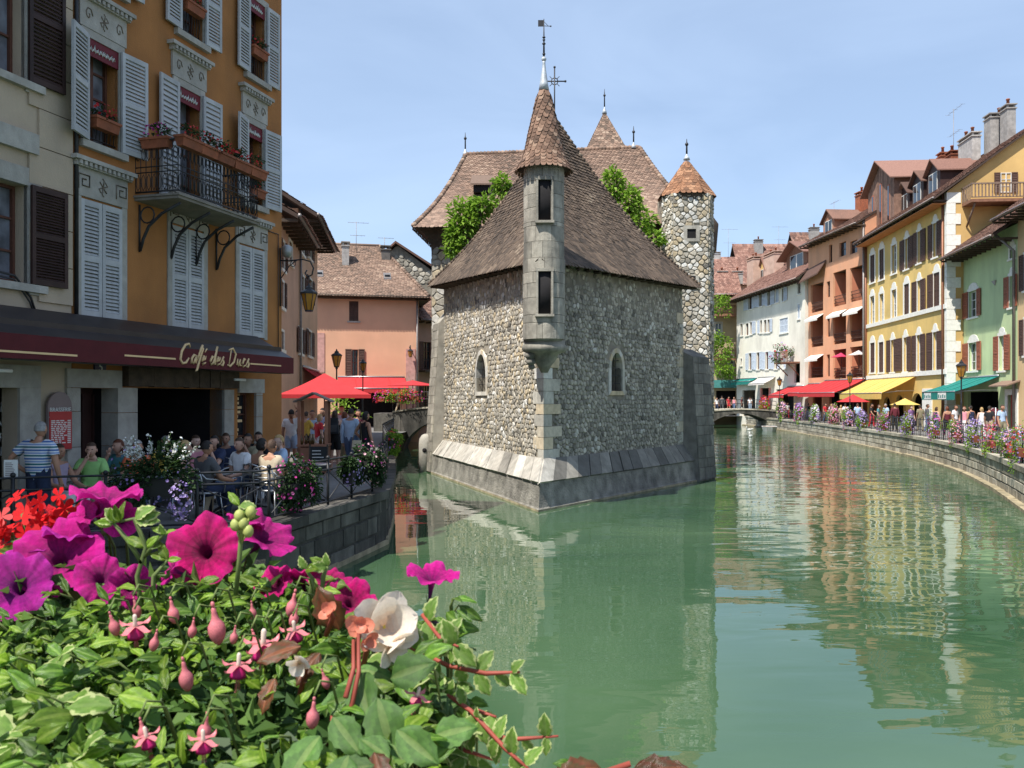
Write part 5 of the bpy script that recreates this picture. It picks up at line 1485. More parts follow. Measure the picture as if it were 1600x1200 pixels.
# -- salmon house with loggias
SF = make_rfac(1352, 1263, 80.2, 690); WS = SF.w
sal = thing('salmon_loggia_house', 'salmon house with stacked open loggias between the yellow and the white house', 'building', SF.pt(0), SF.a)
HS = (SF.z(1350,346)+SF.z(1300,362))/2
Z8 = lambda x, y: (1100+x/5.333, 380+y/5.333)
log = []
for x0, x1, rws in ((890,993,((335,572),(602,862),(935,1120))), (1076,1184,((232,520),(568,838),(884,1128))), (1216,1334,((192,480),(540,818),(860,1118)))):
    for t_, b_ in rws:
        a, c = Z8(x0,t_), Z8(x1,b_); pc = (a[0]+c[0])/2
        u0, u1 = sorted((SF.u(a[0]),SF.u(c[0]))); log.append((u0,u1,SF.z(pc,c[1]),SF.z(pc,a[1])))
ops = []
def z8(x0,x1,t,b_,sl=0,sr=0,st='',**k):
    a,c = Z8(x0,t), Z8(x1,b_); return (a[0],c[0],a[1],c[1],sl/5.333,sr/5.333,st,k)
mk = wins_px(SF, sal, [z8(1022,1050,318,450), z8(1022,1048,618,780), z8(1022,1048,928,1110), z8(1128,1184,-10,108), z8(1218,1278,-22,84), z8(1042,1068,12,160)], ops, fmat=M_FRBR, smat=None, sill=False, nx=1, nz=2)
ops += log + [(SF.u(1270),SF.u(1284),-.02,3.0),(SF.u(1296),SF.u(1346),-.02,3.0)]
shell(sal, WS, HS, 12, ops, M_SALO, gable=3.6, dep=.22); mk()
for u0,u1,z0,z1 in log:
    lg = MB(); rl_ = MB(); fu = MB()
    for (p,q,mi) in (((u0,.2,z0),(u0,2.2,z0),0),((u1,.2,z0),(u1,2.2,z0),0)):
        lg.quad(p,q,(q[0],q[1],z1),(p[0],p[1],z1),0)
    lg.quad((u0,2.2,z0),(u1,2.2,z0),(u1,2.2,z1),(u0,2.2,z1)); lg.quad((u0,.2,z0),(u1,.2,z0),(u1,2.2,z0),(u0,2.2,z0),1); lg.quad((u0,.2,z1),(u1,.2,z1),(u1,2.2,z1),(u0,2.2,z1),1)
    w_ = u1-u0; lg.box(u0+w_*.45,u1-w_*.1,2.12,2.18,z0,z0+2.3,2)
    for z in (.35,.7,1.0): rl_.tube([(u0,.12,z0+z),(u1,.12,z0+z)], .03, 4)
    for i in range(11): x = u0+w_*(i+.5)/11; rl_.tube([(x,.12,z0),(x,.12,z0+1.0)], .018, 4)
    if RN.random() < .6: fu.box(u0+w_*.5,u0+w_*.62,.8,1.2,z0,z0+.9); fu.box(u0+w_*.5,u0+w_*.62,.8,.85,z0+.9,z0+1.5); fu.box(u0+w_*.2,u0+w_*.36,1.0,1.4,z0+.68,z0+.72)
    lo_ = lg.build('loggia', [M_SALD, M_WOOD, M_GLASS], sal); rl_.build('railing', M_SHBR, lo_)
    if fu.v: fu.build('furniture', M_GRIND, lo_)
dk = MB()
for a,b_,c,d in ops[-2:]: dk.box(a-.1,b_+.1,1.5,1.6,c,d+.1)
dk.build('dark_interior', M_DARK, sal)
for k in (2,4,7):                                            # small white loggia awnings
    if k >= len(log): break
for u0,u1,z0,z1 in (log[4],log[7],log[2],log[1]):
    s = MB(); s.prism([(u0-.1,-.7,z1-.45),(u1+.1,-.7,z1-.45),(u1+.1,0,z1+.0),(u0-.1,0,z1+.0)], (0,0,.05)); s.box(u0-.1,u1+.1,-.7,-.67,z1-.62,z1-.45); s.build('loggia_blind', pm('white_canvas', (.72,.68,.62), .8, .08), sal)
gable_roof(sal, WS, HS, 12, 3.6, .9, M_ROOFB, eave=.9, og=.1)
q = MB(); q.tube([(WS-.1,-.12,0),(WS-.1,-.12,HS)], .1, 6); q.build('downpipe', M_PIPE, sal)
s = MB(); f = SF; a,b_ = sorted((SF.u(1258),SF.u(1291))); zz = SF.z(1275,432)
s.prism([(a,-.9,zz-.5),(b_,-.9,zz-.1),(b_,.0,zz+1.2),(a,.0,zz+.8)], (0,0,.15)); s.build('lean_to_roof', M_ROOFB, sal)
dormer(sal, (SF.u(1270)+SF.u(1290))/2, 2.6, 1.0, 5, HS-.4, HS+1.9, HS+2.9, M_GRIND, M_ROOFB)
chimney(sal, WS*.55, 4.5, HS+2, HS+5.0, 1.2, .9, 2); chimney(sal, WS*.2, 4.5, HS+2, HS+4.4, 1.0, .9, 1, M_TERRA)

# -- white house
WFc = make_rfac(1258, 1151, 93, 680); WW = WFc.w
wht = thing('white_house', 'old white house with pale blue shutters and a big wooden dormer on its roof', 'building', WFc.pt(0), WFc.a)
HW = (WFc.z(1155,457)+WFc.z(1254,436))/2; ops = []
rows = [z8(372,402,432,550,38,38), z8(462,486,415,525,38,38), z8(533,556,398,518,18,34), z8(598,624,382,492,st='c'), z8(650,668,374,484,0,28),
        z8(304,324,672,770), z8(348,372,668,768), z8(384,404,658,758,0,28), z8(468,486,642,746,18,0), z8(500,522,640,744), z8(530,552,636,742,0,20), z8(632,700,626,746,st='c'), z8(782,806,330,420), z8(782,800,510,630,st='c'),
        z8(306,318,962,1020), z8(374,400,916,1054,24,24), z8(440,466,910,1052,22,26), z8(513,540,906,1050,24,26), z8(588,614,902,1046,24,20), z8(662,682,900,1044,st='c')]
mk = wins_px(WFc, wht, rows, ops, fmat=M_FRBR, smat=M_SURW, sw=.14, shm=M_SHBL, nx=2, nz=3, nsl=20, fb=.07)
ops += [(WFc.u(1241),WFc.u(1250),WFc.z(1245,598),WFc.z(1245,568)),(WFc.u(1189),WFc.u(1203),-.02,3.4),(WFc.u(1213),WFc.u(1240),-.02,3.2),(WFc.u(1160),WFc.u(1180),-.02,3.2)]
shell(wht, WW, HW, 14, ops, M_WHW, gable=5.0); mk()
dk = MB()
for a,b_,c,d in ops[-4:]: dk.box(a-.1,b_+.1,1.5,1.6,c,d+.1)
dk.build('dark_interior', M_DARK, wht)
s = MB()
for x in (1189,1203): s.box(WFc.u(x)-.25,WFc.u(x)+.25,-.05,.1,0,3.4)
s.build('door_post', pm('pink_paint', (.62,.25,.22), .7, .1), wht)
gable_roof(wht, WW, HW, 14, 5.0, .9, M_ROOFR, eave=1.1, og=.3)
def wdm(px0,px1,pyt,pyb,yy,wall,mat):
    f = WFc.off(-yy); u0,u1 = sorted((f.u(px0),f.u(px1))); pc = (px0+px1)/2
    zb,zt = f.z(pc,pyb), f.z(pc,pyt); dormer(wht,(u0+u1)/2,u1-u0,yy,yy+5,zb-.8,zb+(zt-zb)*.6,zt,wall,mat,ov=.9)
wdm(1229,1262,378,424,2.2,M_GRIND,M_ROOFR)
for px0,px1,pyt,yy in ((1174,1184,402,3.0),(1200,1217,395,3.8)):
    f = WFc.off(-yy); u0,u1 = sorted((f.u(px0),f.u(px1))); chimney(wht,(u0+u1)/2,yy,HW+1,f.z((px0+px1)/2,pyt)-.4,u1-u0,1.2,2,pm('pink_chimney_render',(.48,.33,.26),.9,.15,2))
dormer(wht, WFc.off(-3.4).u(1192), 2.2, 3.4, 8, HW+1.5, HW+3.6, HW+5, M_BRGND, M_ROOFR)
antenna(wht, WW*.6, 7, HW+5, 4.5, 2.2)
bb = MB(); a,b_ = sorted((WFc.u(1229),WFc.u(1250))); z0 = WFc.z(1240,566); bb.box(a,b_,-1.4,0,z0-.15,z0); 
for i in range(14): x = a+(b_-a)*i/13; bb.tube([(x,-1.36,z0),(x,-1.36,z0+1.1)], .03, 4)
bb.tube([(a,-1.36,z0+1.1),(b_,-1.36,z0+1.1)], .04, 4); bb.tube([(a+.3,0,z0-1.4),(a+.3,-1.2,z0-.2)], .06, 4); bb.tube([(b_-.3,0,z0-1.4),(b_-.3,-1.2,z0-.2)], .06, 4)
bb.build('balcony', M_GRIND, wht)
BALC_W = WFc.pt((a+b_)/2, -1.2, z0)

# -- dark balconied house with the teal shop, and roofs beyond
TF = Fac(*at(1108,625,116)[:2], radians(-6)); WT = TF.u(1152)
tea = thing('vine_balcony_house', 'dim ochre house with vine hung balconies and a teal shop below behind the footbridge', 'building', TF.pt(0), TF.a)
HT = TF.z(1130,452); ops = [(TF.u(1118),TF.u(1127),TF.z(1122,535),TF.z(1122,505)),(TF.u(1138),TF.u(1146),TF.z(1142,575),TF.z(1142,555)),(TF.u(1119),TF.u(1150),-.02,3.2)]
shell(tea, WT, HT, 10, ops, pm('dim_ochre_render', (.34,.27,.16), .9, .2, .6), gable=3)
for o_ in ops[:2]: window(tea, *o_, fmat=M_FRWH, smat=M_SURR, sw=.2)
dk = MB(); a,b_,c,d = ops[2]; dk.box(a-.1,b_+.1,1.5,1.6,c,d+.1); dk.build('dark_interior', M_DARK, tea)
s = MB(); s.box(TF.u(1112),TF.u(1151),-.8,0,TF.z(1130,606),TF.z(1130,594)); s.build('shop_fascia', pm('teal_shop_paint', (.06,.22,.21), .6, .15), tea)
for py in (492,560):
    s = MB(); zz = TF.z(1130,py); s.box(TF.u(1110),TF.u(1147),-1.6,0,zz-.3,zz)
    for i in range(16): x = TF.u(1110)+(TF.u(1147)-TF.u(1110))*i/15; s.tube([(x,-1.55,zz),(x,-1.55,zz+1)], .035, 4)
    s.tube([(TF.u(1110),-1.55,zz+1),(TF.u(1147),-1.55,zz+1)], .05, 4); s.build('balcony', M_GRIND, tea)
gable_roof(tea, WT, HT, 10, 4.5, 1, M_ROOFR, eave=1.4)
for px in (1128,1152):
    f = TF.off(-3); chimney(tea, f.u(px), 3, HT+1, f.z(px,424)-.4, 1.3, 1.1, 1)
for i, (px0, px1, pyt, pye, Y, m, lab) in enumerate(((1105,1170,404,440,135,M_PINK,'distant pink house with a plain red roof above the vine balconies'),(1160,1262,384,432,142,M_BRGND,'distant ochre house whose long red roof rises behind the white house'),(1255,1345,366,420,128,M_PEACH,'distant peach house with a brown roof behind the salmon loggia house'))):
    p = at(px0,625,Y); f = Fac(p.x,p.y,0.0); w_ = f.u(px1)
    h = thing('distant_house', lab, 'building', f.pt(0), 0, 'rooftops rising behind the right bank')
    H = f.z((px0+px1)/2,pye); shell(h, w_, H, 10, [], m)
    gable_roof(h, w_, H, 10, f.off(-5).z((px0+px1)/2,pyt)-H, .5, M_ROOFR if i < 2 else M_ROOFB, pieces=True, tw=.4, rh=.45)
    chimney(h, w_*.35, 4, H+1, f.off(-4).z((px0+px1)/2,pyt)-H*0+.6, 1.3, 1, 1); antenna(h, w_*.7, 5, H+3, 6, 2.5)
# right footbridge
rb = thing('arched_footbridge', 'flat arched stone footbridge at the far end of the right canal', 'bridge', (21.5,100,0))
s = MB(); n = 12; w_ = 8.6
top = [(w_*i/n-.6, 1.55+.5*sin(pi*(i/n*.7+.1))) for i in range(n+1)]
bot = [(.2+(w_-.9)*i/n, -.3+1.95*sin(pi*i/n)**.55) for i in range(n+1)]
for i in range(n):
    for yy in (0,4): s.quad((bot[i][0],yy,bot[i][1]),(bot[i+1][0],yy,bot[i+1][1]),(top[i+1][0],yy,top[i+1][1]),(top[i][0],yy,top[i][1]))
    s.quad((bot[i][0],0,bot[i][1]),(bot[i+1][0],0,bot[i+1][1]),(bot[i+1][0],4,bot[i+1][1]),(bot[i][0],4,bot[i][1]))
    s.prism([(top[i][0],-.08,top[i][1]),(top[i+1][0],-.08,top[i+1][1]),(top[i+1][0],4.08,top[i+1][1]),(top[i][0],4.08,top[i][1])], (0,0,.15), 1)
s.box(-7,-.4,0,4,-.5,1.6,0); s.build('arch', [M_QWL, M_QW], rb)
s = MB()
for z in (.55,1.0): s.tube([(x,.05,t+.15+z) for x,t in top], .03, 4)
for x,t in top: s.tube([(x,.05,t+.1),(x,.05,t+1.15)], .025, 4)
s.build('railing', M_IRON, rb)
s = MB(); q = at(1202,664,92)
bo = thing('moored_punt', 'small grey flat boat moored by the quay beside the arched footbridge', 'boat', (q.x,q.y,0), radians(75))
hull = [(-2.2,-.3),(-1.6,-.75),(1.6,-.75),(2.3,-.35),(2.3,.35),(1.6,.75),(-1.6,.75),(-2.2,.3)]
vs = [(x*.9,y*.8,-.15) for x,y in hull]+[(x,y,.45) for x,y in hull]+[(x*.94,y*.88,.45) for x,y in hull]+[(x*.88,y*.75,.1) for x,y in hull]
s.add(vs, [(r*8+i,r*8+(i+1)%8,(r+1)*8+(i+1)%8,(r+1)*8+i) for r in range(3) for i in range(8)]+[tuple(range(24,32)),tuple(range(7,-1,-1))])
s.build('hull', pm('grey_boat_paint', (.42,.42,.40), .6, .15), bo)
s = MB()
for x in (-1,.2,1.3): s.box(x-.15,x+.15,-.68,.68,.34,.39)
s.build('thwart', M_GRIND, bo)
# ---------------------------------------------------------------- plants kit
M_LEAF = pm('leaf_green', (.07,.14,.03), .55, .25, 5, spec=.35, transl=.35, ramp=[(0,(.028,.062,.016)),(.5,(.062,.135,.028)),(1,(.125,.215,.045))])
M_LEAFY = pm('leaf_bright_green', (.12,.22,.04), .55, .2, 5, spec=.3, transl=.45, ramp=[(0,(.10,.20,.022)),(.5,(.22,.37,.04)),(1,(.36,.50,.08))])
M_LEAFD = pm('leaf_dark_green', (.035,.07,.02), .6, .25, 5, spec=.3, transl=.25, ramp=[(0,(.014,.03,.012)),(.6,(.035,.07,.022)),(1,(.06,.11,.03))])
M_BARK = pm('bark', (.12,.09,.06), .95, .3, 8, .8, 30)
def petal_mat(name, *cols):
    n = len(cols)
    return pm(name, cols[0], .6, .12, 6, spec=.25, transl=.3, ramp=[(i/(n-1), c) for i, c in enumerate(cols)])
M_PURP = petal_mat('mauve_petals', (.24,.16,.42), (.36,.26,.55), (.52,.42,.66))
M_MAG = petal_mat('magenta_petals', (.42,.02,.20), (.58,.06,.32), (.68,.22,.45))
M_REDP = petal_mat('red_petals', (.42,.015,.02), (.60,.03,.035), (.70,.10,.09))
M_PNKP = petal_mat('pink_petals', (.60,.22,.32), (.72,.38,.45), (.80,.55,.58))
M_WHP = petal_mat('white_petals', (.66,.66,.62), (.78,.78,.75), (.82,.82,.80))
M_MIXP = petal_mat('mixed_petals', (.50,.03,.16), (.66,.30,.42), (.36,.26,.55), (.60,.03,.035))
def rvec(rnd=RN):
    while True:
        v = V3((rnd.uniform(-1,1), rnd.uniform(-1,1), rnd.uniform(-1,1)))
        if .05 < v.length < 1: return v
def leaf_quad(mb, p, d, up, l, w, t, m=0, fold=.18):
    d = d.normalized(); s = d.cross(up)
    if s.length < 1e-4: s = d.orthogonal()
    s.normalize(); n = s.cross(d)
    mb.add([p, p+d*l*.45+s*w*.5+n*l*fold, p+d*l-n*l*fold*.5, p+d*l*.45-s*w*.5+n*l*fold], [(0,1,2),(0,2,3)], m, t)
def leaf_cloud(mb, c, r, n, size, m=0, clumps=9, rnd=RN, hollow=.45):
    c = V3(c); r = V3(r if isinstance(r,(tuple,list)) else (r,r,r))
    cl = [rvec(rnd)*.8 for _ in range(clumps)]
    for i in range(n):
        k = rnd.choice(cl); v = k + rvec(rnd)*.42
        if v.length > 1.15: continue
        p = c + V3((v.x*r.x, v.y*r.y, v.z*r.z))
        d = (V3((v.x,v.y,v.z*.5)).normalized()*.8 + rvec(rnd)*.9 + V3((0,0,-.15)))
        leaf_quad(mb, p, d, rvec(rnd)*.7+V3((0,0,1)), size*rnd.uniform(.7,1.3), size*rnd.uniform(.45,.75), rnd.random()*.6+.4*rnd.random()*(1 if k.z > 0 else .5), m)
def blossoms(mb, c, r, n, size, m=0, rnd=RN, low=-1.0):
    c = V3(c)
    for i in range(n):
        v = rvec(rnd).normalized()*rnd.uniform(.8,1.08)
        if v.z < low: v.z = -v.z
        p = c + V3((v.x*r[0], v.y*r[1], v.z*r[2])); nn = (v + rvec(rnd)*.5 - V3((0,.3,0))).normalized()
        a = nn.orthogonal().normalized(); b_ = nn.cross(a); s = size*rnd.uniform(.7,1.25); k = 5
        vs = [p - nn*s*.15] + [p + (a*cos(2*pi*(j+.5*(j%1))/k) + b_*sin(2*pi*j/k))*s*.5 for j in range(k)]
        mb.add(vs, [(0,1+j,1+(j+1)%k) for j in range(k)], m, rnd.random())

# ---------------------------------------------------------------- trees in the palace court
def court_tree(name, label, clouds, trunk):
    t = thing(name, label, 'tree', trunk, 0, 'trees growing behind the prow roof')
    s = MB()
    for (px,py,Y,rx,rz,n) in clouds:
        c = at(px,py,Y)-V3(trunk); k = Y/FPX
        leaf_cloud(s, c, (rx*k, rx*k*.8, rz*k), int(n*.8), .27, clumps=20)
        for _ in range(12): v = rvec(); s.tube([c-V3((0,0,rz*k*.4)), c+V3((v.x*rx*k*.8,v.y*rx*k*.6,v.z*rz*k*.8))], [.03,.008], 4, 1, .3)
    s.build('crown', [M_LEAFY, M_BARK], t)
    s = MB(); b0 = V3((0,0,0))
    for (px,py,Y,rx,rz,n) in clouds: s.tube([b0, (b0+at(px,py,Y)-V3(trunk))*.5+V3((0,0,.4)), at(px,py,Y)-V3(trunk)], [.16,.09,.03], 6)
    s.build('trunk', M_BARK, t)
court_tree('courtyard_tree', 'bright green leafy tree showing left of the prow roof', [(724,350,41,26,38,900),(752,322,41,24,21,500),(786,290,41.5,18,22,320),(710,385,41,18,22,300)], (-1.6,41,7))
court_tree('courtyard_tree', 'bright green climbing tree showing right of the prow roof', [(958,290,41,22,26,420),(985,320,41,26,30,520),(1004,350,40.5,18,26,300),(1022,376,40,14,16,180)], (5.8,41,7))
# vines on the balcony house
for lab, c, r, n in (('upper clump of bright vines hanging from the balcony beside the stair tower', at(1127,476,112), (1.6,1.0,1.8), 350), ('large middle vine hanging below the wooden balcony beside the stair tower', at(1129,545,112), (1.9,1.0,2.4), 520), ('low bushy vine above the teal shop sign beside the stair tower', at(1130,580,112), (2.0,1.0,1.1), 320)):
    s = MB(); leaf_cloud(s, (0,0,0), r, n, .42); tag(s.build('hanging_vine', M_LEAFY, None, c), lab, 'vine', 'vines on the balcony house')

# ---------------------------------------------------------------- railings and flower baskets
def polyline_at(pts, px):            # where the ray through this column meets a quay line
    k = (px-800)/FPX
    for (x0,y0),(x1,y1) in zip(pts[:-1], pts[1:]):
        f0, f1 = x0-k*y0, x1-k*y1
        if f0*f1 <= 0 and abs(f0-f1) > 1e-9:
            t = f0/(f0-f1); return V3((x0+(x1-x0)*t, y0+(y1-y0)*t, 0)), atan2(y1-y0, x1-x0)
    return None
def offset_line(pts, d):
    out = []
    for i, p in enumerate(pts):
        a = V3((*pts[max(0,i-1)],0)); b_ = V3((*pts[min(len(pts)-1,i+1)],0)); t = (b_-a).normalized()
        out.append((p[0]-t.y*d, p[1]+t.x*d))
    return out
def railing(name, label, line, heights, post, bars=None, cross=False, r=.018):
    pts = resample([(x,y,0) for x,y in line], .2)
    o = thing(name, label, 'railing', (pts[0].x, pts[0].y, QZ))
    org = V3((pts[0].x, pts[0].y, 0)); s = MB()
    step = 4
    for h in heights: s.tube([p-org+V3((0,0,h)) for p in pts[::step]+[pts[-1]]], r, 5)
    s.build('rail', M_IRON, o)
    k = max(1,int(post/.2)); s = MB(); s.tube([(0,0,0),(0,0,max(heights)+.02)], .026, 6); s.ball((0,0,max(heights)+.04), .04); me = s.mesh('post', M_IRON)
    ps = pts[::k]
    for p in ps: link('post', me, o, p-org)
    if cross:
        for a, b_ in zip(ps[:-1], ps[1:]):
            s = MB(); a, b_ = a-org, b_-org; z0, z1 = .12, min(heights[:2])-.03
            s.tube([a+V3((0,0,z0)), b_+V3((0,0,z1))], .012, 4); s.tube([a+V3((0,0,z1)), b_+V3((0,0,z0))], .012, 4); s.build('cross_bar', M_IRON, o)
    if bars:
        s = MB()
        for p in pts[::bars]: s.tube([p-org+V3((0,0,.05)), p-org+V3((0,0,max(heights)))], .011, 4)
        s.build('bars', M_IRON, o, kind='stuff')
    return o
RAILL = offset_line(LB[1:10], .16)
railing('quay_railing', 'black iron railing with crossed bars along the left cafe terrace', RAILL, (.70,.88,.1), 1.3, cross=True)
RAILR = offset_line(RB, -.2)
i0 = next(i for i,p in enumerate(RAILR) if p[1] > 14)
railing('quay_railing', 'long thin iron railing hung with flowers along the right quay', RAILR[i0:], (.12,.55,.95), 1.6, bars=2)
def basket(label, p, w, h, mats, n=260, pmat=None, leaf=M_LEAF, bl=(90,90), bs=.05, planter=True, group='flower boxes hung on the right quay railing', ls=.07, rz=0.0, low=-.6):
    o = thing('flower_box', label, 'flower box', (p.x,p.y,p.z), rz, group)
    if planter:
        s = MB(); a, d, hh = w*.36, .12, .10
        s.add([(-a*.9,-d*.8,-hh-.12),(a*.9,-d*.8,-hh-.12),(a*.9,d*.8,-hh-.12),(-a*.9,d*.8,-hh-.12),(-a,-d,.04),(a,-d,.04),(a,d,.04),(-a,d,.04)], [(0,3,2,1),(4,5,6,7),(0,1,5,4),(1,2,6,5),(2,3,7,6),(3,0,4,7)])
        s.build('planter', pmat or M_TERRA, o)
    s = MB(); leaf_cloud(s, (0,0,.02), (w*.5,min(.34,w*.36),h*.5), n, ls, clumps=11); s.build('foliage', leaf, o)
    for m, k in zip(mats, bl):
        s = MB(); c = (RN.uniform(-.12,.12)*w,-.03,RN.uniform(-.06,.05)*h); blossoms(s, c, (w*.5,min(.36,w*.38),h*.46), k, bs, low=low); s.build('blossoms', m, o)
    return o
LR = [(1195,636,28,20,(M_REDP,M_MIXP),'small flower box with red blooms nearest the far footbridge'),(1222,642,24,22,(M_PURP,M_PNKP),'small mauve and pink flower box, second from the far footbridge'),
 (1250,648,26,22,(M_PURP,M_MAG),'purple and magenta flower box before the first red awning'),(1275,651,28,22,(M_PURP,M_WHP),'purple and white flower box before the big red awning'),
 (1303,653,30,24,(M_PNKP,M_MIXP),'pink mixed flower box below the red parasol'),(1326,658,28,26,(M_PURP,M_PNKP),'mauve flower box left of the lamp before the yellow awning'),
 (1349,661,28,24,(M_PURP,M_PURP),'all purple flower box under the yellow awning'),(1382,663,30,24,(M_MAG,M_PURP),'magenta flower box left of the yellow parasol'),
 (1420,667,30,28,(M_PURP,M_PURP),'round lavender flower ball below the yellow parasol'),(1463,673,36,34,(M_PURP,M_MAG),'large lavender box with magenta blooms before the white pier'),
 (1497,677,32,30,(M_MIXP,M_PNKP),'loose pink and green box beneath the near street lamp'),(1525,682,44,36,(M_PURP,M_PURP),'wide mauve flower box below the teal awning'),
 (1552,690,40,38,(M_MIXP,M_REDP),'red and pink flower box before the shop door'),(1580,694,26,30,(M_PNKP,M_PURP),'narrow pink flower box next to the red door'),(1598,702,44,46,(M_REDP,M_PURP),'largest red and mauve flower box at the right edge')]
for px,py,w,h,ms,lab in LR:
    q, a = polyline_at(RAILR, px); z = EYE+(HZ-py)/FPX*q.y; k = q.y/FPX
    f = 1.0+.1*(q.y > 70)
    basket(lab, V3((q.x-.1,q.y,z)), w*k*1.75*f, h*k*1.75, ms, n=520, bl=(170,130), bs=max(.06,.0016*q.y), rz=a, ls=max(.08,.002*q.y), leaf=M_LEAFY)
# left terrace baskets
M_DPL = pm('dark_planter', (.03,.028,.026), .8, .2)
GL_ = 'flower tubs hung on the terrace railing'
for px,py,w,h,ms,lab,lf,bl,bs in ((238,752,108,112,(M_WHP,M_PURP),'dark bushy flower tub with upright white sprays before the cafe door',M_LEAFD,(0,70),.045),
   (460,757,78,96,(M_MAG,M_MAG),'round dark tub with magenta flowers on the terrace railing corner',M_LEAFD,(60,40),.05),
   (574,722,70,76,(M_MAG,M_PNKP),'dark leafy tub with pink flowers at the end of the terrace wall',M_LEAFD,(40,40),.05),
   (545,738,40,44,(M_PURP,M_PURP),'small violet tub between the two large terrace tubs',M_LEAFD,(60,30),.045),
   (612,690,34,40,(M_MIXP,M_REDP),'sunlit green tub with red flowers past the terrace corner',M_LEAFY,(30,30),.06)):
    q, a = polyline_at(RAILL, px) or (V3((-4.6,13.2,0)),0)
    if px == 238: q = V3((at(238,752,13.2).x,13.2,0)); a = 0
    if px == 612: q = V3((at(612,690,27).x,27,0))
    z = EYE+(HZ-py)/FPX*q.y; k = q.y/FPX
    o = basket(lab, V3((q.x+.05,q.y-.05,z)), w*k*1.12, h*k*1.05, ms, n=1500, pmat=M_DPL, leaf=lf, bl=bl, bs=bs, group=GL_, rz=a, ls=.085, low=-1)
    if px == 238:
        s = MB()
        for i in range(26):
            x = RN.uniform(-.35,.55); b0 = V3((x*.6,RN.uniform(-.2,.2),.25)); t = V3((x*1.3,RN.uniform(-.3,.2),RN.uniform(.4,.72))); s.tube([b0,t], .004, 3, 1)
            for j in range(7): blossoms(s, b0.lerp(t,.45+.09*j), (.03,.03,.03), 2, .035)
        s.build('white_sprays', [M_WHP, M_LEAF], o)
        s = MB(); blossoms(s, (.42,-.1,-.28), (.17,.2,.3), 130, .045, low=-1); s.build('violet_trail', M_PURP, o, kind='stuff')
for px,py,lab in ((604,622,'dark red flower box on the left footbridge parapet'),(641,620,'pink and green flower box at the middle of the left footbridge')):
    p = at(px,py,56.8); basket(lab, p, 1.6, 1.1, (M_REDP,M_MAG), n=240, bl=(90,60), bs=.1, ls=.14, leaf=M_LEAFY, group='flower boxes on the left footbridge')
s = MB(); leaf_cloud(s, (0,0,0), (.9,.6,.9), 260, .14); tag(s.build('potted_shrub', M_LEAFY, None, at(541,645,33)), 'pale green potted shrub behind the strolling couple on the left quay', 'shrub')
o = basket('overflowing flower box with pale blooms on the white house balcony', BALC_W+V3((0,-.2,.9)), 3.0, 2.0, (M_PNKP,M_REDP), n=420, bl=(60,40), bs=.16, ls=.2, leaf=M_LEAF, group=None, planter=False) if False else None
s = MB(); 
BX = thing('balcony_planting', 'overflowing balcony planting with pale blooms on the white house', 'plants', BALC_W)
leaf_cloud(s, (0,0,.9), (1.6,.5,1.2), 480, .22); s.build('foliage', M_LEAF, BX)
s = MB(); blossoms(s, (0,0,.9), (1.6,.6,1.2), 60, .2); s.build('blossoms', M_MIXP, BX)
# terracotta boxes on the cafe balcony rail and sills
GB = 'terracotta flower boxes on the orange cafe building'
cafe_pt = lambda u, y, z: FA.pt(u, y, z)
boxes = [(bu0+.05,-.45,rl,pi/2,'terracotta box on the short near side of the iron balcony')]
for i, (px, lb_) in enumerate(((292,'first terracotta box along the balcony front, nearest its corner'),(321,'second terracotta box along the balcony front'),(345,'third terracotta box along the balcony front, beside the middle bracket'),(372,'fourth terracotta box along the balcony front'),(397,'last terracotta box on the far end of the balcony front, red geraniums'))):
    boxes.append((FA.off(pj).u(px)+.0,-pj-.05,rl,0,lb_))
boxes += [(sum(w2[0])/2,-.05,z2b+.42,0,'terracotta box on the guard rail of the window left of the balcony'),(sum(w3[1])/2,-.05,z3b+.62,0,'terracotta box in the middle top floor window'),(sum(w3[2])/2,-.05,z3b+.62,0,'terracotta box in the right top floor window'),(sum(w2[2])/2,-.05,z2b+.3,0,'low terracotta box in the window behind the balcony end')]
for u, y, z, r, lab in boxes:
    p = cafe_pt(u, y, z); o = thing('flower_box', lab, 'flower box', p, FA.a+r, GB); s = MB()
    s.add([(-.27,-.07,-.15),(.27,-.07,-.15),(.27,.07,-.15),(-.27,.07,-.15),(-.30,-.1,.03),(.30,-.1,.03),(.30,.1,.03),(-.30,.1,.03)], [(0,3,2,1),(4,5,6,7),(0,1,5,4),(1,2,6,5),(2,3,7,6),(3,0,4,7)]); s.box(-.315,.315,-.115,.115,.0,.045); s.build('planter', M_TERRA, o)
    s = MB(); leaf_cloud(s, (0,0,.14), (.30,.14,.15), 110, .07); s.build('foliage', M_LEAFD, o)
    s = MB(); blossoms(s, (0,0,.2), (.28,.14,.14), 26, .055); s.build('blossoms', RN.choice([M_REDP,M_MAG,M_REDP]), o)

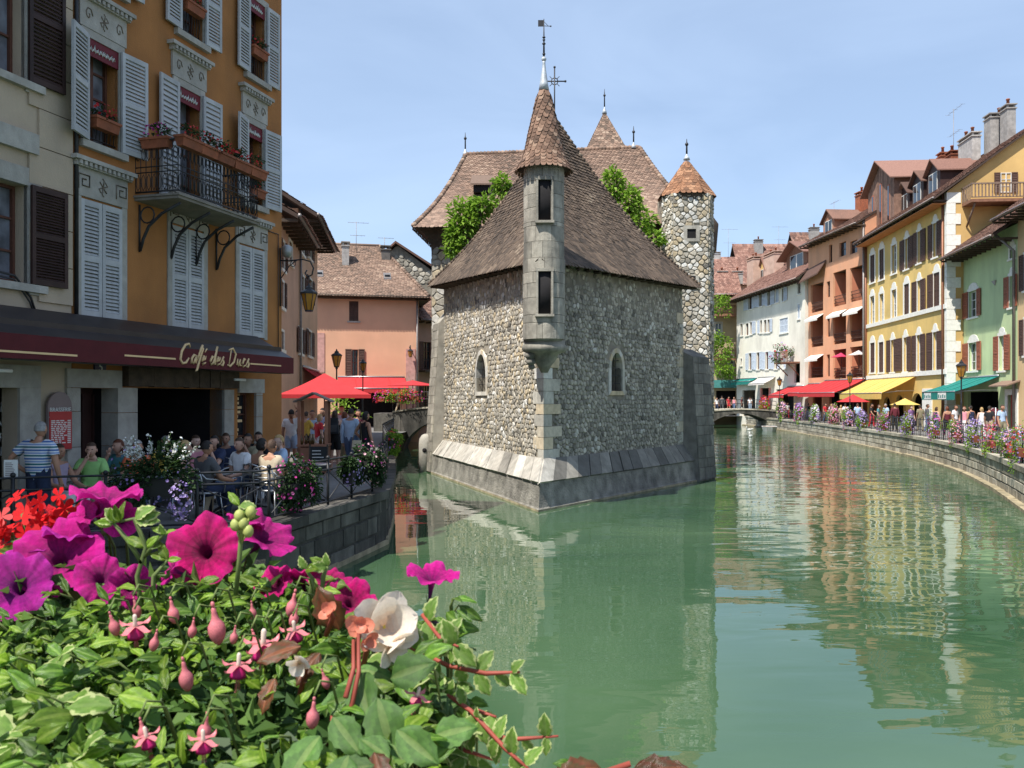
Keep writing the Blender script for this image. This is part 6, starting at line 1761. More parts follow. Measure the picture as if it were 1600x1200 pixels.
# ---------------------------------------------------------------- awnings and parasols
M_REDC = pm('red_canvas', (.58,.045,.05), .8, .08, 3, .2, 60, transl=.25)
M_YELC = pm('yellow_canvas', (.78,.56,.16), .8, .07, 3, .2, 60, transl=.3)
M_TEAL = pm('teal_canvas', (.02,.22,.19), .8, .1, 3, .2, 60, transl=.2)
M_WHC = pm('white_parasol_canvas', (.74,.70,.66), .8, .06, transl=.3)
M_PKC = pm('pink_canvas', (.62,.06,.14), .8, .08, transl=.3)
M_STEEL = pm('bare_steel', (.45,.46,.47), .35, .15, 8, spec=.5, metal=.8)
def awning(label, fac, px0, px1, ytop, out, drop, mat, val=.3, panels=3, marks=None):
    u0, u1 = sorted((fac.u(px0), fac.u(px1))); zt = fac.z((px0+px1)/2, ytop)
    o = thing('shop_awning', label, 'awning', fac.pt(u0,0,0), fac.a, 'shop awnings'); w_ = u1-u0
    s = MB(); n = 10
    vs = []
    for j in range(5):
        t = j/4
        for i in range(n+1): vs.append((w_*i/n, -.05-out*t, zt-drop*t-.05*sin(pi*t)*(1+.3*sin(i*2.1))))
    s.add(vs, [(j*(n+1)+i, j*(n+1)+i+1, (j+1)*(n+1)+i+1, (j+1)*(n+1)+i) for j in range(4) for i in range(n)], 0, .5, True)
    s.add([(v[0],v[1],v[2]-.02) for v in vs], [(j*(n+1)+i, (j+1)*(n+1)+i, (j+1)*(n+1)+i+1, j*(n+1)+i+1) for j in range(4) for i in range(n)], 0, .5, True)
    s.build('canvas', mat, o)
    m = max(2,int(w_/1.1))
    for i in range(m+1):
        s = MB(); s.tube([(w_*i/m,-.05-out*t,zt-drop*t-.05*sin(pi*t)+.012) for t in (0,.25,.5,.75,1)], .016, 4); s.build('seam', mat, o)
    s = MB(); m = int(w_/.25)
    for i in range(m):
        x0, x1 = w_*i/m, w_*(i+1)/m; dz = .06
        s.add([(x0,-.05-out,zt-drop),(x1,-.05-out,zt-drop),(x1,-.06-out,zt-drop-val+dz),((x0+x1)/2,-.06-out,zt-drop-val),(x0,-.06-out,zt-drop-val+dz)], [(0,1,2,3,4)])
    s.build('valance', mat, o)
    s = MB(); s.tube([(0,-.06,zt+.05),(w_,-.06,zt+.05)], .07, 6); s.tube([(0,-.05-out,zt-drop+.02),(w_,-.05-out,zt-drop+.02)], .03, 5)
    for x in (.15,w_-.15): s.tube([(x,-.05,zt-drop*.7-.2),(x,-.05-out*.5,zt-drop*.8-.1),(x,-out,zt-drop)], .025, 4)
    s.build('frame', M_STEEL, o)
    if marks:
        s = MB()
        for a,b_ in marks:
            s.box(w_*a,w_*b_,-.075-out,-.065-out,zt-drop-val*.85,zt-drop-val*.1)
            for k in range(4): x = w_*(a+(b_-a)*(k+.3)/4); s.box(x,x+w_*(b_-a)*.12,-.085-out,-.076-out,zt-drop-val*.7,zt-drop-val*(.3+.1*(k%2)),1)
        s.build('sign_print', [M_WHITE, M_TEAL], o)
    return o
awning('wide sunny yellow awning over the yellow house arcade', YF, 1358, 1431, 591, 2.5, 1.25, M_YELC, .5)
awning('teal awning with two pale sign panels over the green house shop', GF, 1503, 1562, 590, 2.6, .95, M_TEAL, .55, marks=((.08,.3),(.52,.76)))
awning('largest red awning below the salmon loggias', SF, 1290, 1352, 594, 2.8, 1.2, M_REDC, .4)
awning('middle red awning at the far half of the salmon house', SF, 1264, 1289, 600, 2.2, .9, M_REDC, .35)
awning('smallest red awning on the near end of the white house', WFc, 1232, 1257, 604, 2.2, .9, M_REDC, .35)
awning('narrow white awning over the white house doors', WFc, 1186, 1212, 590, 1.3, .7, M_WHC, .2)
awning('narrow teal awning beside the white house corner', WFc, 1152, 1183, 592, .8, .35, M_TEAL, .4)
awning('long red awning on the salmon pink house by the left footbridge', FC, 528, 632, 590, 3.0, .85, M_REDC, .35)
awning('short red awning with two cream labels behind the cafe corner', FB2, 472, 496, 578, 1.4, .9, M_REDC, .45)
def parasol(label, top, rad, drop, sides, mat, zg, rz=0, pole=True, val=.0):
    o = thing('parasol', label, 'parasol', (top.x,top.y,zg), rz, 'parasols'); h = top.z-zg
    s = MB(); ring = [V3((rad*cos(2*pi*i/sides+pi/sides), rad*sin(2*pi*i/sides+pi/sides), h-drop)) for i in range(sides)]
    k = 4
    for i in range(sides):
        a, b_ = ring[i], ring[(i+1)%sides]; t = V3((0,0,h))
        for j in range(k):
            f0, f1 = j/k, (j+1)/k; dn = lambda f: V3((0,0,-.06*drop*4*f*(1-f)))
            s.quad(t.lerp(a,f0)+dn(f0), t.lerp(a,f1)+dn(f1), t.lerp(b_,f1)+dn(f1)+V3((0,0,.0)), t.lerp(b_,f0)+dn(f0), 0, .5)
        if val: s.quad(a, b_, b_+V3((0,0,-val)), a+V3((0,0,-val)), 0, .4)
    s.build('canopy', mat, o)
    s = MB(); s.tube([(0,0,0),(0,0,h+.05)], .028, 6); s.lathe([(.25,0),(.22,.06),(.05,.1)], 10)
    s.build('pole', M_WOOD, o)
    s = MB()
    for i in range(sides): s.tube([V3((0,0,h-drop*.5-.1)), ring[i].lerp(V3((0,0,h)),.4)-V3((0,0,.04))], .012, 4)
    s.build('ribs', M_WOOD, o)
    return o
t = at(507,583,30); parasol('big bright red square parasol over the left quay stall', t, 2.05, .72, 4, M_REDC, QZ, .22, val=.12)
t = at(645,594,58.5); parasol('small flat red parasol behind the left footbridge railing', t, 1.9, .35, 6, M_REDC, QZ, .1)
t = at(1333,616,70); parasol('red parasol under the yellow awning edge on the right quay', t, 1.25, .6, 8, M_REDC, QZ)
t = at(1414,622,60); parasol('pale yellow parasol before the yellow house arches', t, .95, .45, 8, M_YELC, QZ)
for (i, lab, mt) in ((5,'pink parasol standing in the lower middle loggia',M_PKC),(8,'white parasol standing in the lower near loggia',M_WHC)):
    u0,u1,z0,z1 = log[i]; q = SF.pt((u0+u1)/2,.2,z0+2.5); parasol(lab, q, 1.0, .45, 8, mt, q.z-2.5)

# ---------------------------------------------------------------- lamps
M_AMBER = pm('amber_glass', (.62,.30,.05), .25, .15, 4, spec=.5, transl=.4)
def lantern_parts(o, z, r, m=M_IRON):
    """hexagonal lantern body: tapered panes in an iron cage, domed cap; z = underside"""
    h = r*2.1; g = MB(); g.lathe([(r*.45,z),(r*.95,z+h)], 6, smooth=False); g.build('lantern_glass', M_AMBER, o)
    c = MB()
    for i in range(6):
        q = 2*pi*i/6; c.tube([(r*.47*cos(q),r*.47*sin(q),z),(r*.98*cos(q),r*.98*sin(q),z+h)], r*.06, 4)
    c.lathe([(r*.5,z-.03),(r*.5,z+.01)], 6, smooth=False); c.lathe([(r*1.08,z+h),(r*1.1,z+h+.04),(r*.75,z+h+r*.45),(r*.45,z+h+r*.6),(r*.42,z+h+r*.85),(r*.2,z+h+r*1.0),(r*.06,z+h+r*1.4)], 6, smooth=False)
    c.build('lantern_cage', m, o)
M_CAPW = pm('pale_metal_lantern', (.30,.30,.29), .4, .2, 8, metal=.5)
def street_lamp(label, px, ytop, Y, rad, X=None):
    t = at(px,ytop,Y); o = thing('street_lamp', label, 'street lamp', (t.x,t.y,QZ), 0, 'street lamps with amber lanterns'); H = t.z-QZ
    s = MB(); lz = H-rad*3.6; s.lathe([(.13,0),(.13,.25),(.09,.3),(.07,.7),(.05,.8),(.045,lz*.6),(.06,lz*.62),(.035,lz*.64),(.03,lz-.1),(.06,lz-.05),(.05,lz)], 8)
    s.build('post', M_IRON, o); lantern_parts(o, lz+.02, rad)
street_lamp('street lamp with amber lantern before the teal awning', 1502, 561, 41.5, .235)
street_lamp('street lamp with amber lantern left of the yellow awning', 1328, 580, 66.5, .235)
street_lamp('farthest right bank street lamp beside the smallest red awning', 1218, 588, 93.5, .27)
street_lamp('tall street lamp with amber lantern behind the big red parasol', 526, 545, 37, .21)
street_lamp('thin street lamp before the salmon pink house window', 567, 560, 50, .2)
wl = thing('wall_lantern', 'amber wall lantern hanging from a scrolled iron bracket on the cafe corner', 'wall lantern', FA.pt(FA.u(437),0,0), FA.a)
zA_ = FA.z(437,407); s = MB()
s.tube([(0,-.02,zA_+.3),(0,-.02,zA_-1.1)], .02, 5); s.tube([(0,-.02,zA_),(0,-.25,zA_-.02),(0,-.62,zA_),(0,-.82,zA_-.06),(0,-.90,zA_-.22),(0,-.86,zA_-.38),(0,-.74,zA_-.42),(0,-.68,zA_-.33),(0,-.73,zA_-.26)], .018, 6)
s.tube([(0,-.02,zA_-.45),(0,-.25,zA_-.15),(0,-.45,zA_-.02)], .014, 5); s.tube([(0,-.36+.07*cos(2*pi*i/10),zA_-.09+.07*sin(2*pi*i/10)) for i in range(10)], .01, 4, loop=True)
s.tube([(0,-.78,zA_-.42),(0,-.78,zA_-.58)], .012, 4); s.build('bracket', M_IRON, wl)
e = link('lantern', None, wl, (0,-.78,0)); lantern_parts(e, zA_-1.22, .185)
s = MB(); s.lathe([(.05,zA_+.05),(.12,zA_+.12),(.14,zA_+.3),(.05,zA_+.36)], 8, c=(0,-.2,0)); s.build('floodlight', M_CAPW, wl)
p = FC.pt(FC.u(640),0,FC.z(640,556)); o = thing('wall_lantern', 'small amber wall lantern on the rose pilaster of the salmon pink house', 'wall lantern', p, FC.a)
s = MB(); s.tube([(0,0,.6),(0,-.5,.75),(0,-.5,.55)], .04, 5); s.build('bracket', M_IRON, o); e = link('lantern', None, o, (0,-.5,0)); lantern_parts(e, -.1, .2)

# ---------------------------------------------------------------- terrace furniture, boards, stall
M_RED = pm('red_enamel', (.42,.03,.035), .4, .1); M_GREYE = pm('grey_enamel', (.22,.17,.17), .5, .1); M_SLATE = pm('slate_board', (.02,.022,.022), .7, .2)
u0, u1 = FA.u(67), FA.u(105); zb0, zt0 = FA.z(86,704), FA.z(86,612); wd = u1-u0
o = thing('menu_board', 'tall red menu board with rounded grey top on the cafe wall', 'menu board', FA.pt(u0,-.06,zb0), FA.a); hh = zt0-zb0
s = MB(); s.prism([(0,0,0),(wd,0,0),(wd,0,hh-wd*.5)]+[(wd/2+wd/2*cos(pi*i/8),0,hh-wd*.5+wd*.5*sin(pi*i/8)) for i in range(1,9)], (0,-.04,0)); s.build('board', M_GREYE, o)
s = MB(); s.box(.02,wd-.02,-.052,-.045,.02,hh-wd*.62); s.build('red_panel', M_RED, o)
s = MB(); n = 13
for i in range(n):
    z = .12+(hh-wd*.62-.25)*i/n; x = .05
    while x < wd*RN.uniform(.5,.72): l = RN.uniform(.03,.09); s.box(x,x+l,-.058,-.054,z,z+.017); x += l+.022
    s.box(wd-.12,wd-.05,-.058,-.054,z,z+.017)
s.build('printed_lines', M_WHITE, o, kind='stuff')
text('BRASSERIE', o, (wd/2,-.046,hh-.30), (pi/2,0,0), .10, M_WHITE); text('GRILLADES', o, (wd/2,-.046,hh-.42), (pi/2,0,0), .10, M_WHITE)

def chair_mb():
    t = []
    s = MB(); s.lathe([(.02,.44),(.205,.44),(.21,.455),(.2,.47),(.02,.47)], 12); t.append(('seat', s, M_STEEL))
    for sx in (-1,1):
        for sy in (-1,1):
            s = MB(); s.tube([(sx*.17,sy*.15,.45),(sx*.21,sy*.2,0)], .013, 5); t.append(('leg', s, M_STEEL))
        s = MB(); s.tube([(sx*.22,-.2,.45),(sx*.25,-.2,.62),(sx*.25,-.02,.68),(sx*.24,.16,.70),(sx*.2,.22,.78)], .013, 5); t.append(('armrest', s, M_STEEL))
    s = MB(); s.tube([(-.2,.2,.46),(-.21,.23,.7),(-.17,.25,.84),(0,.27,.88),(.17,.25,.84),(.21,.23,.7),(.2,.2,.46)], .015, 6)
    for z in (.6,.68,.76): s.tube([(-.2,.225,z),(0,.25,z),(.2,.225,z)], .012, 4)
    t.append(('backrest', s, M_STEEL)); return t
CH = [(n, s.mesh(n, m), m) for n, s, m in chair_mb()]
def chair(label, x, y, rz):
    o = thing('cafe_chair', label, 'chair', (x,y,QZ), rz, 'steel cafe chairs on the terrace')
    for n, me, m in CH: link(n, me, o)
    return o
s = MB(); s.lathe([(.02,.72),(.34,.72),(.35,.735),(.34,.75),(.02,.75)], 16); TBT = s.mesh('tabletop', pm('table_top', (.16,.15,.15), .35, .15))
s = MB(); s.tube([(0,0,.03),(0,0,.72)], .03, 8)
for i in range(4): q = pi/4+i*pi/2; s.tube([(0,0,.06),(.26*cos(q),.26*sin(q),.015)], .018, 5)
TBB = s.mesh('pedestal', M_IRON)
def table(label, x, y):
    o = thing('cafe_table', label, 'table', (x,y,QZ), 0, 'round cafe tables on the terrace'); link('tabletop', TBT, o); link('pedestal', TBB, o); return o
TAB = [(-6.15,14.6,'round table before the woman at the red menu board'),(-5.15,15.3,'round table behind the white sprayed flower tub'),(-4.75,16.5,'round table before the man in the white t-shirt'),(-4.9,18.2,'round table deep under the cafe awning'),(-3.9,17.6,'round table near the quay railing')]
for x,y,l in TAB: table(l, x, y)
t = thing('market_stall', 'small wooden stall with a pitched grey roof below the red parasol', 'stall', (at(491,640,24.5).x,24.5,QZ), .1)
s = MB(); zr = EYE-QZ+(HZ-615)/FPX*24.5
for sg in (-1,1): s.prism([(0,-.5,zr),(sg*.5,-.5,zr-.24),(sg*.5,.5,zr-.24),(0,.5,zr)], (0,0,.04))
s.build('roof', pm('stall_roof', (.22,.19,.17), .85, .2, 6), t)
for x in (-.36,.36):
    for y in (-.36,.36): s = MB(); s.box(x-.04,x+.04,y-.04,y+.04,0,zr-.2); s.build('post', M_GRIND, t)
s = MB(); s.box(-.42,.42,-.42,.42,.75,.8); s.box(-.4,.4,-.4,.4,.05,.72); s.build('counter', M_GRIND, t)
s = MB()
for i in range(9): s.lathe([(.04,.8),(.04,.95),(.015,1.0),(.015,1.08)], 6, c=(RN.uniform(-.35,.35),RN.uniform(-.35,.1),0))
s.build('bottles', pm('bottle_glass', (.10,.06,.02), .15, .5, 3, spec=.6), t)
p = at(497,692,22.0); o = thing('blackboard', 'small black chalk board with rows of menu writing before the stall', 'chalkboard', (p.x,22.0,QZ), .1)
s = MB(); s.prism([(-.2,-.02,.25),(.2,-.02,.25),(.2,.10,.85),(-.2,.10,.85)], (0,.03,0)); s.build('board', M_SLATE, o)
s = MB(); 
for sx in (-1,1): s.tube([(sx*.22,-.06,0),(sx*.22,.13,.9)], .015, 4); s.tube([(sx*.2,.4,0),(sx*.2,.13,.9)], .012, 4)
s.build('easel_leg', M_WOOD, o)
s = MB()
for i in range(6): z = .34+i*.08; yy = -.035+(z-.25)*.2; s.box(-.15,-.15+RN.uniform(.15,.3),yy-.004,yy,z,z+.02)
s.build('chalk_writing', M_WHITE, o, kind='stuff')
p = at(17,732,12.9); o = thing('menu_card', 'white menu card on a stand at the far left of the terrace', 'menu card', (p.x,p.y,QZ), .2)
s = MB(); z = p.z-QZ; s.box(-.09,.09,-.01,.01,z-.125,z+.125); s.build('card', M_WHITE, o); s = MB(); s.tube([(0,0.02,0),(0,0.02,z)], .015, 5); s.lathe([(.15,0),(.02,.03)],8); s.build('stand', M_IRON, o)
s = MB()
for i in range(8): s.box(-.07,.07-RN.uniform(0,.06),-.014,-.011,z-.1+i*.025,z-.09+i*.025)
s.build('printed_lines', M_GREYE, o, kind='stuff')
for px,py,lab in ((1171,672.5,'white water bird floating near the arched footbridge'),(1173,683,'white water bird floating nearer, in front of the punt')):
    Y = EYE*FPX/(py-HZ); p = at(px,py,Y); o = thing('water_bird', lab, 'bird', (p.x,Y,0), RN.uniform(0,3)); s = MB()
    s.ball((0,0,.08), (.28,.15,.13)); s.tube([(.2,0,.12),(.28,0,.3),(.27,0,.42),(.33,0,.43)], [.06,.04,.05,.02], 6); s.tube([(-.2,0,.12),(-.4,0,.2)], [.1,.02], 6)
    s.build('body', M_WHP, o); s = MB(); s.tube([(.32,0,.43),(.39,0,.42)], [.02,.005], 5); s.build('beak', M_AMBER, o)
# ---------------------------------------------------------------- people
def skinm(n, c): return pm('skin_'+n, c, .6, .06, 4, spec=.3)
SK = [skinm('fair', (.50,.29,.21)), skinm('tanned', (.40,.21,.135)), skinm('olive', (.33,.18,.12)), skinm('pale', (.56,.36,.28))]
def cloth(n, c, **k): return pm('cloth_'+n, c, .85, .15, 6, .2, 80, **k)
def stripes():
    m = cloth('blue_stripes', (.5,.5,.5)); n, L = m.node_tree.nodes, m.node_tree.links
    tc = n.new('ShaderNodeTexCoord'); sp = n.new('ShaderNodeSeparateXYZ'); L.new(tc.outputs['Object'], sp.inputs[0])
    mu = n.new('ShaderNodeMath'); mu.operation = 'MULTIPLY'; mu.inputs[1].default_value = 8.0; L.new(sp.outputs[2], mu.inputs[0])
    fr = n.new('ShaderNodeMath'); fr.operation = 'FRACT'; L.new(mu.outputs[0], fr.inputs[0])
    rp = n.new('ShaderNodeValToRGB'); rp.color_ramp.interpolation = 'CONSTANT'; e = rp.color_ramp.elements
    cs = [(0,(.06,.13,.33)),(.2,(.62,.64,.66)),(.36,(.03,.13,.15)),(.56,(.62,.64,.66)),(.68,(.22,.30,.52)),(.86,(.62,.64,.66))]
    e[0].position, e[0].color = 0, (*cs[0][1],1); e[1].position, e[1].color = cs[1][0], (*cs[1][1],1)
    for p_, c_ in cs[2:]: q = e.new(p_); q.color = (*c_,1)
    L.new(fr.outputs[0], rp.inputs[0]); L.new(rp.outputs[0], n['Principled BSDF'].inputs['Base Color']); return m
M_EYE = pm('eye_dark', (.02,.015,.012), .3, .1); M_LIP = pm('lips', (.40,.13,.11), .5, .1); M_SHOE = pm('shoe_leather', (.04,.03,.028), .6, .2)
HAIR = {k: pm('hair_'+k, c, .6, .3, 20, .4, 90) for k, c in (('brown',(.055,.03,.018)),('dark',(.016,.012,.01)),('blond',(.38,.25,.11)),('grey',(.27,.26,.25)),('auburn',(.12,.04,.02)))}
ARMS = {   # elbow, wrist for the left (+x) side in body heights; forward is -y
 'down': ((.135,.012,.625),(.145,-.035,.475)), 'hip': ((.19,.06,.66),(.10,-.02,.55)), 'table': ((.14,-.06,.63),(.09,-.21,.60)), 'mouth': ((.13,-.12,.66),(.03,-.11,.83)),
 'up': ((.20,-.05,.90),(.09,-.06,1.0)), 'fwd': ((.13,-.08,.66),(.08,-.2,.68)), 'swing': ((.145,-.05,.63),(.135,-.15,.52)), 'back': ((.145,.07,.64),(.14,.1,.5))}
def person(label, x, y, z, rz, H, skin, shirt, trous, hair, pose='stand', arms=('down','down'), sleeves='short', legs='long', hairlen=0, group=None, lean=0.0, turn=0.0, build=1.0):
    o = thing('person', label, 'person', (x,y,z), rz, group)
    sit = pose == 'sit'; J = {}; dz = -.235 if sit else 0
    if sit: dz = (.47/H - .50)
    def up(p): 
        h = p[2]-.53
        return V3((p[0]*build, p[1]+h*lean, p[2]+dz))
    J['pel'] = up((0,0,.53)); J['spi'] = up((0,.012,.63)); J['che'] = up((0,.008,.745)); J['nec'] = up((0,.018,.825)); J['hed'] = up((0,.0,.875))
    for s, nm in ((1,'l'),(-1,'r')):
        el, wr = ARMS[arms[0 if s > 0 else 1]]
        J['sh'+nm] = up((s*.098,.012,.795)); J['el'+nm] = up((s*el[0],el[1],el[2])); J['wr'+nm] = up((s*wr[0],wr[1],wr[2]))
        d = (J['wr'+nm]-J['el'+nm]).normalized(); J['ha'+nm] = J['wr'+nm]+d*.045
        J['hi'+nm] = V3((s*.05,0,.515+dz))
        if sit:
            J['kn'+nm] = V3((s*.075,-.25,.30)); J['an'+nm] = V3((s*.07,-.22-.03*s,.045)); J['to'+nm] = V3((s*.075,-.31-.03*s,.018))
        else:
            st = {'stand':0,'walk':.075*s}[pose]
            J['kn'+nm] = V3((s*.055,-.015-st*.6,.285)); J['an'+nm] = V3((s*.055,.015-st*1.2,.045+abs(st)*.12)); J['to'+nm] = V3((s*.065,-.075-st*1.2,.016+abs(st)*.05))
    R_ = dict(pel=.078,spi=.068,che=.074,nec=.030,hed=.036)
    for nm in 'lr': R_.update({'sh'+nm:.040,'el'+nm:.027,'wr'+nm:.019,'ha'+nm:.022,'hi'+nm:.064,'kn'+nm:.036,'an'+nm:.022,'to'+nm:.02})
    names = ['pel','spi','che','nec','hed']+[a+b_ for b_ in 'lr' for a in ('sh','el','wr','ha','hi','kn','an','to')]
    E = [('pel','spi'),('spi','che'),('che','nec'),('nec','hed')]
    for nm in 'lr': E += [('che','sh'+nm),('sh'+nm,'el'+nm),('el'+nm,'wr'+nm),('wr'+nm,'ha'+nm),('pel','hi'+nm),('hi'+nm,'kn'+nm),('kn'+nm,'an'+nm),('an'+nm,'to'+nm)]
    me = bpy.data.meshes.new('skeleton'); me.from_pydata([J[n] for n in names], [(names.index(a),names.index(b_)) for a,b_ in E], [])
    to = bpy.data.objects.new('skeleton', me); COL.objects.link(to)
    md = to.modifiers.new('skin', 'SKIN'); sb = to.modifiers.new('sub', 'SUBSURF'); sb.levels = 1; sb.render_levels = 1
    sv = me.skin_vertices[0].data
    for i, n in enumerate(names): sv[i].radius = (R_[n]*build if n in ('pel','spi','che') else R_[n],)*2; sv[i].use_root = (n == 'pel')
    ev = to.evaluated_get(bpy.context.evaluated_depsgraph_get()); em = ev.to_mesh()
    V = [v.co.copy() for v in em.vertices]; F = [tuple(p.vertices) for p in em.polygons]; N = [v.normal.copy() for v in em.vertices]
    ev.to_mesh_clear(); bpy.data.objects.remove(to); bpy.data.meshes.remove(me)
    segs = [(a,b_,J[a],J[b_]) for a,b_ in E]
    def near(p):
        best, bd = None, 9
        for a,b_,A,B in segs:
            d = B-A; t = max(0,min(1,(p-A).dot(d)/max(1e-9,d.length_squared))); q = (p-A-d*t).length/(.5*(R_[a]+R_[b_])+.01)
            if q < bd: bd, best = q, (a,b_,t)
        return best
    fb = [near(sum((V[i] for i in f), V3())/len(f)) for f in F]
    vb = [near(v) for v in V]
    for i, (a,b_,t) in enumerate(vb):              # flatten the torso front to back
        if a in ('pel','spi','che') and b_[:2] not in ('kn',):
            base = .012; V[i].y = base + (V[i].y-base)*.78
    mb = MB(); vs = [v*H for v in V]
    shoe = [f for f,k in zip(F,fb) if k[0][:2] == 'an']; rest = [f for f,k in zip(F,fb) if k[0][:2] != 'an']
    o0 = len(mb.v); mb.v += [tuple(v) for v in vs]
    for fs, m in ((rest,0),(shoe,1)):
        for f in fs: mb.f.append(f); mb.m.append(m); mb.t.append(.5); mb.s.append(True)
    # head: skull, jaw, nose, ears, eyes and mouth
    hc = (J['hed']+V3((0,-.012,.045)))*H; r = V3((.047,.058,.068))*H; M = Matrix.Translation(hc) @ Matrix.Rotation(turn,4,'Z')
    n0 = len(mb.v); mb.ball((0,0,0), tuple(r), 12, 8, 0, .5, M)
    inv = M.inverted()
    for i in range(n0, len(mb.v)):
        p = inv @ V3(mb.v[i]); k = p.z/r.z
        if k < 0: p.x *= 1+.28*k; p.y = p.y*(1+.18*k)-.006*H*(-k)
        mb.v[i] = tuple(M @ p)
    mb.add([(-.008*H,-.056*H,-.018*H),(.008*H,-.056*H,-.018*H),(0,-.074*H,-.014*H),(0,-.055*H,.016*H)], [(0,2,3),(1,3,2),(0,1,2)], 0, .5, False, M)
    for s in (-1,1):
        mb.ball((s*.048*H,.004*H,-.004*H), (.007*H,.012*H,.018*H), 6, 4, 0, .5, M)
        mb.ball((s*.019*H,-.053*H,.008*H), (.0075*H,.005*H,.0045*H), 6, 4, 2, .5, M)
    mb.ball((0,-.051*H,-.034*H), (.015*H,.006*H,.0045*H), 6, 4, 3, .5, M)
    for nm, s in (('l',1),('r',-1)):                # palm ends in four unequal fingers and a side thumb
        d = (J['ha'+nm]-J['wr'+nm]).normalized(); w = J['ha'+nm]*H; side = d.cross(V3((0,1,0)))
        side = V3((0,-1,0)) if side.length < .3 else side.normalized()
        side = (V3((0,-1,0)) - d*V3((0,-1,0)).dot(d)); side = side.normalized() if side.length > .2 else V3((s,0,0))
        curl = side.cross(d).normalized()*(-s)
        for k, ln in enumerate((.040,.046,.043,.034)):
            b0 = w + side*H*(.012-.0085*k); b1 = b0+d*ln*.55*H+curl*.004*H; b2 = b1+d*ln*.4*H+curl*.014*H
            mb.tube([b0-d*.012*H,b1,b2], [.0062*H,.0055*H,.004*H], 5, 0, .5)
        b0 = w-d*.02*H+side*.015*H; mb.tube([b0,b0+d*.02*H+side*.014*H,b0+d*.038*H+side*.016*H+curl*.01*H], [.0075*H,.0065*H,.0045*H], 5, 0, .5)
    mb.build('body', [skin, M_SHOE, M_EYE, M_LIP], o)
    def garment(name, ok, mat, off):
        g = MB(); used = {}
        for f, k in zip(F, fb):
            if not ok(*k): continue
            ids = []
            for i in f:
                if i not in used:
                    used[i] = len(g.v); w = sin(V[i].z*95+V[i].x*60)*.0015; g.v.append(tuple((V[i]+N[i]*(off+w))*H))
                ids.append(used[i])
            g.f.append(tuple(ids)); g.m.append(0); g.t.append(.5); g.s.append(True)
        return g.build(name, mat, o) if g.f else None
    def is_sh(a,b_,t):
        if (a,b_) in (('spi','che'),('che','nec')): return not (b_ == 'nec' and t > (.5 if sleeves != 'none' else .15))
        if (a,b_) == ('pel','spi'): return t > .2
        if b_[:2] == 'sh': return sleeves != 'none' or t < .75
        if a[:2] == 'sh': return sleeves == 'long' or (sleeves == 'short' and t < .6)
        if a[:2] == 'el': return sleeves == 'long'
        return False
    if sleeves == 'strapless': is_s2 = lambda a,b_,t: (a,b_) == ('spi','che') and t < .75 or ((a,b_) == ('pel','spi') and t > .2)
    else: is_s2 = is_sh
    def is_tr(a,b_,t):
        if (a,b_) == ('pel','spi'): return t <= .35
        if a == 'pel': return True
        if a[:2] == 'hi': return legs == 'long' or t < (.75 if legs == 'short' else .4)
        if a[:2] == 'kn': return legs == 'long' and t < .93
        return False
    garment('trousers' if legs == 'long' else 'shorts', is_tr, trous, .010)
    garment('shirt', is_s2, shirt, .013)
    if legs == 'skirt':
        g = MB(); c = J['pel']*H
        if not sit:
            g.lathe([(.075*H,.03*H),(.095*H,-.03*H),(.115*H,-.12*H),(.135*H,-.22*H),(.13*H,-.221*H),(.09*H,-.1*H)], 14, c=(c.x,c.y,c.z)); g.build('skirt', trous, o)
    h = MB(); n0 = len(h.v); tmp = MB(); tmp.ball((0,0,0), (r.x*1.10,r.y*1.10,r.z*1.09), 12, 9)
    keep = []
    for f in tmp.f:
        c = sum((V3(tmp.v[i]) for i in f), V3())/len(f)
        if c.z > r.z*.42 or (c.y > -r.y*.1 and c.z > -r.z*(.25 if hairlen == 0 else .9)) : keep.append(f)
    h.add([(p[0],p[1]+.003*H,p[2]+.004*H) for p in tmp.v], keep, 0, .5, True, M)
    if hairlen:
        h.lathe([(r.x*.8,r.z*.3),(r.x*1.12,-r.z*.2),(r.x*1.15,-r.z*.2-hairlen*.5),(r.x*.7,-r.z*.2-hairlen)], 10, 0, .5, M=M @ Matrix.Translation((0,r.y*.42,0)) @ Matrix.Diagonal((1,.62,1,1)))
    h.build('hair', hair, o)
    return o
C_ = {k: cloth(k, c) for k, c in dict(white=(.68,.68,.68),black=(.016,.016,.018),navy=(.025,.035,.075),grey=(.09,.09,.095),lblue=(.36,.47,.62),jeans=(.09,.13,.22),green=(.26,.48,.16),orange=(.55,.12,.05),lilac=(.34,.27,.36),red=(.50,.03,.04),beige=(.46,.38,.27),khaki=(.22,.19,.12),pink=(.60,.25,.30),maroon=(.12,.02,.03),yellow=(.60,.40,.07),teal=(.08,.24,.26),purple=(.2,.1,.25)).items()}
ST = stripes(); GT = 'people sitting at the cafe terrace'; GW = 'people strolling along the quays'
def seated(label, px, Y, rz, skin, shirt, trous, hair, **k):
    x = (px-800)/FPX*Y; seated.n += 1
    chair(k.pop('ch'), x+sin(rz)*-.0, Y, rz)
    return person(label, x, Y, QZ, rz, k.pop('H',1.72), skin, shirt, trous, hair, pose='sit', group=GT, **k)
seated.n = 0
person('heavy older man in a blue striped polo shirt standing with his back turned', (60-800)/FPX*13.25, 13.25, QZ, pi-.15, 1.69, SK[1], ST, C_['navy'], HAIR['grey'], arms=('hip','down'), group=None, build=1.30, lean=-.06)
seated('woman with sunglasses on her brown hair seated behind the striped man', 91, 14.0, 1.2, SK[1], C_['lilac'], C_['white'], HAIR['brown'], arms=('table','table'), sleeves='none', hairlen=.1, ch='steel chair of the woman beside the red menu board')
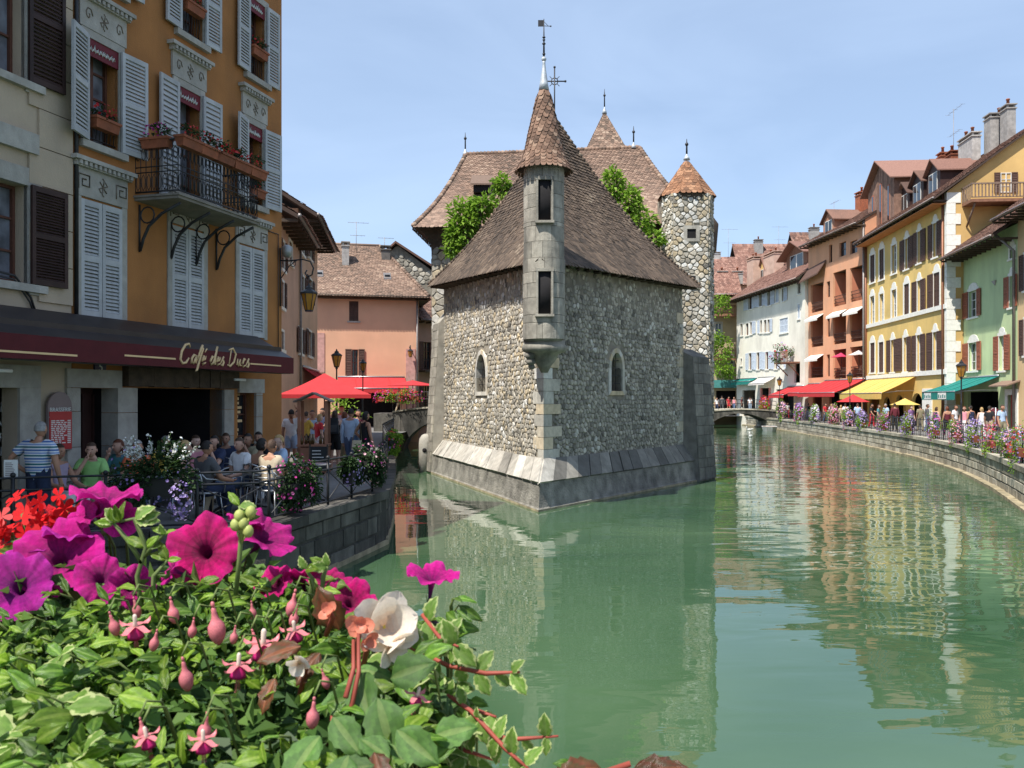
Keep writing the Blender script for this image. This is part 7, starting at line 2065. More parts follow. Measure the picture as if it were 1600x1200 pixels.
seated('man in a bright green t-shirt drinking at a terrace table', 143, 14.5, .25, SK[0], C_['green'], C_['khaki'], HAIR['brown'], arms=('table','mouth'), ch='steel chair of the drinking man in green')
seated('balding man in an orange shirt behind the white sprayed tub', 215, 15.3, .35, SK[1], C_['orange'], C_['jeans'], HAIR['grey'], arms=('table','table'), ch='steel chair of the man in orange')
seated('woman in a lilac tank top seen from the side', 287, 15.2, 1.9, SK[0], C_['lilac'], C_['beige'], HAIR['blond'], arms=('table','down'), sleeves='none', hairlen=.05, ch='steel chair of the woman in lilac')
seated('broad man in a dark grey shirt with his back turned', 322, 15.0, 2.5, SK[1], C_['grey'], C_['navy'], HAIR['dark'], arms=('table','table'), build=1.15, ch='steel chair of the man in dark grey')
seated('woman holding a hand to her face between the terrace tables', 336, 17.3, -.4, SK[0], C_['navy'], C_['black'], HAIR['dark'], arms=('mouth','table'), hairlen=.1, ch='steel chair of the woman with a hand to her face')
seated('person in navy sitting deep under the cafe awning', 353, 18.6, .1, SK[2], C_['navy'], C_['black'], HAIR['brown'], arms=('table','table'), ch='steel chair of the person in navy')
seated('young man in a white t-shirt facing the canal', 375, 16.3, -.5, SK[0], C_['white'], C_['jeans'], HAIR['brown'], arms=('table','down'), ch='steel chair of the man in the white t-shirt')
seated('woman in a black top sitting by the cafe corner wall', 404, 19.3, .0, SK[2], C_['black'], C_['black'], HAIR['dark'], arms=('table','table'), ch='steel chair of the woman by the corner wall')
seated('woman in a black strapless top with her bare back turned', 408, 16.0, 2.6, SK[1], C_['black'], C_['black'], HAIR['dark'], arms=('table','table'), sleeves='strapless', hairlen=.06, ch='steel chair of the woman in the strapless top')
seated('blond person in a pale blue shirt by the terrace railing', 437, 17.6, -.9, SK[3], C_['lblue'], C_['white'], HAIR['blond'], arms=('table','table'), ch='steel chair of the blond person in pale blue')
def stroll(label, px, Y, rz, H, skin, shirt, trous, hair, z=QZ, **k):
    return person(label, (px-800)/FPX*Y, Y, z, rz, H, SK[skin], C_[shirt], C_[trous], HAIR[hair], z and k.pop('pose','walk') or 'stand', group=GW, **k)
stroll('man in a white shirt raising one arm to his head by the cafe corner', 455, 26, pi, 1.74, 1, 'white', 'lblue', 'dark', pose='stand', arms=('down','up'), legs='short')
stroll('person in yellow shopping at the wooden stall', 478, 27.2, 2.6, 1.66, 0, 'yellow', 'black', 'brown', pose='stand', arms=('fwd','fwd'))
stroll('person in a light grey shirt left of the stall post', 488, 28, .3, 1.7, 1, 'lblue', 'beige', 'dark', pose='stand')
stroll('man in a white shirt under the red parasol', 512, 29.5, .1, 1.78, 1, 'white', 'navy', 'dark', pose='stand', arms=('fwd','down'))
stroll('tall person in a striped pale top at the back of the stall', 534, 31, .2, 1.82, 0, 'lblue', 'khaki', 'brown', pose='stand')
bp = stroll('young woman in black shorts carrying a dark backpack', 523, 25.3, pi, 1.72, 0, 'black', 'black', 'brown', legs='short', pose='stand', sleeves='none', hairlen=.12)
p = V3(bp.location); o = thing('backpack', 'dark backpack on the back of the young woman in black', 'backpack', (p.x,p.y-.22,p.z+1.28), 0); s = MB()
s.add([(x*.17*(1 if z < .2 else .8), y*.09*(1 if z < .2 else .6)-.02*(z<.1), z-.22) for z in (0,.06,.3,.44) for x,y in ((-1,-1),(1,-1),(1,1),(-1,1))], [(r*4+i,r*4+(i+1)%4,(r+1)*4+(i+1)%4,(r+1)*4+i) for r in range(3) for i in range(4)]+[(3,2,1,0),(12,13,14,15)])
s.build('bag', cloth('backpack', (.03,.035,.04)), o); s = MB(); s.box(-.11,.11,-.14,-.08,-.17,.02); s.build('front_pocket', cloth('backpack_pocket', (.07,.075,.08)), o)
stroll('man in a pale blue shirt and jeans with his back turned', 548, 24.6, pi-.2, 1.78, 1, 'lblue', 'jeans', 'dark', sleeves='long')
bw_ = stroll('woman in a dark vest beside the man in pale blue', 571, 24.2, 2.4, 1.70, 1, 'black', 'black', 'dark', sleeves='none', arms=('hip','down'), hairlen=.1)
p = V3(bw_.location); o = thing('shoulder_bag', 'pale shoulder bag hanging at the hip of the woman in the dark vest', 'handbag', (p.x-.2,p.y-.16,p.z+.82), .3); s = MB(); s.prism([(-.15,-.05,-.16),(.15,-.05,-.16),(.12,-.03,.1),(-.12,-.03,.1)], (0,.09,0)); s.build('bag', C_['beige'], o); s = MB(); s.tube([(-.12,0,.1),(-.05,.02,.35),(.1,.05,.62),(.12,0,.1)], .012, 4); s.build('strap', C_['khaki'], o)
stroll('person in white strolling over the left footbridge', 623, 58.3, 1.4, 1.6, 3, 'white', 'beige', 'blond', z=2.35)
for px,Y,rz,H,sk,sh,tr,ha,lab,k in (
 (1534,46,pi-.2,1.64,3,'white','white','blond','blond woman in a white top and white trousers before the shop',dict(sleeves='none',hairlen=.1)),
 (1517,46.5,pi+.3,1.72,1,'navy','beige','dark','woman in a navy top and pale trousers under the teal awning',dict(sleeves='none')),
 (1493,48.5,.6,1.74,1,'white','jeans','brown','man in a white t-shirt behind the near street lamp',dict()),
 (1487,46.0,1.2,1.15,0,'lblue','lblue','brown','small child in pale blue between the flower boxes',dict()),
 (1480,49,pi,1.66,1,'maroon','black','auburn','woman with bare shoulders left of the near street lamp',dict(sleeves='strapless',hairlen=.1)),
 (1463,51,2.0,1.62,0,'navy','jeans','brown','woman in a blue vest before the white pier',dict(sleeves='none',hairlen=.12)),
 (1398,58,pi,1.80,2,'maroon','black','dark','man in dark maroon leaning over the railing by the yellow parasol',dict(sleeves='long',pose='stand')),
 (1362,64,.8,1.74,1,'black','red','dark','person in black with red trousers before the yellow awning',dict(arms=('fwd','swing'))),
 (1340,67,pi-.3,1.76,0,'lblue','black','brown','man in a pale blue shirt under the red parasol edge',dict()),
 (1321,72,pi,1.74,1,'white','navy','dark','man in a white shirt with a dark bag strap by the middle lamp',dict()),
 (1314,73.5,pi,1.6,0,'beige','beige','blond','person in beige walking beside the man in white',dict(hairlen=.1)),
 (1230,93.5,.3,1.76,1,'white','red','dark','man in a white shirt and red trousers before the smallest red awning',dict()),
 (1242,91,1.2,1.68,0,'beige','maroon','blond','person in a pale hat coloured hairdo under the red awnings',dict()),
 (1263,87,pi,1.7,2,'black','navy','dark','person in black before the middle red awning',dict()),
 (1270,86.5,.2,1.6,0,'lblue','white','brown','person in pale blue next to the one in black',dict()),
 (1120,104,.2,1.7,1,'white','navy','dark','person in white at the far left of the arched footbridge',dict(z=1.75)),
 (1128,104.5,pi,1.86,2,'grey','grey','dark','tall person in grey on the arched footbridge',dict(z=1.8,sleeves='long')),
 (1138.5,103,.4,1.7,1,'red','red','dark','person dressed all in red on the arched footbridge',dict(z=1.85,legs='short')),
 (1147,103.5,-.6,1.68,0,'pink','jeans','brown','person in a pink top on the arched footbridge',dict(z=1.85,sleeves='none')),
 (1159,104,1.0,1.66,2,'maroon','black','dark','person in dark maroon on the arched footbridge',dict(z=1.85)),
 (1172,104,2.8,1.68,1,'white','lblue','dark','person in white at the right end of the arched footbridge',dict(z=1.85))):
    stroll(lab, px, Y, rz, H, sk, sh, tr, ha, **k)
for px,Y,rz,H,sk,sh,tr,ha,lab,k in (
 (1290,80,.5,1.72,1,'red','jeans','dark','person in a red top before the largest red awning',dict()),
 (1299,79.5,2.5,1.66,0,'white','black','blond','woman in white and black before the largest red awning',dict(hairlen=.1)),
 (1373,63,1.0,1.68,0,'teal','beige','brown','person in teal just right of the red parasol',dict()),
 (1384,62.5,-1.2,1.75,1,'lblue','navy','grey','older man in pale blue left of the yellow parasol',dict()),
 (1424,58.5,.4,1.64,3,'purple','black','dark','person in purple under the yellow parasol',dict()),
 (1438,57,pi,1.7,2,'khaki','khaki','dark','person dressed in khaki before the arches',dict()),
 (1449,55,1.4,1.76,1,'grey','jeans','brown','man in grey walking past the white pier',dict(sleeves='long')),
 (1507,47.5,-.8,1.68,0,'pink','white','auburn','woman in a pink top just right of the near street lamp',dict(sleeves='none',hairlen=.1)),
 (1546,45,2.2,1.72,1,'black','beige','dark','person in black and beige beside the clothes rack',dict()),
 (1566,43,.3,1.78,1,'lblue','khaki','brown','tall man in pale blue before the red door',dict()),
 (465,27.5,.6,1.7,0,'grey','jeans','brown','man in grey at the left edge of the red parasol',dict(pose='stand')),
 (499,26.6,2.2,1.6,3,'red','white','blond','blond girl in red beside the wooden stall',dict(hairlen=.1)),
 (505,28.5,-.6,1.76,2,'navy','black','dark','man in navy behind the chalk board',dict(arms=('fwd','hip'))),
 (560,28,.3,1.72,1,'maroon','jeans','dark','person in maroon behind the couple on the left quay',dict()),
 (538,27.6,pi,1.66,0,'beige','khaki','auburn','person in beige right of the red parasol pole',dict(hairlen=.08))):
    stroll(lab, px, Y, rz, H, sk, sh, tr, ha, **k)
seated('woman in teal sitting left of the wide cafe doorway', 186, 15.6, -.5, SK[0], C_['teal'], C_['black'], HAIR['auburn'], arms=('table','mouth'), hairlen=.1, ch='steel chair of the woman in teal')
seated('man in pale yellow sitting in front of the wide cafe doorway', 258, 17.0, .4, SK[1], C_['yellow'], C_['jeans'], HAIR['grey'], arms=('table','table'), ch='steel chair of the man in pale yellow')
seated('woman in pink behind the woman in lilac', 305, 17.4, .9, SK[3], C_['pink'], C_['white'], HAIR['brown'], arms=('table','table'), sleeves='none', hairlen=.1, ch='steel chair of the woman in pink')
seated('person in khaki deep in the shade beside the small cafe window', 388, 18.3, -.3, SK[2], C_['khaki'], C_['navy'], HAIR['dark'], arms=('mouth','table'), ch='steel chair of the person in khaki')
seated('man in beige with his back turned near the railing corner', 424, 15.4, 2.8, SK[1], C_['beige'], C_['jeans'], HAIR['brown'], arms=('table','table'), ch='steel chair of the man in beige')
# rack of clothes beside the shop door
p = at(1553,655,47.5); o = thing('clothes_rack', 'rack of dark and pink clothes before the green house shop', 'clothes rack', (p.x,p.y,QZ), 1.2)
s = MB(); s.tube([(-.6,0,0),(-.6,0,1.6),(.6,0,1.6),(.6,0,0)], .02, 5); s.tube([(-.6,-.25,.02),(-.6,.25,.02)], .02, 5); s.tube([(.6,-.25,.02),(.6,.25,.02)], .02, 5); s.build('frame', M_STEEL, o)
for i, c in enumerate(('maroon','black','pink','white','maroon','navy','red','black')):
    s = MB(); x = -.5+i*.14; s.prism([(x,-.05,1.57),(x,-.22,1.45),(x,-.2,.75-.05*(i%3)),(x,.2,.75-.05*(i%3)),(x,.22,1.45),(x,.05,1.57)], (.05,0,0)); s.build('garment', C_[c], o)
# ---------------------------------------------------------------- foreground: planted trough on the near bridge
RF = random.Random(5)
nb = thing('near_bridge', 'stone bridge parapet under the foreground flower trough', 'bridge', (0,.2,0))
s = MB(); s.box(-9.4,6.5,-3.4,.9,1.35,1.6); s.box(-9.4,6.5,.35,.85,1.6,2.4)
n = 14
for i in range(n):
    x0, x1 = -9.4+15.9*i/n, -9.4+15.9*(i+1)/n; h0, h1 = 1.34-1.2*(2*i/n-1)**2*.9, 1.34-1.2*(2*(i+1)/n-1)**2*.9
    s.add([(x0,.8,h0),(x1,.8,h1),(x1,.8,1.4),(x0,.8,1.4),(x0,-3.3,h0),(x1,-3.3,h1),(x1,-3.3,1.4),(x0,-3.3,1.4)], [(0,1,2,3),(7,6,5,4),(0,4,5,1)])
s.build('parapet', M_QW, nb)
tr = thing('flower_trough', 'weathered brown flower trough on the near bridge parapet at bottom left', 'planter', (-.68,.80,2.4))
s = MB(); x, y, t = .60, .19, .022
for b_ in ((-x,x,-y,-y+t),(-x,x,y-t,y),(-x,-x+t,-y+t,y-t),(x-t,x,-y+t,y-t)): s.box(*b_, 0, .30)
s.box(-x-.012,x+.012,-y-.012,-y+t*.4,.30,.325); s.box(-x-.012,x+.012,y-t*.4,y+.012,.30,.325); s.box(-x-.012,-x+t,-y,y,.30,.325); s.box(x-t,x+.012,-y,y,.30,.325)
s.build('box', pm('trough_brown', (.16,.085,.055), .8, .3, 14, .4, 60), tr)
s = MB(); s.box(-x+t,x-t,-y+t,y-t,.02,.27); s.build('soil', pm('potting_soil', (.03,.022,.016), 1, .4, 40, .8, 60), tr)

def leaf_mesh(name, mat, L=1.0, W=.5, serr=0.0, fold=.16, droop=.22, edge=False, seg=7):
    """ovate blade, base at origin, tip towards +y, upper side +z; face tone 0 at the midrib, 1 at the margin"""
    m = MB(); vs = []; cols = 10
    for i in range(seg+1):
        t = i/seg; w = W*.5*(sin(pi*min(1,t*.93+.05))**.75)*(1-.22*t) if 0 < i < seg else .012
        for j in range(cols+1):
            u = j/cols*2-1
            ww = w*(1+ (serr*(1 if i % 2 else -1) if abs(u) > .99 else 0))
            z = fold*abs(u)*w*2 - droop*t*t + .035*sin(t*9+u*2)*abs(u) - .05*abs(u)**3
            vs.append((u*ww, t*L+(.03 if abs(u) > .9 and i % 2 else 0), z))
    fs = []; ts = []
    for i in range(seg):
        for j in range(cols):
            a = i*(cols+1)+j; fs.append((a,a+1,a+cols+2,a+cols+1)); u = abs((j+.5)/cols*2-1)
            ts.append((.15 if edge else .12) if u < .12 and i < seg-1 else (.92 if edge and (u > .85 or (u > .65 and (i*7+j*3) % 4 == 0)) else .33+.3*((i*3+j*5) % 4)/3))
    m.add(vs, fs, 0, 0, True); m.t = ts
    return m.mesh(name, mat)
def leafm(n, lo, mid, hi, tr_=.4, oi=.4, rough=.3): return pm(n, mid, rough, .18, 9, .25, 130, spec=.45, transl=tr_, oi=oi, ramp=[(0,hi),(.3,mid),(.62,lo),(1,hi)])
ML_MID = leafm('petunia_leaf', (.062,.14,.014), (.098,.205,.02), (.20,.33,.055))
ML_YEL = leafm('fuchsia_leaf', (.14,.25,.02), (.20,.33,.03), (.34,.45,.085), .5)
ML_DRK = leafm('begonia_leaf', (.055,.125,.022), (.08,.17,.03), (.15,.21,.055), .3, rough=.5)
ML_VAR = pm('variegated_leaf', (.1,.2,.05), .45, .15, 9, .25, 130, spec=.35, transl=.4, oi=.2, ramp=[(0,(.22,.33,.08)),(.3,(.115,.225,.03)),(.6,(.16,.28,.045)),(.85,(.36,.44,.14)),(1,(.54,.57,.27))])
ML_RED = leafm('red_brown_leaf', (.09,.055,.018), (.15,.045,.02), (.27,.10,.04), .4)
LM = {'mid': [leaf_mesh('leaf', ML_MID, 1, w, 0, f, d) for w,f,d in ((.46,.16,.25),(.40,.24,.1),(.52,.10,.4))],
      'yel': [leaf_mesh('leaf', ML_YEL, 1, w, .04, f, d) for w,f,d in ((.50,.2,.25),(.42,.3,.1),(.56,.12,.4))],
      'drk': [leaf_mesh('leaf', ML_DRK, 1, w, .07, f, d, seg=9) for w,f,d in ((.80,.14,.3),(.72,.22,.15))],
      'var': [leaf_mesh('leaf', ML_VAR, 1, w, .10, f, d, True, 9) for w,f,d in ((.74,.14,.3),(.66,.25,.15))],
      'red': [leaf_mesh('leaf', ML_RED, 1, w, .12, f, d, seg=9) for w,f,d in ((.6,.2,.3),(.7,.1,.2))]}
def basis(p, ydir, zdir, sc):
    y = ydir.normalized(); x = y.cross(zdir)
    x = x.normalized() if x.length > 1e-3 else y.orthogonal().normalized(); z = x.cross(y)
    return Matrix(((x.x*sc,y.x*sc,z.x*sc,p.x),(x.y*sc,y.y*sc,z.y*sc,p.y),(x.z*sc,y.z*sc,z.z*sc,p.z),(0,0,0,1)))
def put(name, me, root, p, ydir, zdir, sc):
    o = link(name, me, root); o.matrix_basis = basis(V3(p)-root.location, V3(ydir), V3(zdir), sc); return o
def rv(): return rvec(RF)
def leaves_px(root, kinds, n, reg, size, Yf, spread=.05, stems=True):
    """n leaves over a patch of the bank: reg gives a random (px, py)"""
    st = MB()
    for i in range(n):
        px, py = reg(); Y = Yf(px,py)+RF.uniform(-spread,spread); p = at(px,py,Y)
        yd = V3((RF.uniform(-1,1), RF.uniform(-.9,.3), RF.uniform(-.55,.5))); zd = V3((-.25,-.55,.8))+rv()*.75
        k = RF.choice(kinds); sc = size*RF.uniform(.65,1.3)
        put('leaf', RF.choice(LM[k]), root, p, yd, zd, sc)
        if stems and i % 2 == 0: st.tube([p-root.location, p-root.location-yd.normalized()*sc*.25-V3((0,-.02,sc*.5)), p-root.location-yd.normalized()*sc*.2+V3((0,.03,-sc*1.7))], [.0011,.0014,.0018], 4, 0)
    if st.v: st.build('stems', MSTEM, root, kind='stuff')
MSTEM = pm('green_stem', (.15,.20,.06), .6, .25, 20, transl=.2)
MSTEMR = pm('red_stem', (.28,.06,.04), .6, .25, 20)
def plant(name, label, cat, px, Y): 
    p = at(px, 1200, Y); return thing(name, label, cat, (p.x, Y, 2.66))
Yb = lambda px, py: 1.22-.46*max(0,min(1,(py-850)/380))
def ell(cx, cy, rx, ry):
    def f():
        while True:
            a, b_ = RF.uniform(-1,1), RF.uniform(-1,1)
            if a*a+b_*b_ < 1: return cx+a*rx, cy+b_*ry
    return f
def box_(x0,x1,y0,y1,top=None):
    def f():
        x = RF.uniform(x0,x1); y = RF.uniform(y0,y1)
        if top and y < top(x): y = top(x)+RF.uniform(0,60)
        return x, y
    return f

# --- petunia flowers
def petunia_mesh(name, mat, seed, cup=.12):
    r_ = random.Random(seed); m = MB(); n = 90; prof = [(.05,-.95),(.065,-.75),(.09,-.5),(.13,-.28),(.20,-.12),(.33,-.02),(.5,.04),(.66,.07),(.8,.08),(.92,.06),(1.0,.02)]
    ph = r_.uniform(0,6); vs = []; amp = [r_.uniform(.7,1.3) for _ in range(5)]
    for k,(r,z) in enumerate(prof):
        t = max(0,(r-.2)/.8)
        for j in range(n):
            q = 2*pi*j/n; c = abs(cos(2.5*q)); lobe = 1-.17*t*t*(1-c)**2.2; a = amp[int(((q*5/(2*pi))+.5) % 5)]
            zz = z + t*t*(.13*a*cos(5*q)*.8 + .055*sin(11*q+ph) + .04*sin(17*q+ph*2)) + cup*t*t*.6 - .05*t*(1-c)*.6
            vs.append((r*lobe*cos(q)*(1+.02*sin(9*q+ph)*t), r*lobe*sin(q), zz))
    fs, ts = [], []
    for k in range(len(prof)-1):
        for j in range(n):
            fs.append((k*n+j,k*n+(j+1)%n,(k+1)*n+(j+1)%n,(k+1)*n+j)); q = 2*pi*(j+.5)/n; t = max(0,(prof[k][0]-.15)/.85)
            v = .30*max(0,cos(15*q))**3*(1-t*.75)*.7 + .2*(1-abs(cos(2.5*q)))**4
            ts.append(max(0,min(1,.05+.25*(k/4) if k < 4 else .34+.62*t-v)))
    m.add(vs, fs, 0, 0, True); m.t = ts
    return m.mesh(name, mat)
def petm(n, throat, deep, mid, edge): return pm(n, mid, .5, .2, 9, .45, 60, spec=.25, transl=.28, oi=.1, ramp=[(0,throat),(.3,deep),(.65,mid),(1,edge)])
PM_MAG = petm('magenta_petunia', (.05,.006,.09), (.22,.004,.10), (.47,.006,.19), (.56,.02,.28))
PM_PUR = petm('violet_petunia', (.05,.008,.10), (.22,.006,.16), (.42,.010,.26), (.50,.03,.36))
PM_CRI = petm('crimson_petunia', (.03,.003,.04), (.20,.002,.05), (.47,.004,.125), (.56,.012,.20))
PMESH = {k: [petunia_mesh('flower', m, s_, c_) for s_, c_ in ((1,.1),(2,.25),(3,-.05))] for k, m in (('mag',PM_MAG),('pur',PM_PUR),('cri',PM_CRI))}
CAL = MB()
for i in range(5):
    q = 2*pi*i/5; CAL.add([(0,0,-1.0),(.10*cos(q-.3),.10*sin(q-.3),-.95),(.2*cos(q),.2*sin(q),-.62),(.10*cos(q+.3),.10*sin(q+.3),-.95)], [(0,1,2,3)], 0, .5, True)
CAL.lathe([(.03,-1.15),(.07,-1.02),(.075,-.9)], 6); CALM = CAL.mesh('calyx', MSTEM)
def petunia(root, kind, px, py, dia, face, Y=None, var=None):
    Y = Y or Yb(px,py)-.03; p = at(px,py,Y); r = dia*.92/2*Y/FPX; f = V3(face).normalized()
    o = link('flower', PMESH[kind][RF.randrange(3) if var is None else var], root)
    o.matrix_basis = basis(p-root.location, f.orthogonal(), f, r) @ Matrix.Rotation(RF.uniform(0,6),4,'Z')
    c = link('calyx', CALM, o)
    s = MB(); b0 = p-root.location-f*r*1.1; s.tube([b0, b0-f*r*.6-V3((0,-.01,r*.5)), b0-f*r*.7+V3((0,.02,-r*3.2))], [.0018,.002,.0024], 5); s.build('stem', MSTEM, root)
pA = plant('petunia_plant', 'petunia with large violet purple trumpets at the far left of the trough', 'petunia', 70, .95)
for px,py,d,f,v in ((92,872,150,(.15,-.75,.65),0),(28,918,125,(.1,-.85,.5),1),(160,905,95,(.5,-.6,.6),2),(205,918,78,(.45,-.75,.3),1),(55,850,90,(-.2,-.3,.9),2),(110,838,95,(.1,.1,1),0)):
    petunia(pA, RF.choice(['pur','pur','mag']), px, py, d, f, var=v)
pB = plant('petunia_plant', 'petunia with crimson and magenta trumpets in the middle of the trough', 'petunia', 330, .95)
for k,px,py,d,f,v in (('cri',318,862,132,(-.1,-.92,.4),0),('mag',412,838,112,(.55,-.25,.75),1),('mag',385,815,70,(.3,.3,.9),2),('cri',470,900,78,(-.3,.3,.8),0),('cri',548,940,88,(.25,-.6,.7),1),('cri',512,905,84,(.2,-.2,1),2),('cri',430,912,70,(-.3,-.6,.6),1),('mag',268,890,60,(-.7,-.4,.4),0)):
    petunia(pB, k, px, py, d, f, var=v)
pC = plant('petunia_plant', 'petunia with one tall magenta trumpet rising behind the violet ones', 'petunia', 170, 1.1)
for px,py,d,f,v in ((166,778,118,(.1,-.05,1),1),(190,812,66,(.3,-.8,.4),0),(128,806,64,(-.4,-.7,.5),2),(150,800,70,(-.2,-.5,.8),1)): petunia(pC, 'mag', px, py, d, f, 1.2, v)
pD = plant('petunia_plant', 'single magenta petunia standing out over the water at the right of the trough', 'petunia', 680, 1.0)
petunia(pD, 'mag', 675, 902, 92, (.12,-.18,1), 1.05, 1)
s = MB(); p = at(676,990,1.03)-pD.location; s.tube([p+V3((0,0,.02)),p,p-V3((0,0,.03)),p-V3((.004,0,.05))], [.004,.011,.009,.003], 7); s.build('wilted_flower', pm('wilted_violet', (.12,.06,.16), .7, .3, 20), pD)
# --- red geranium
pE = plant('geranium_plant', 'red geranium with clustered scarlet blooms at the back left of the trough', 'geranium', 60, 1.25)
MRED = pm('geranium_petal', (.62,.012,.015), .5, .15, 12, spec=.25, transl=.3, oi=.12)
s = MB()
for i in range(5):
    q = 2*pi*i/5; a, b_ = V3((cos(q),sin(q),.12)), V3((-sin(q),cos(q),0))
    s.add([(0,0,0), a*.35+b_*.2, a*.8+b_*.33, a*1.02+b_*.1+V3((0,0,-.1)), a*1.0-b_*.14+V3((0,0,-.06)), a*.8-b_*.33, a*.35-b_*.2], [(0,1,2,3,4,5,6)], 0, .5, True)
GER = s.mesh('flower', MRED)
for cx, cy, n in ((18,822,6),(58,802,9),(84,806,8),(104,790,4),(8,842,4),(75,836,5),(34,790,3)):
    for i in range(n):
        px, py = cx+RF.uniform(-22,22), cy+RF.uniform(-17,17); p = at(px,py,1.28+RF.uniform(-.03,.03)); f = V3((RF.uniform(-.7,.7),RF.uniform(-1,.1),RF.uniform(-.1,1)))
        put('flower', GER, pE, p, f.orthogonal(), f, .0165*RF.uniform(.8,1.2))
    s = MB(); c = at(cx,cy+8,1.29)-pE.location; s.tube([c,c+V3((.005,.01,-.06)),c+V3((.01,.0,-.3))], .0025, 5); s.build('stem', MSTEM, pE)
leaves_px(pE, ['mid'], 30, box_(-20,130,850,930), .045, lambda a,b_: 1.26)
# --- fuchsia
pF = plant('fuchsia_plant', 'fuchsia with hanging pink buds and pink skirted flowers in the middle of the trough', 'fuchsia', 360, .9)
MFP = pm('fuchsia_pink', (.66,.20,.22), .4, .15, 14, spec=.35, transl=.25, oi=.12); MFW = pm('fuchsia_tube_white', (.75,.62,.52), .45, .1, 12, transl=.25); MFM = pm('fuchsia_corolla', (.52,.02,.16), .5, .15, 12, transl=.3)
s = MB(); s.lathe([(.05,1.2),(.10,1.12),(.11,.95),(.14,.75),(.22,.6),(.34,.42),(.36,.15),(.30,-.12),(.16,-.34),(.02,-.44)], 10); s.lathe([(.03,1.45),(.08,1.40),(.09,1.3),(.06,1.2)], 8, 0); FBUD = s.mesh('bud', MFP)
s = MB(); s.lathe([(.06,1.2),(.12,1.1),(.11,.7),(.16,.5),(.1,.45)], 8); FT = s.mesh('tube', MFW)
s = MB()
for i in range(4):
    q = pi/2*i+.4; a, b_ = V3((cos(q),sin(q),0)), V3((-sin(q),cos(q),0)); pts = []
    row = [(.1,.55,.12),(.4,.55,.2),(.75,.38,.17),(1.0,.45,.10),(1.12,.62,.01)]
    vs = []
    for r,z,w in row: vs += [a*r+b_*w+V3((0,0,z)), a*r+V3((0,0,z-.05)), a*r-b_*w+V3((0,0,z))]
    s.add(vs, [(k*3+j,k*3+j+1,k*3+j+4,k*3+j+3) for k in range(4) for j in (0,1)], 0, .5, True)
FSEP = s.mesh('sepals', MFP)
s = MB(); s.lathe([(.12,.5),(.3,.35),(.38,.05),(.46,-.12),(.40,-.05),(.2,.2)], 12); FCOR = s.mesh('corolla', MFM)
s = MB()
for i in range(6): q = i*1.05; s.tube([(0,0,.3),(.08*cos(q),.08*sin(q),-.3),(.12*cos(q),.12*sin(q),-.75-.05*i)], .02, 4); s.ball((.12*cos(q),.12*sin(q),-.78-.05*i), .035, 5, 4)
s.tube([(0,0,.3),(-.05,0,-.5),(-.12,0,-1.35)], .022, 4); FSTA = s.mesh('stamens', MFP)
def fdrop(me, px, py, sz, tilt=(0,0), Y=None):
    Y = Y or Yb(px,py)-.06; p = at(px,py,Y); up = V3((tilt[0],tilt[1]-.15,1)); r = sz*Y/FPX
    r *= .86; o = link(me.name.split('.')[0], me, pF); o.matrix_basis = basis(p-pF.location, up.orthogonal(), up, r)
    s = MB(); c = p-pF.location+up.normalized()*r*1.5; s.tube([c,c+V3((.004,.005,.012)),c+V3((.012,.02,.006)),c+V3((.02,.05,-.06))], .0013, 4); s.build('stem', MSTEM, pF); return o
for px,py,sz in ((340,992,44),(292,1068,36),(318,1150,34),(455,955,30),(488,1128,34),(458,972,24),(225,1150,26),(180,985,26),(272,965,28),(300,990,22),(365,1000,20),(402,1010,24),(240,1010,24),(510,1070,22),(395,962,20),(215,958,22)): fdrop(FBUD, px, py, sz, (RF.uniform(-.3,.3),0))
for px,py,sz in ((410,1032,42),(372,1062,34),(318,1178,32),(232,1172,30),(212,1000,34),(462,1005,30),(650,1105,26)):
    o = fdrop(FT, px, py-8, sz, (RF.uniform(-.3,.3),RF.uniform(-.2,.2)))
    for me in (FSEP, FCOR, FSTA): link(me.name.split('.')[0], me, o)
leaves_px(pF, ['yel','yel','mid'], 292, box_(170,560,900,1230), .0265, Yb, .07)
# --- begonia
pG = plant('begonia_plant', 'begonia with white and coral petals and bronze leaves at right of the trough', 'begonia', 570, .85)
MBW = pm('begonia_white', (.76,.66,.54), .45, .08, 14, .2, 110, spec=.3, transl=.35, ramp=[(0,(.72,.50,.33)),(.5,(.80,.72,.60)),(1,(.82,.72,.64))]); MBC = pm('begonia_coral', (.66,.22,.14), .45, .15, 14, spec=.3, transl=.35)
def petal_mesh(name, mat, cupd=.2):
    m = MB(); vs = []; ts = []
    for i in range(8):
        t = i/7; w = (sin(pi*min(1,.12+t*.84))**.6)*.46*(1 if t < .98 else .35)
        for j in range(7):
            u = j/6*2-1; vs.append((u*w, t, cupd*(t-.5)**2*1.6+.22*u*u*w+.025*sin(8*u+5*t)))
    fs = [(i*7+j,i*7+j+1,(i+1)*7+j+1,(i+1)*7+j) for i in range(7) for j in range(6)]; m.add(vs, fs, 0, 0, True); m.t = [i/7 for i in range(7) for j in range(6)]
    return m.mesh(name, mat)
PW, PC = petal_mesh('petal', MBW), petal_mesh('petal', MBC, .35)
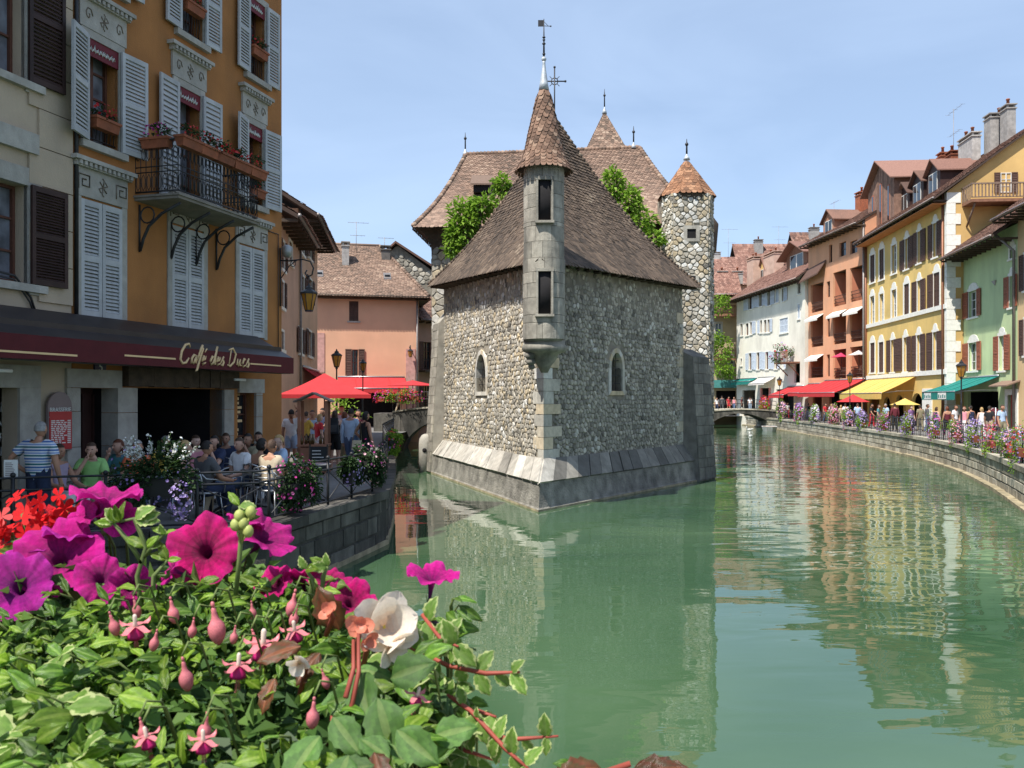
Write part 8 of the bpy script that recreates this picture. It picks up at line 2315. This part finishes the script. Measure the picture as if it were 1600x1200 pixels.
def begonia_flower(px, py, sz, me, n, face, Y):
    p = at(px,py,Y); r = sz*Y/FPX; f = V3(face).normalized(); x = f.orthogonal().normalized(); y = f.cross(x); e = link('flower', None, pG, p-pG.location)
    for i in range(n):
        q = 2*pi*i/n+RF.uniform(-.2,.2); ring = i % 2; d = (x*cos(q)+y*sin(q)) + f*(.35+.5*ring); o = link('petal', me, e); o.matrix_basis = basis(V3((0,0,0)), d, f-(x*cos(q)+y*sin(q))*.6, r*(1-.15*ring)*RF.uniform(.85,1.1))
    s = MB(); s.ball((0,0,0), r*.12, 6, 4); s.build('flower_centre', pm('yellow_stamens', (.6,.42,.06), .6, .1), e)
    s = MB(); b0 = p-pG.location; s.tube([b0,b0-f*r*.3+V3((0,.01,-r*.6)),b0+V3((-.01,.03,-r*2.6))], .003, 5); s.build('stem', MSTEMR, pG)
begonia_flower(598,980,66,PW,7,(.55,-.75,.35),.93); begonia_flower(612,1008,44,PW,4,(.6,-.5,-.3),.92)
begonia_flower(560,978,25,PC,5,(.3,-.9,.3),.9); begonia_flower(575,1000,22,PC,4,(.5,-.8,-.1),.9); begonia_flower(470,1035,30,PW,4,(-.3,-.8,-.4),.88); begonia_flower(515,955,19,PC,4,(-.2,-.8,.5),.93)
s = MB()
for a, b_ in (((552,1000),(540,1090)),((560,990),(548,1110)),((520,1085),(505,1180)),((540,1100),(500,1190)),((590,1150),(640,1215))):
    p, q = at(*a,.88)-pG.location, at(*b_,.84)-pG.location; s.tube([p,p.lerp(q,.5)+V3((.004,0,0)),q], [.0016,.0022,.0026], 6)
s.build('stem', MSTEMR, pG)
for px,py,sz,k,yd in ((590,1090,72,'drk',(.3,-.5,-.7)),(500,1150,70,'drk',(-.5,-.5,-.6)),(560,1050,70,'drk',(.2,-.6,-.4)),(470,1010,54,'red',(-.9,-.3,-.1)),(500,1020,46,'red',(-.5,-.4,-.5)),(530,985,60,'red',(-.3,-.3,.7)),(620,1140,66,'drk',(.7,-.4,-.4)),(520,1120,60,'drk',(.6,-.5,-.5)),(585,1175,56,'red',(.2,-.6,-.4)),(660,1030,46,'mid',(.3,-.4,.4)),(985,1204,80,'red',(.9,-.2,.02)),(940,1202,66,'red',(-.6,-.3,.1)),(1010,1206,50,'red',(.5,-.3,.25)),(905,1198,34,'mid',(-.6,-.3,.3)),(430,1060,42,'red',(-.3,-.5,-.6)),(610,1060,60,'drk',(.5,-.3,.3)),(545,1180,66,'drk',(-.2,-.6,-.5))):
    Y = Yb(px,py)-.1 if px < 800 else .8; p = at(px,py,Y); put('leaf', RF.choice(LM[k]), pG, p, yd, V3((-.2,-.75,.6))+rv()*.25, sz*1.25*Y/FPX)
s = MB(); p, q = at(600,1215,.8)-pG.location, at(985,1193,.8)-pG.location; s.tube([p,p.lerp(q,.5)+V3((0,0,-.03)),q], .003, 5); s.build('stem', MSTEMR, pG)
leaves_px(pG, ['drk','mid','yel'], 200, box_(510,690,985,1230,lambda x: 940+(x-520)*.8), .031, Yb, .06)
# --- variegated trailing plant
pH = plant('trailing_plant', 'variegated trailing plant whose stems with cream edged leaves reach out over the water', 'trailing plant', 700, .9)
trails = [[(640,1010),(700,1040),(760,1052),(812,1050)],[(640,1100),(720,1140),(800,1155),(872,1150)],[(600,1060),(690,1080),(735,1110),(790,1170),(830,1205)],[(660,960),(690,1000),(716,1010)],[(700,1130),(745,1110),(775,1120)],[(650,1150),(720,1170),(780,1190)]]
for tl in trails:
    Y0 = .95; pts = [at(x,y,Y0-.02*i)-pH.location for i,(x,y) in enumerate(tl)]; s = MB(); s.tube(pts, [.0026]*(len(pts)-1)+[.0012], 5); s.build('stem', MSTEMR, pH)
    for a, b_ in zip(pts[:-1], pts[1:]):
        L = (b_-a).length; k = max(2,int(L/.021))
        for i in range(k):
            c = a.lerp(b_,(i+.5)/k); 
            for sg in (-1,1):
                if RF.random() < .85: put('leaf', RF.choice(LM['var']), pH, c+pH.location, V3((RF.uniform(-.3,.8),RF.uniform(-.6,.2),sg*.8+.25)), V3((-.2,-.8,.5))+rv()*.5, RF.uniform(.014,.030))
for px,py,sz in ((700,1080,60),(655,1075,52),(672,1055,48),(720,998,40),(708,1025,36),(640,1040,50),(690,1155,46),(665,1180,50)):
    put('leaf', RF.choice(LM['var']), pH, at(px,py,.93), V3((RF.uniform(-.4,.6),-.3,RF.uniform(-.8,.8))), V3((-.1,-.85,.5))+rv()*.3, sz*.93/FPX)
leaves_px(pH, ['var','mid'], 110, box_(600,735,1000,1230,lambda x: 960+(x-600)*1.0), .030, lambda a,b_: .95, .05)
# flower stem with small leaves standing up between the petunias
pI = plant('variegated_sprig', 'upright variegated sprig between the violet and the crimson petunias', 'plant', 235, 1.0)
for tl,kk in (([(222,960),(214,900),(228,855),(210,810),(188,815)],.034),([(222,880),(200,845),(178,818)],.03),([(225,870),(250,840),(258,835)],.026),([(238,960),(240,900),(262,875)],.028),([(368,930),(374,870),(378,812),(374,790)],.026),([(480,960),(488,905),(478,890)],.034),([(500,960),(505,900),(512,885)],.03)):
    pts = [at(x,y,1.08)-pI.location for x,y in tl]; s = MB(); s.tube(pts, [.003]*(len(pts)-1)+[.0018], 5); s.build('stem', MSTEM, pI)
    for c in pts[2:]:
        for j in range(3): put('leaf', RF.choice(LM[RF.choice(['var','yel','yel'])]), pI, c+pI.location, V3((RF.uniform(-1,1),RF.uniform(-.5,.2),RF.uniform(-.1,.9))), V3((-.2,-.8,.5))+rv()*.5, kk*RF.uniform(.5,.85))
s = MB()
for px,py in ((374,806),(392,800),(380,818),(388,830),(368,820)): c = at(px,py,1.07)-pI.location; s.ball(c, (.0065,.0065,.008), 7, 5); s.tube([c,at(377,850,1.08)-pI.location], .0012, 4)
s.build('buds', pm('yellow_green_bud', (.42,.46,.14), .5, .15, 10, transl=.3), pI)
# --- leafy undergrowth of the trough: mint-like plant left, petunia foliage
pJ = plant('leafy_plant', 'leafy plant with pale serrated leaves at the lower left corner of the trough', 'plant', 70, .85)
leaves_px(pJ, ['var','mid','yel'], 90, box_(-30,190,1010,1230), .036, lambda a,b_: Yb(a,b_)-.05, .05)
leaves_px(pJ, ['mid','yel'], 200, box_(-30,240,960,1230), .0265, Yb, .05)
leaves_px(pA, ['mid','yel'], 270, box_(-30,260,925,1080), .0255, lambda a,b_: Yb(a,b_)-.0, .05)
leaves_px(pB, ['mid','yel'], 260, box_(230,600,895,1060,lambda x: 880+max(0,x-450)*.5), .0255, Yb, .05)
leaves_px(pD, ['mid'], 34, ell(690,975,36,50), .028, lambda a,b_: 1.03, .03)
# darker filler deep in the bank
s = MB(); c0 = pF.location
for i in range(4200):
    px = RF.uniform(-60,640); top = 885+max(0,px-430)*.55; py = RF.uniform(top,1290); p = at(px,py,Yb(px,py)+RF.uniform(-.02,.16))-c0
    leaf_quad(s, p, V3((RF.uniform(-1,1),RF.uniform(-.8,.3),RF.uniform(-.6,.6))), V3((-.2,-.5,.8))+rv()*.7, RF.uniform(.018,.034), RF.uniform(.009,.018), RF.random())
s.build('inner_leaves', M_LEAF, pF, kind='stuff')
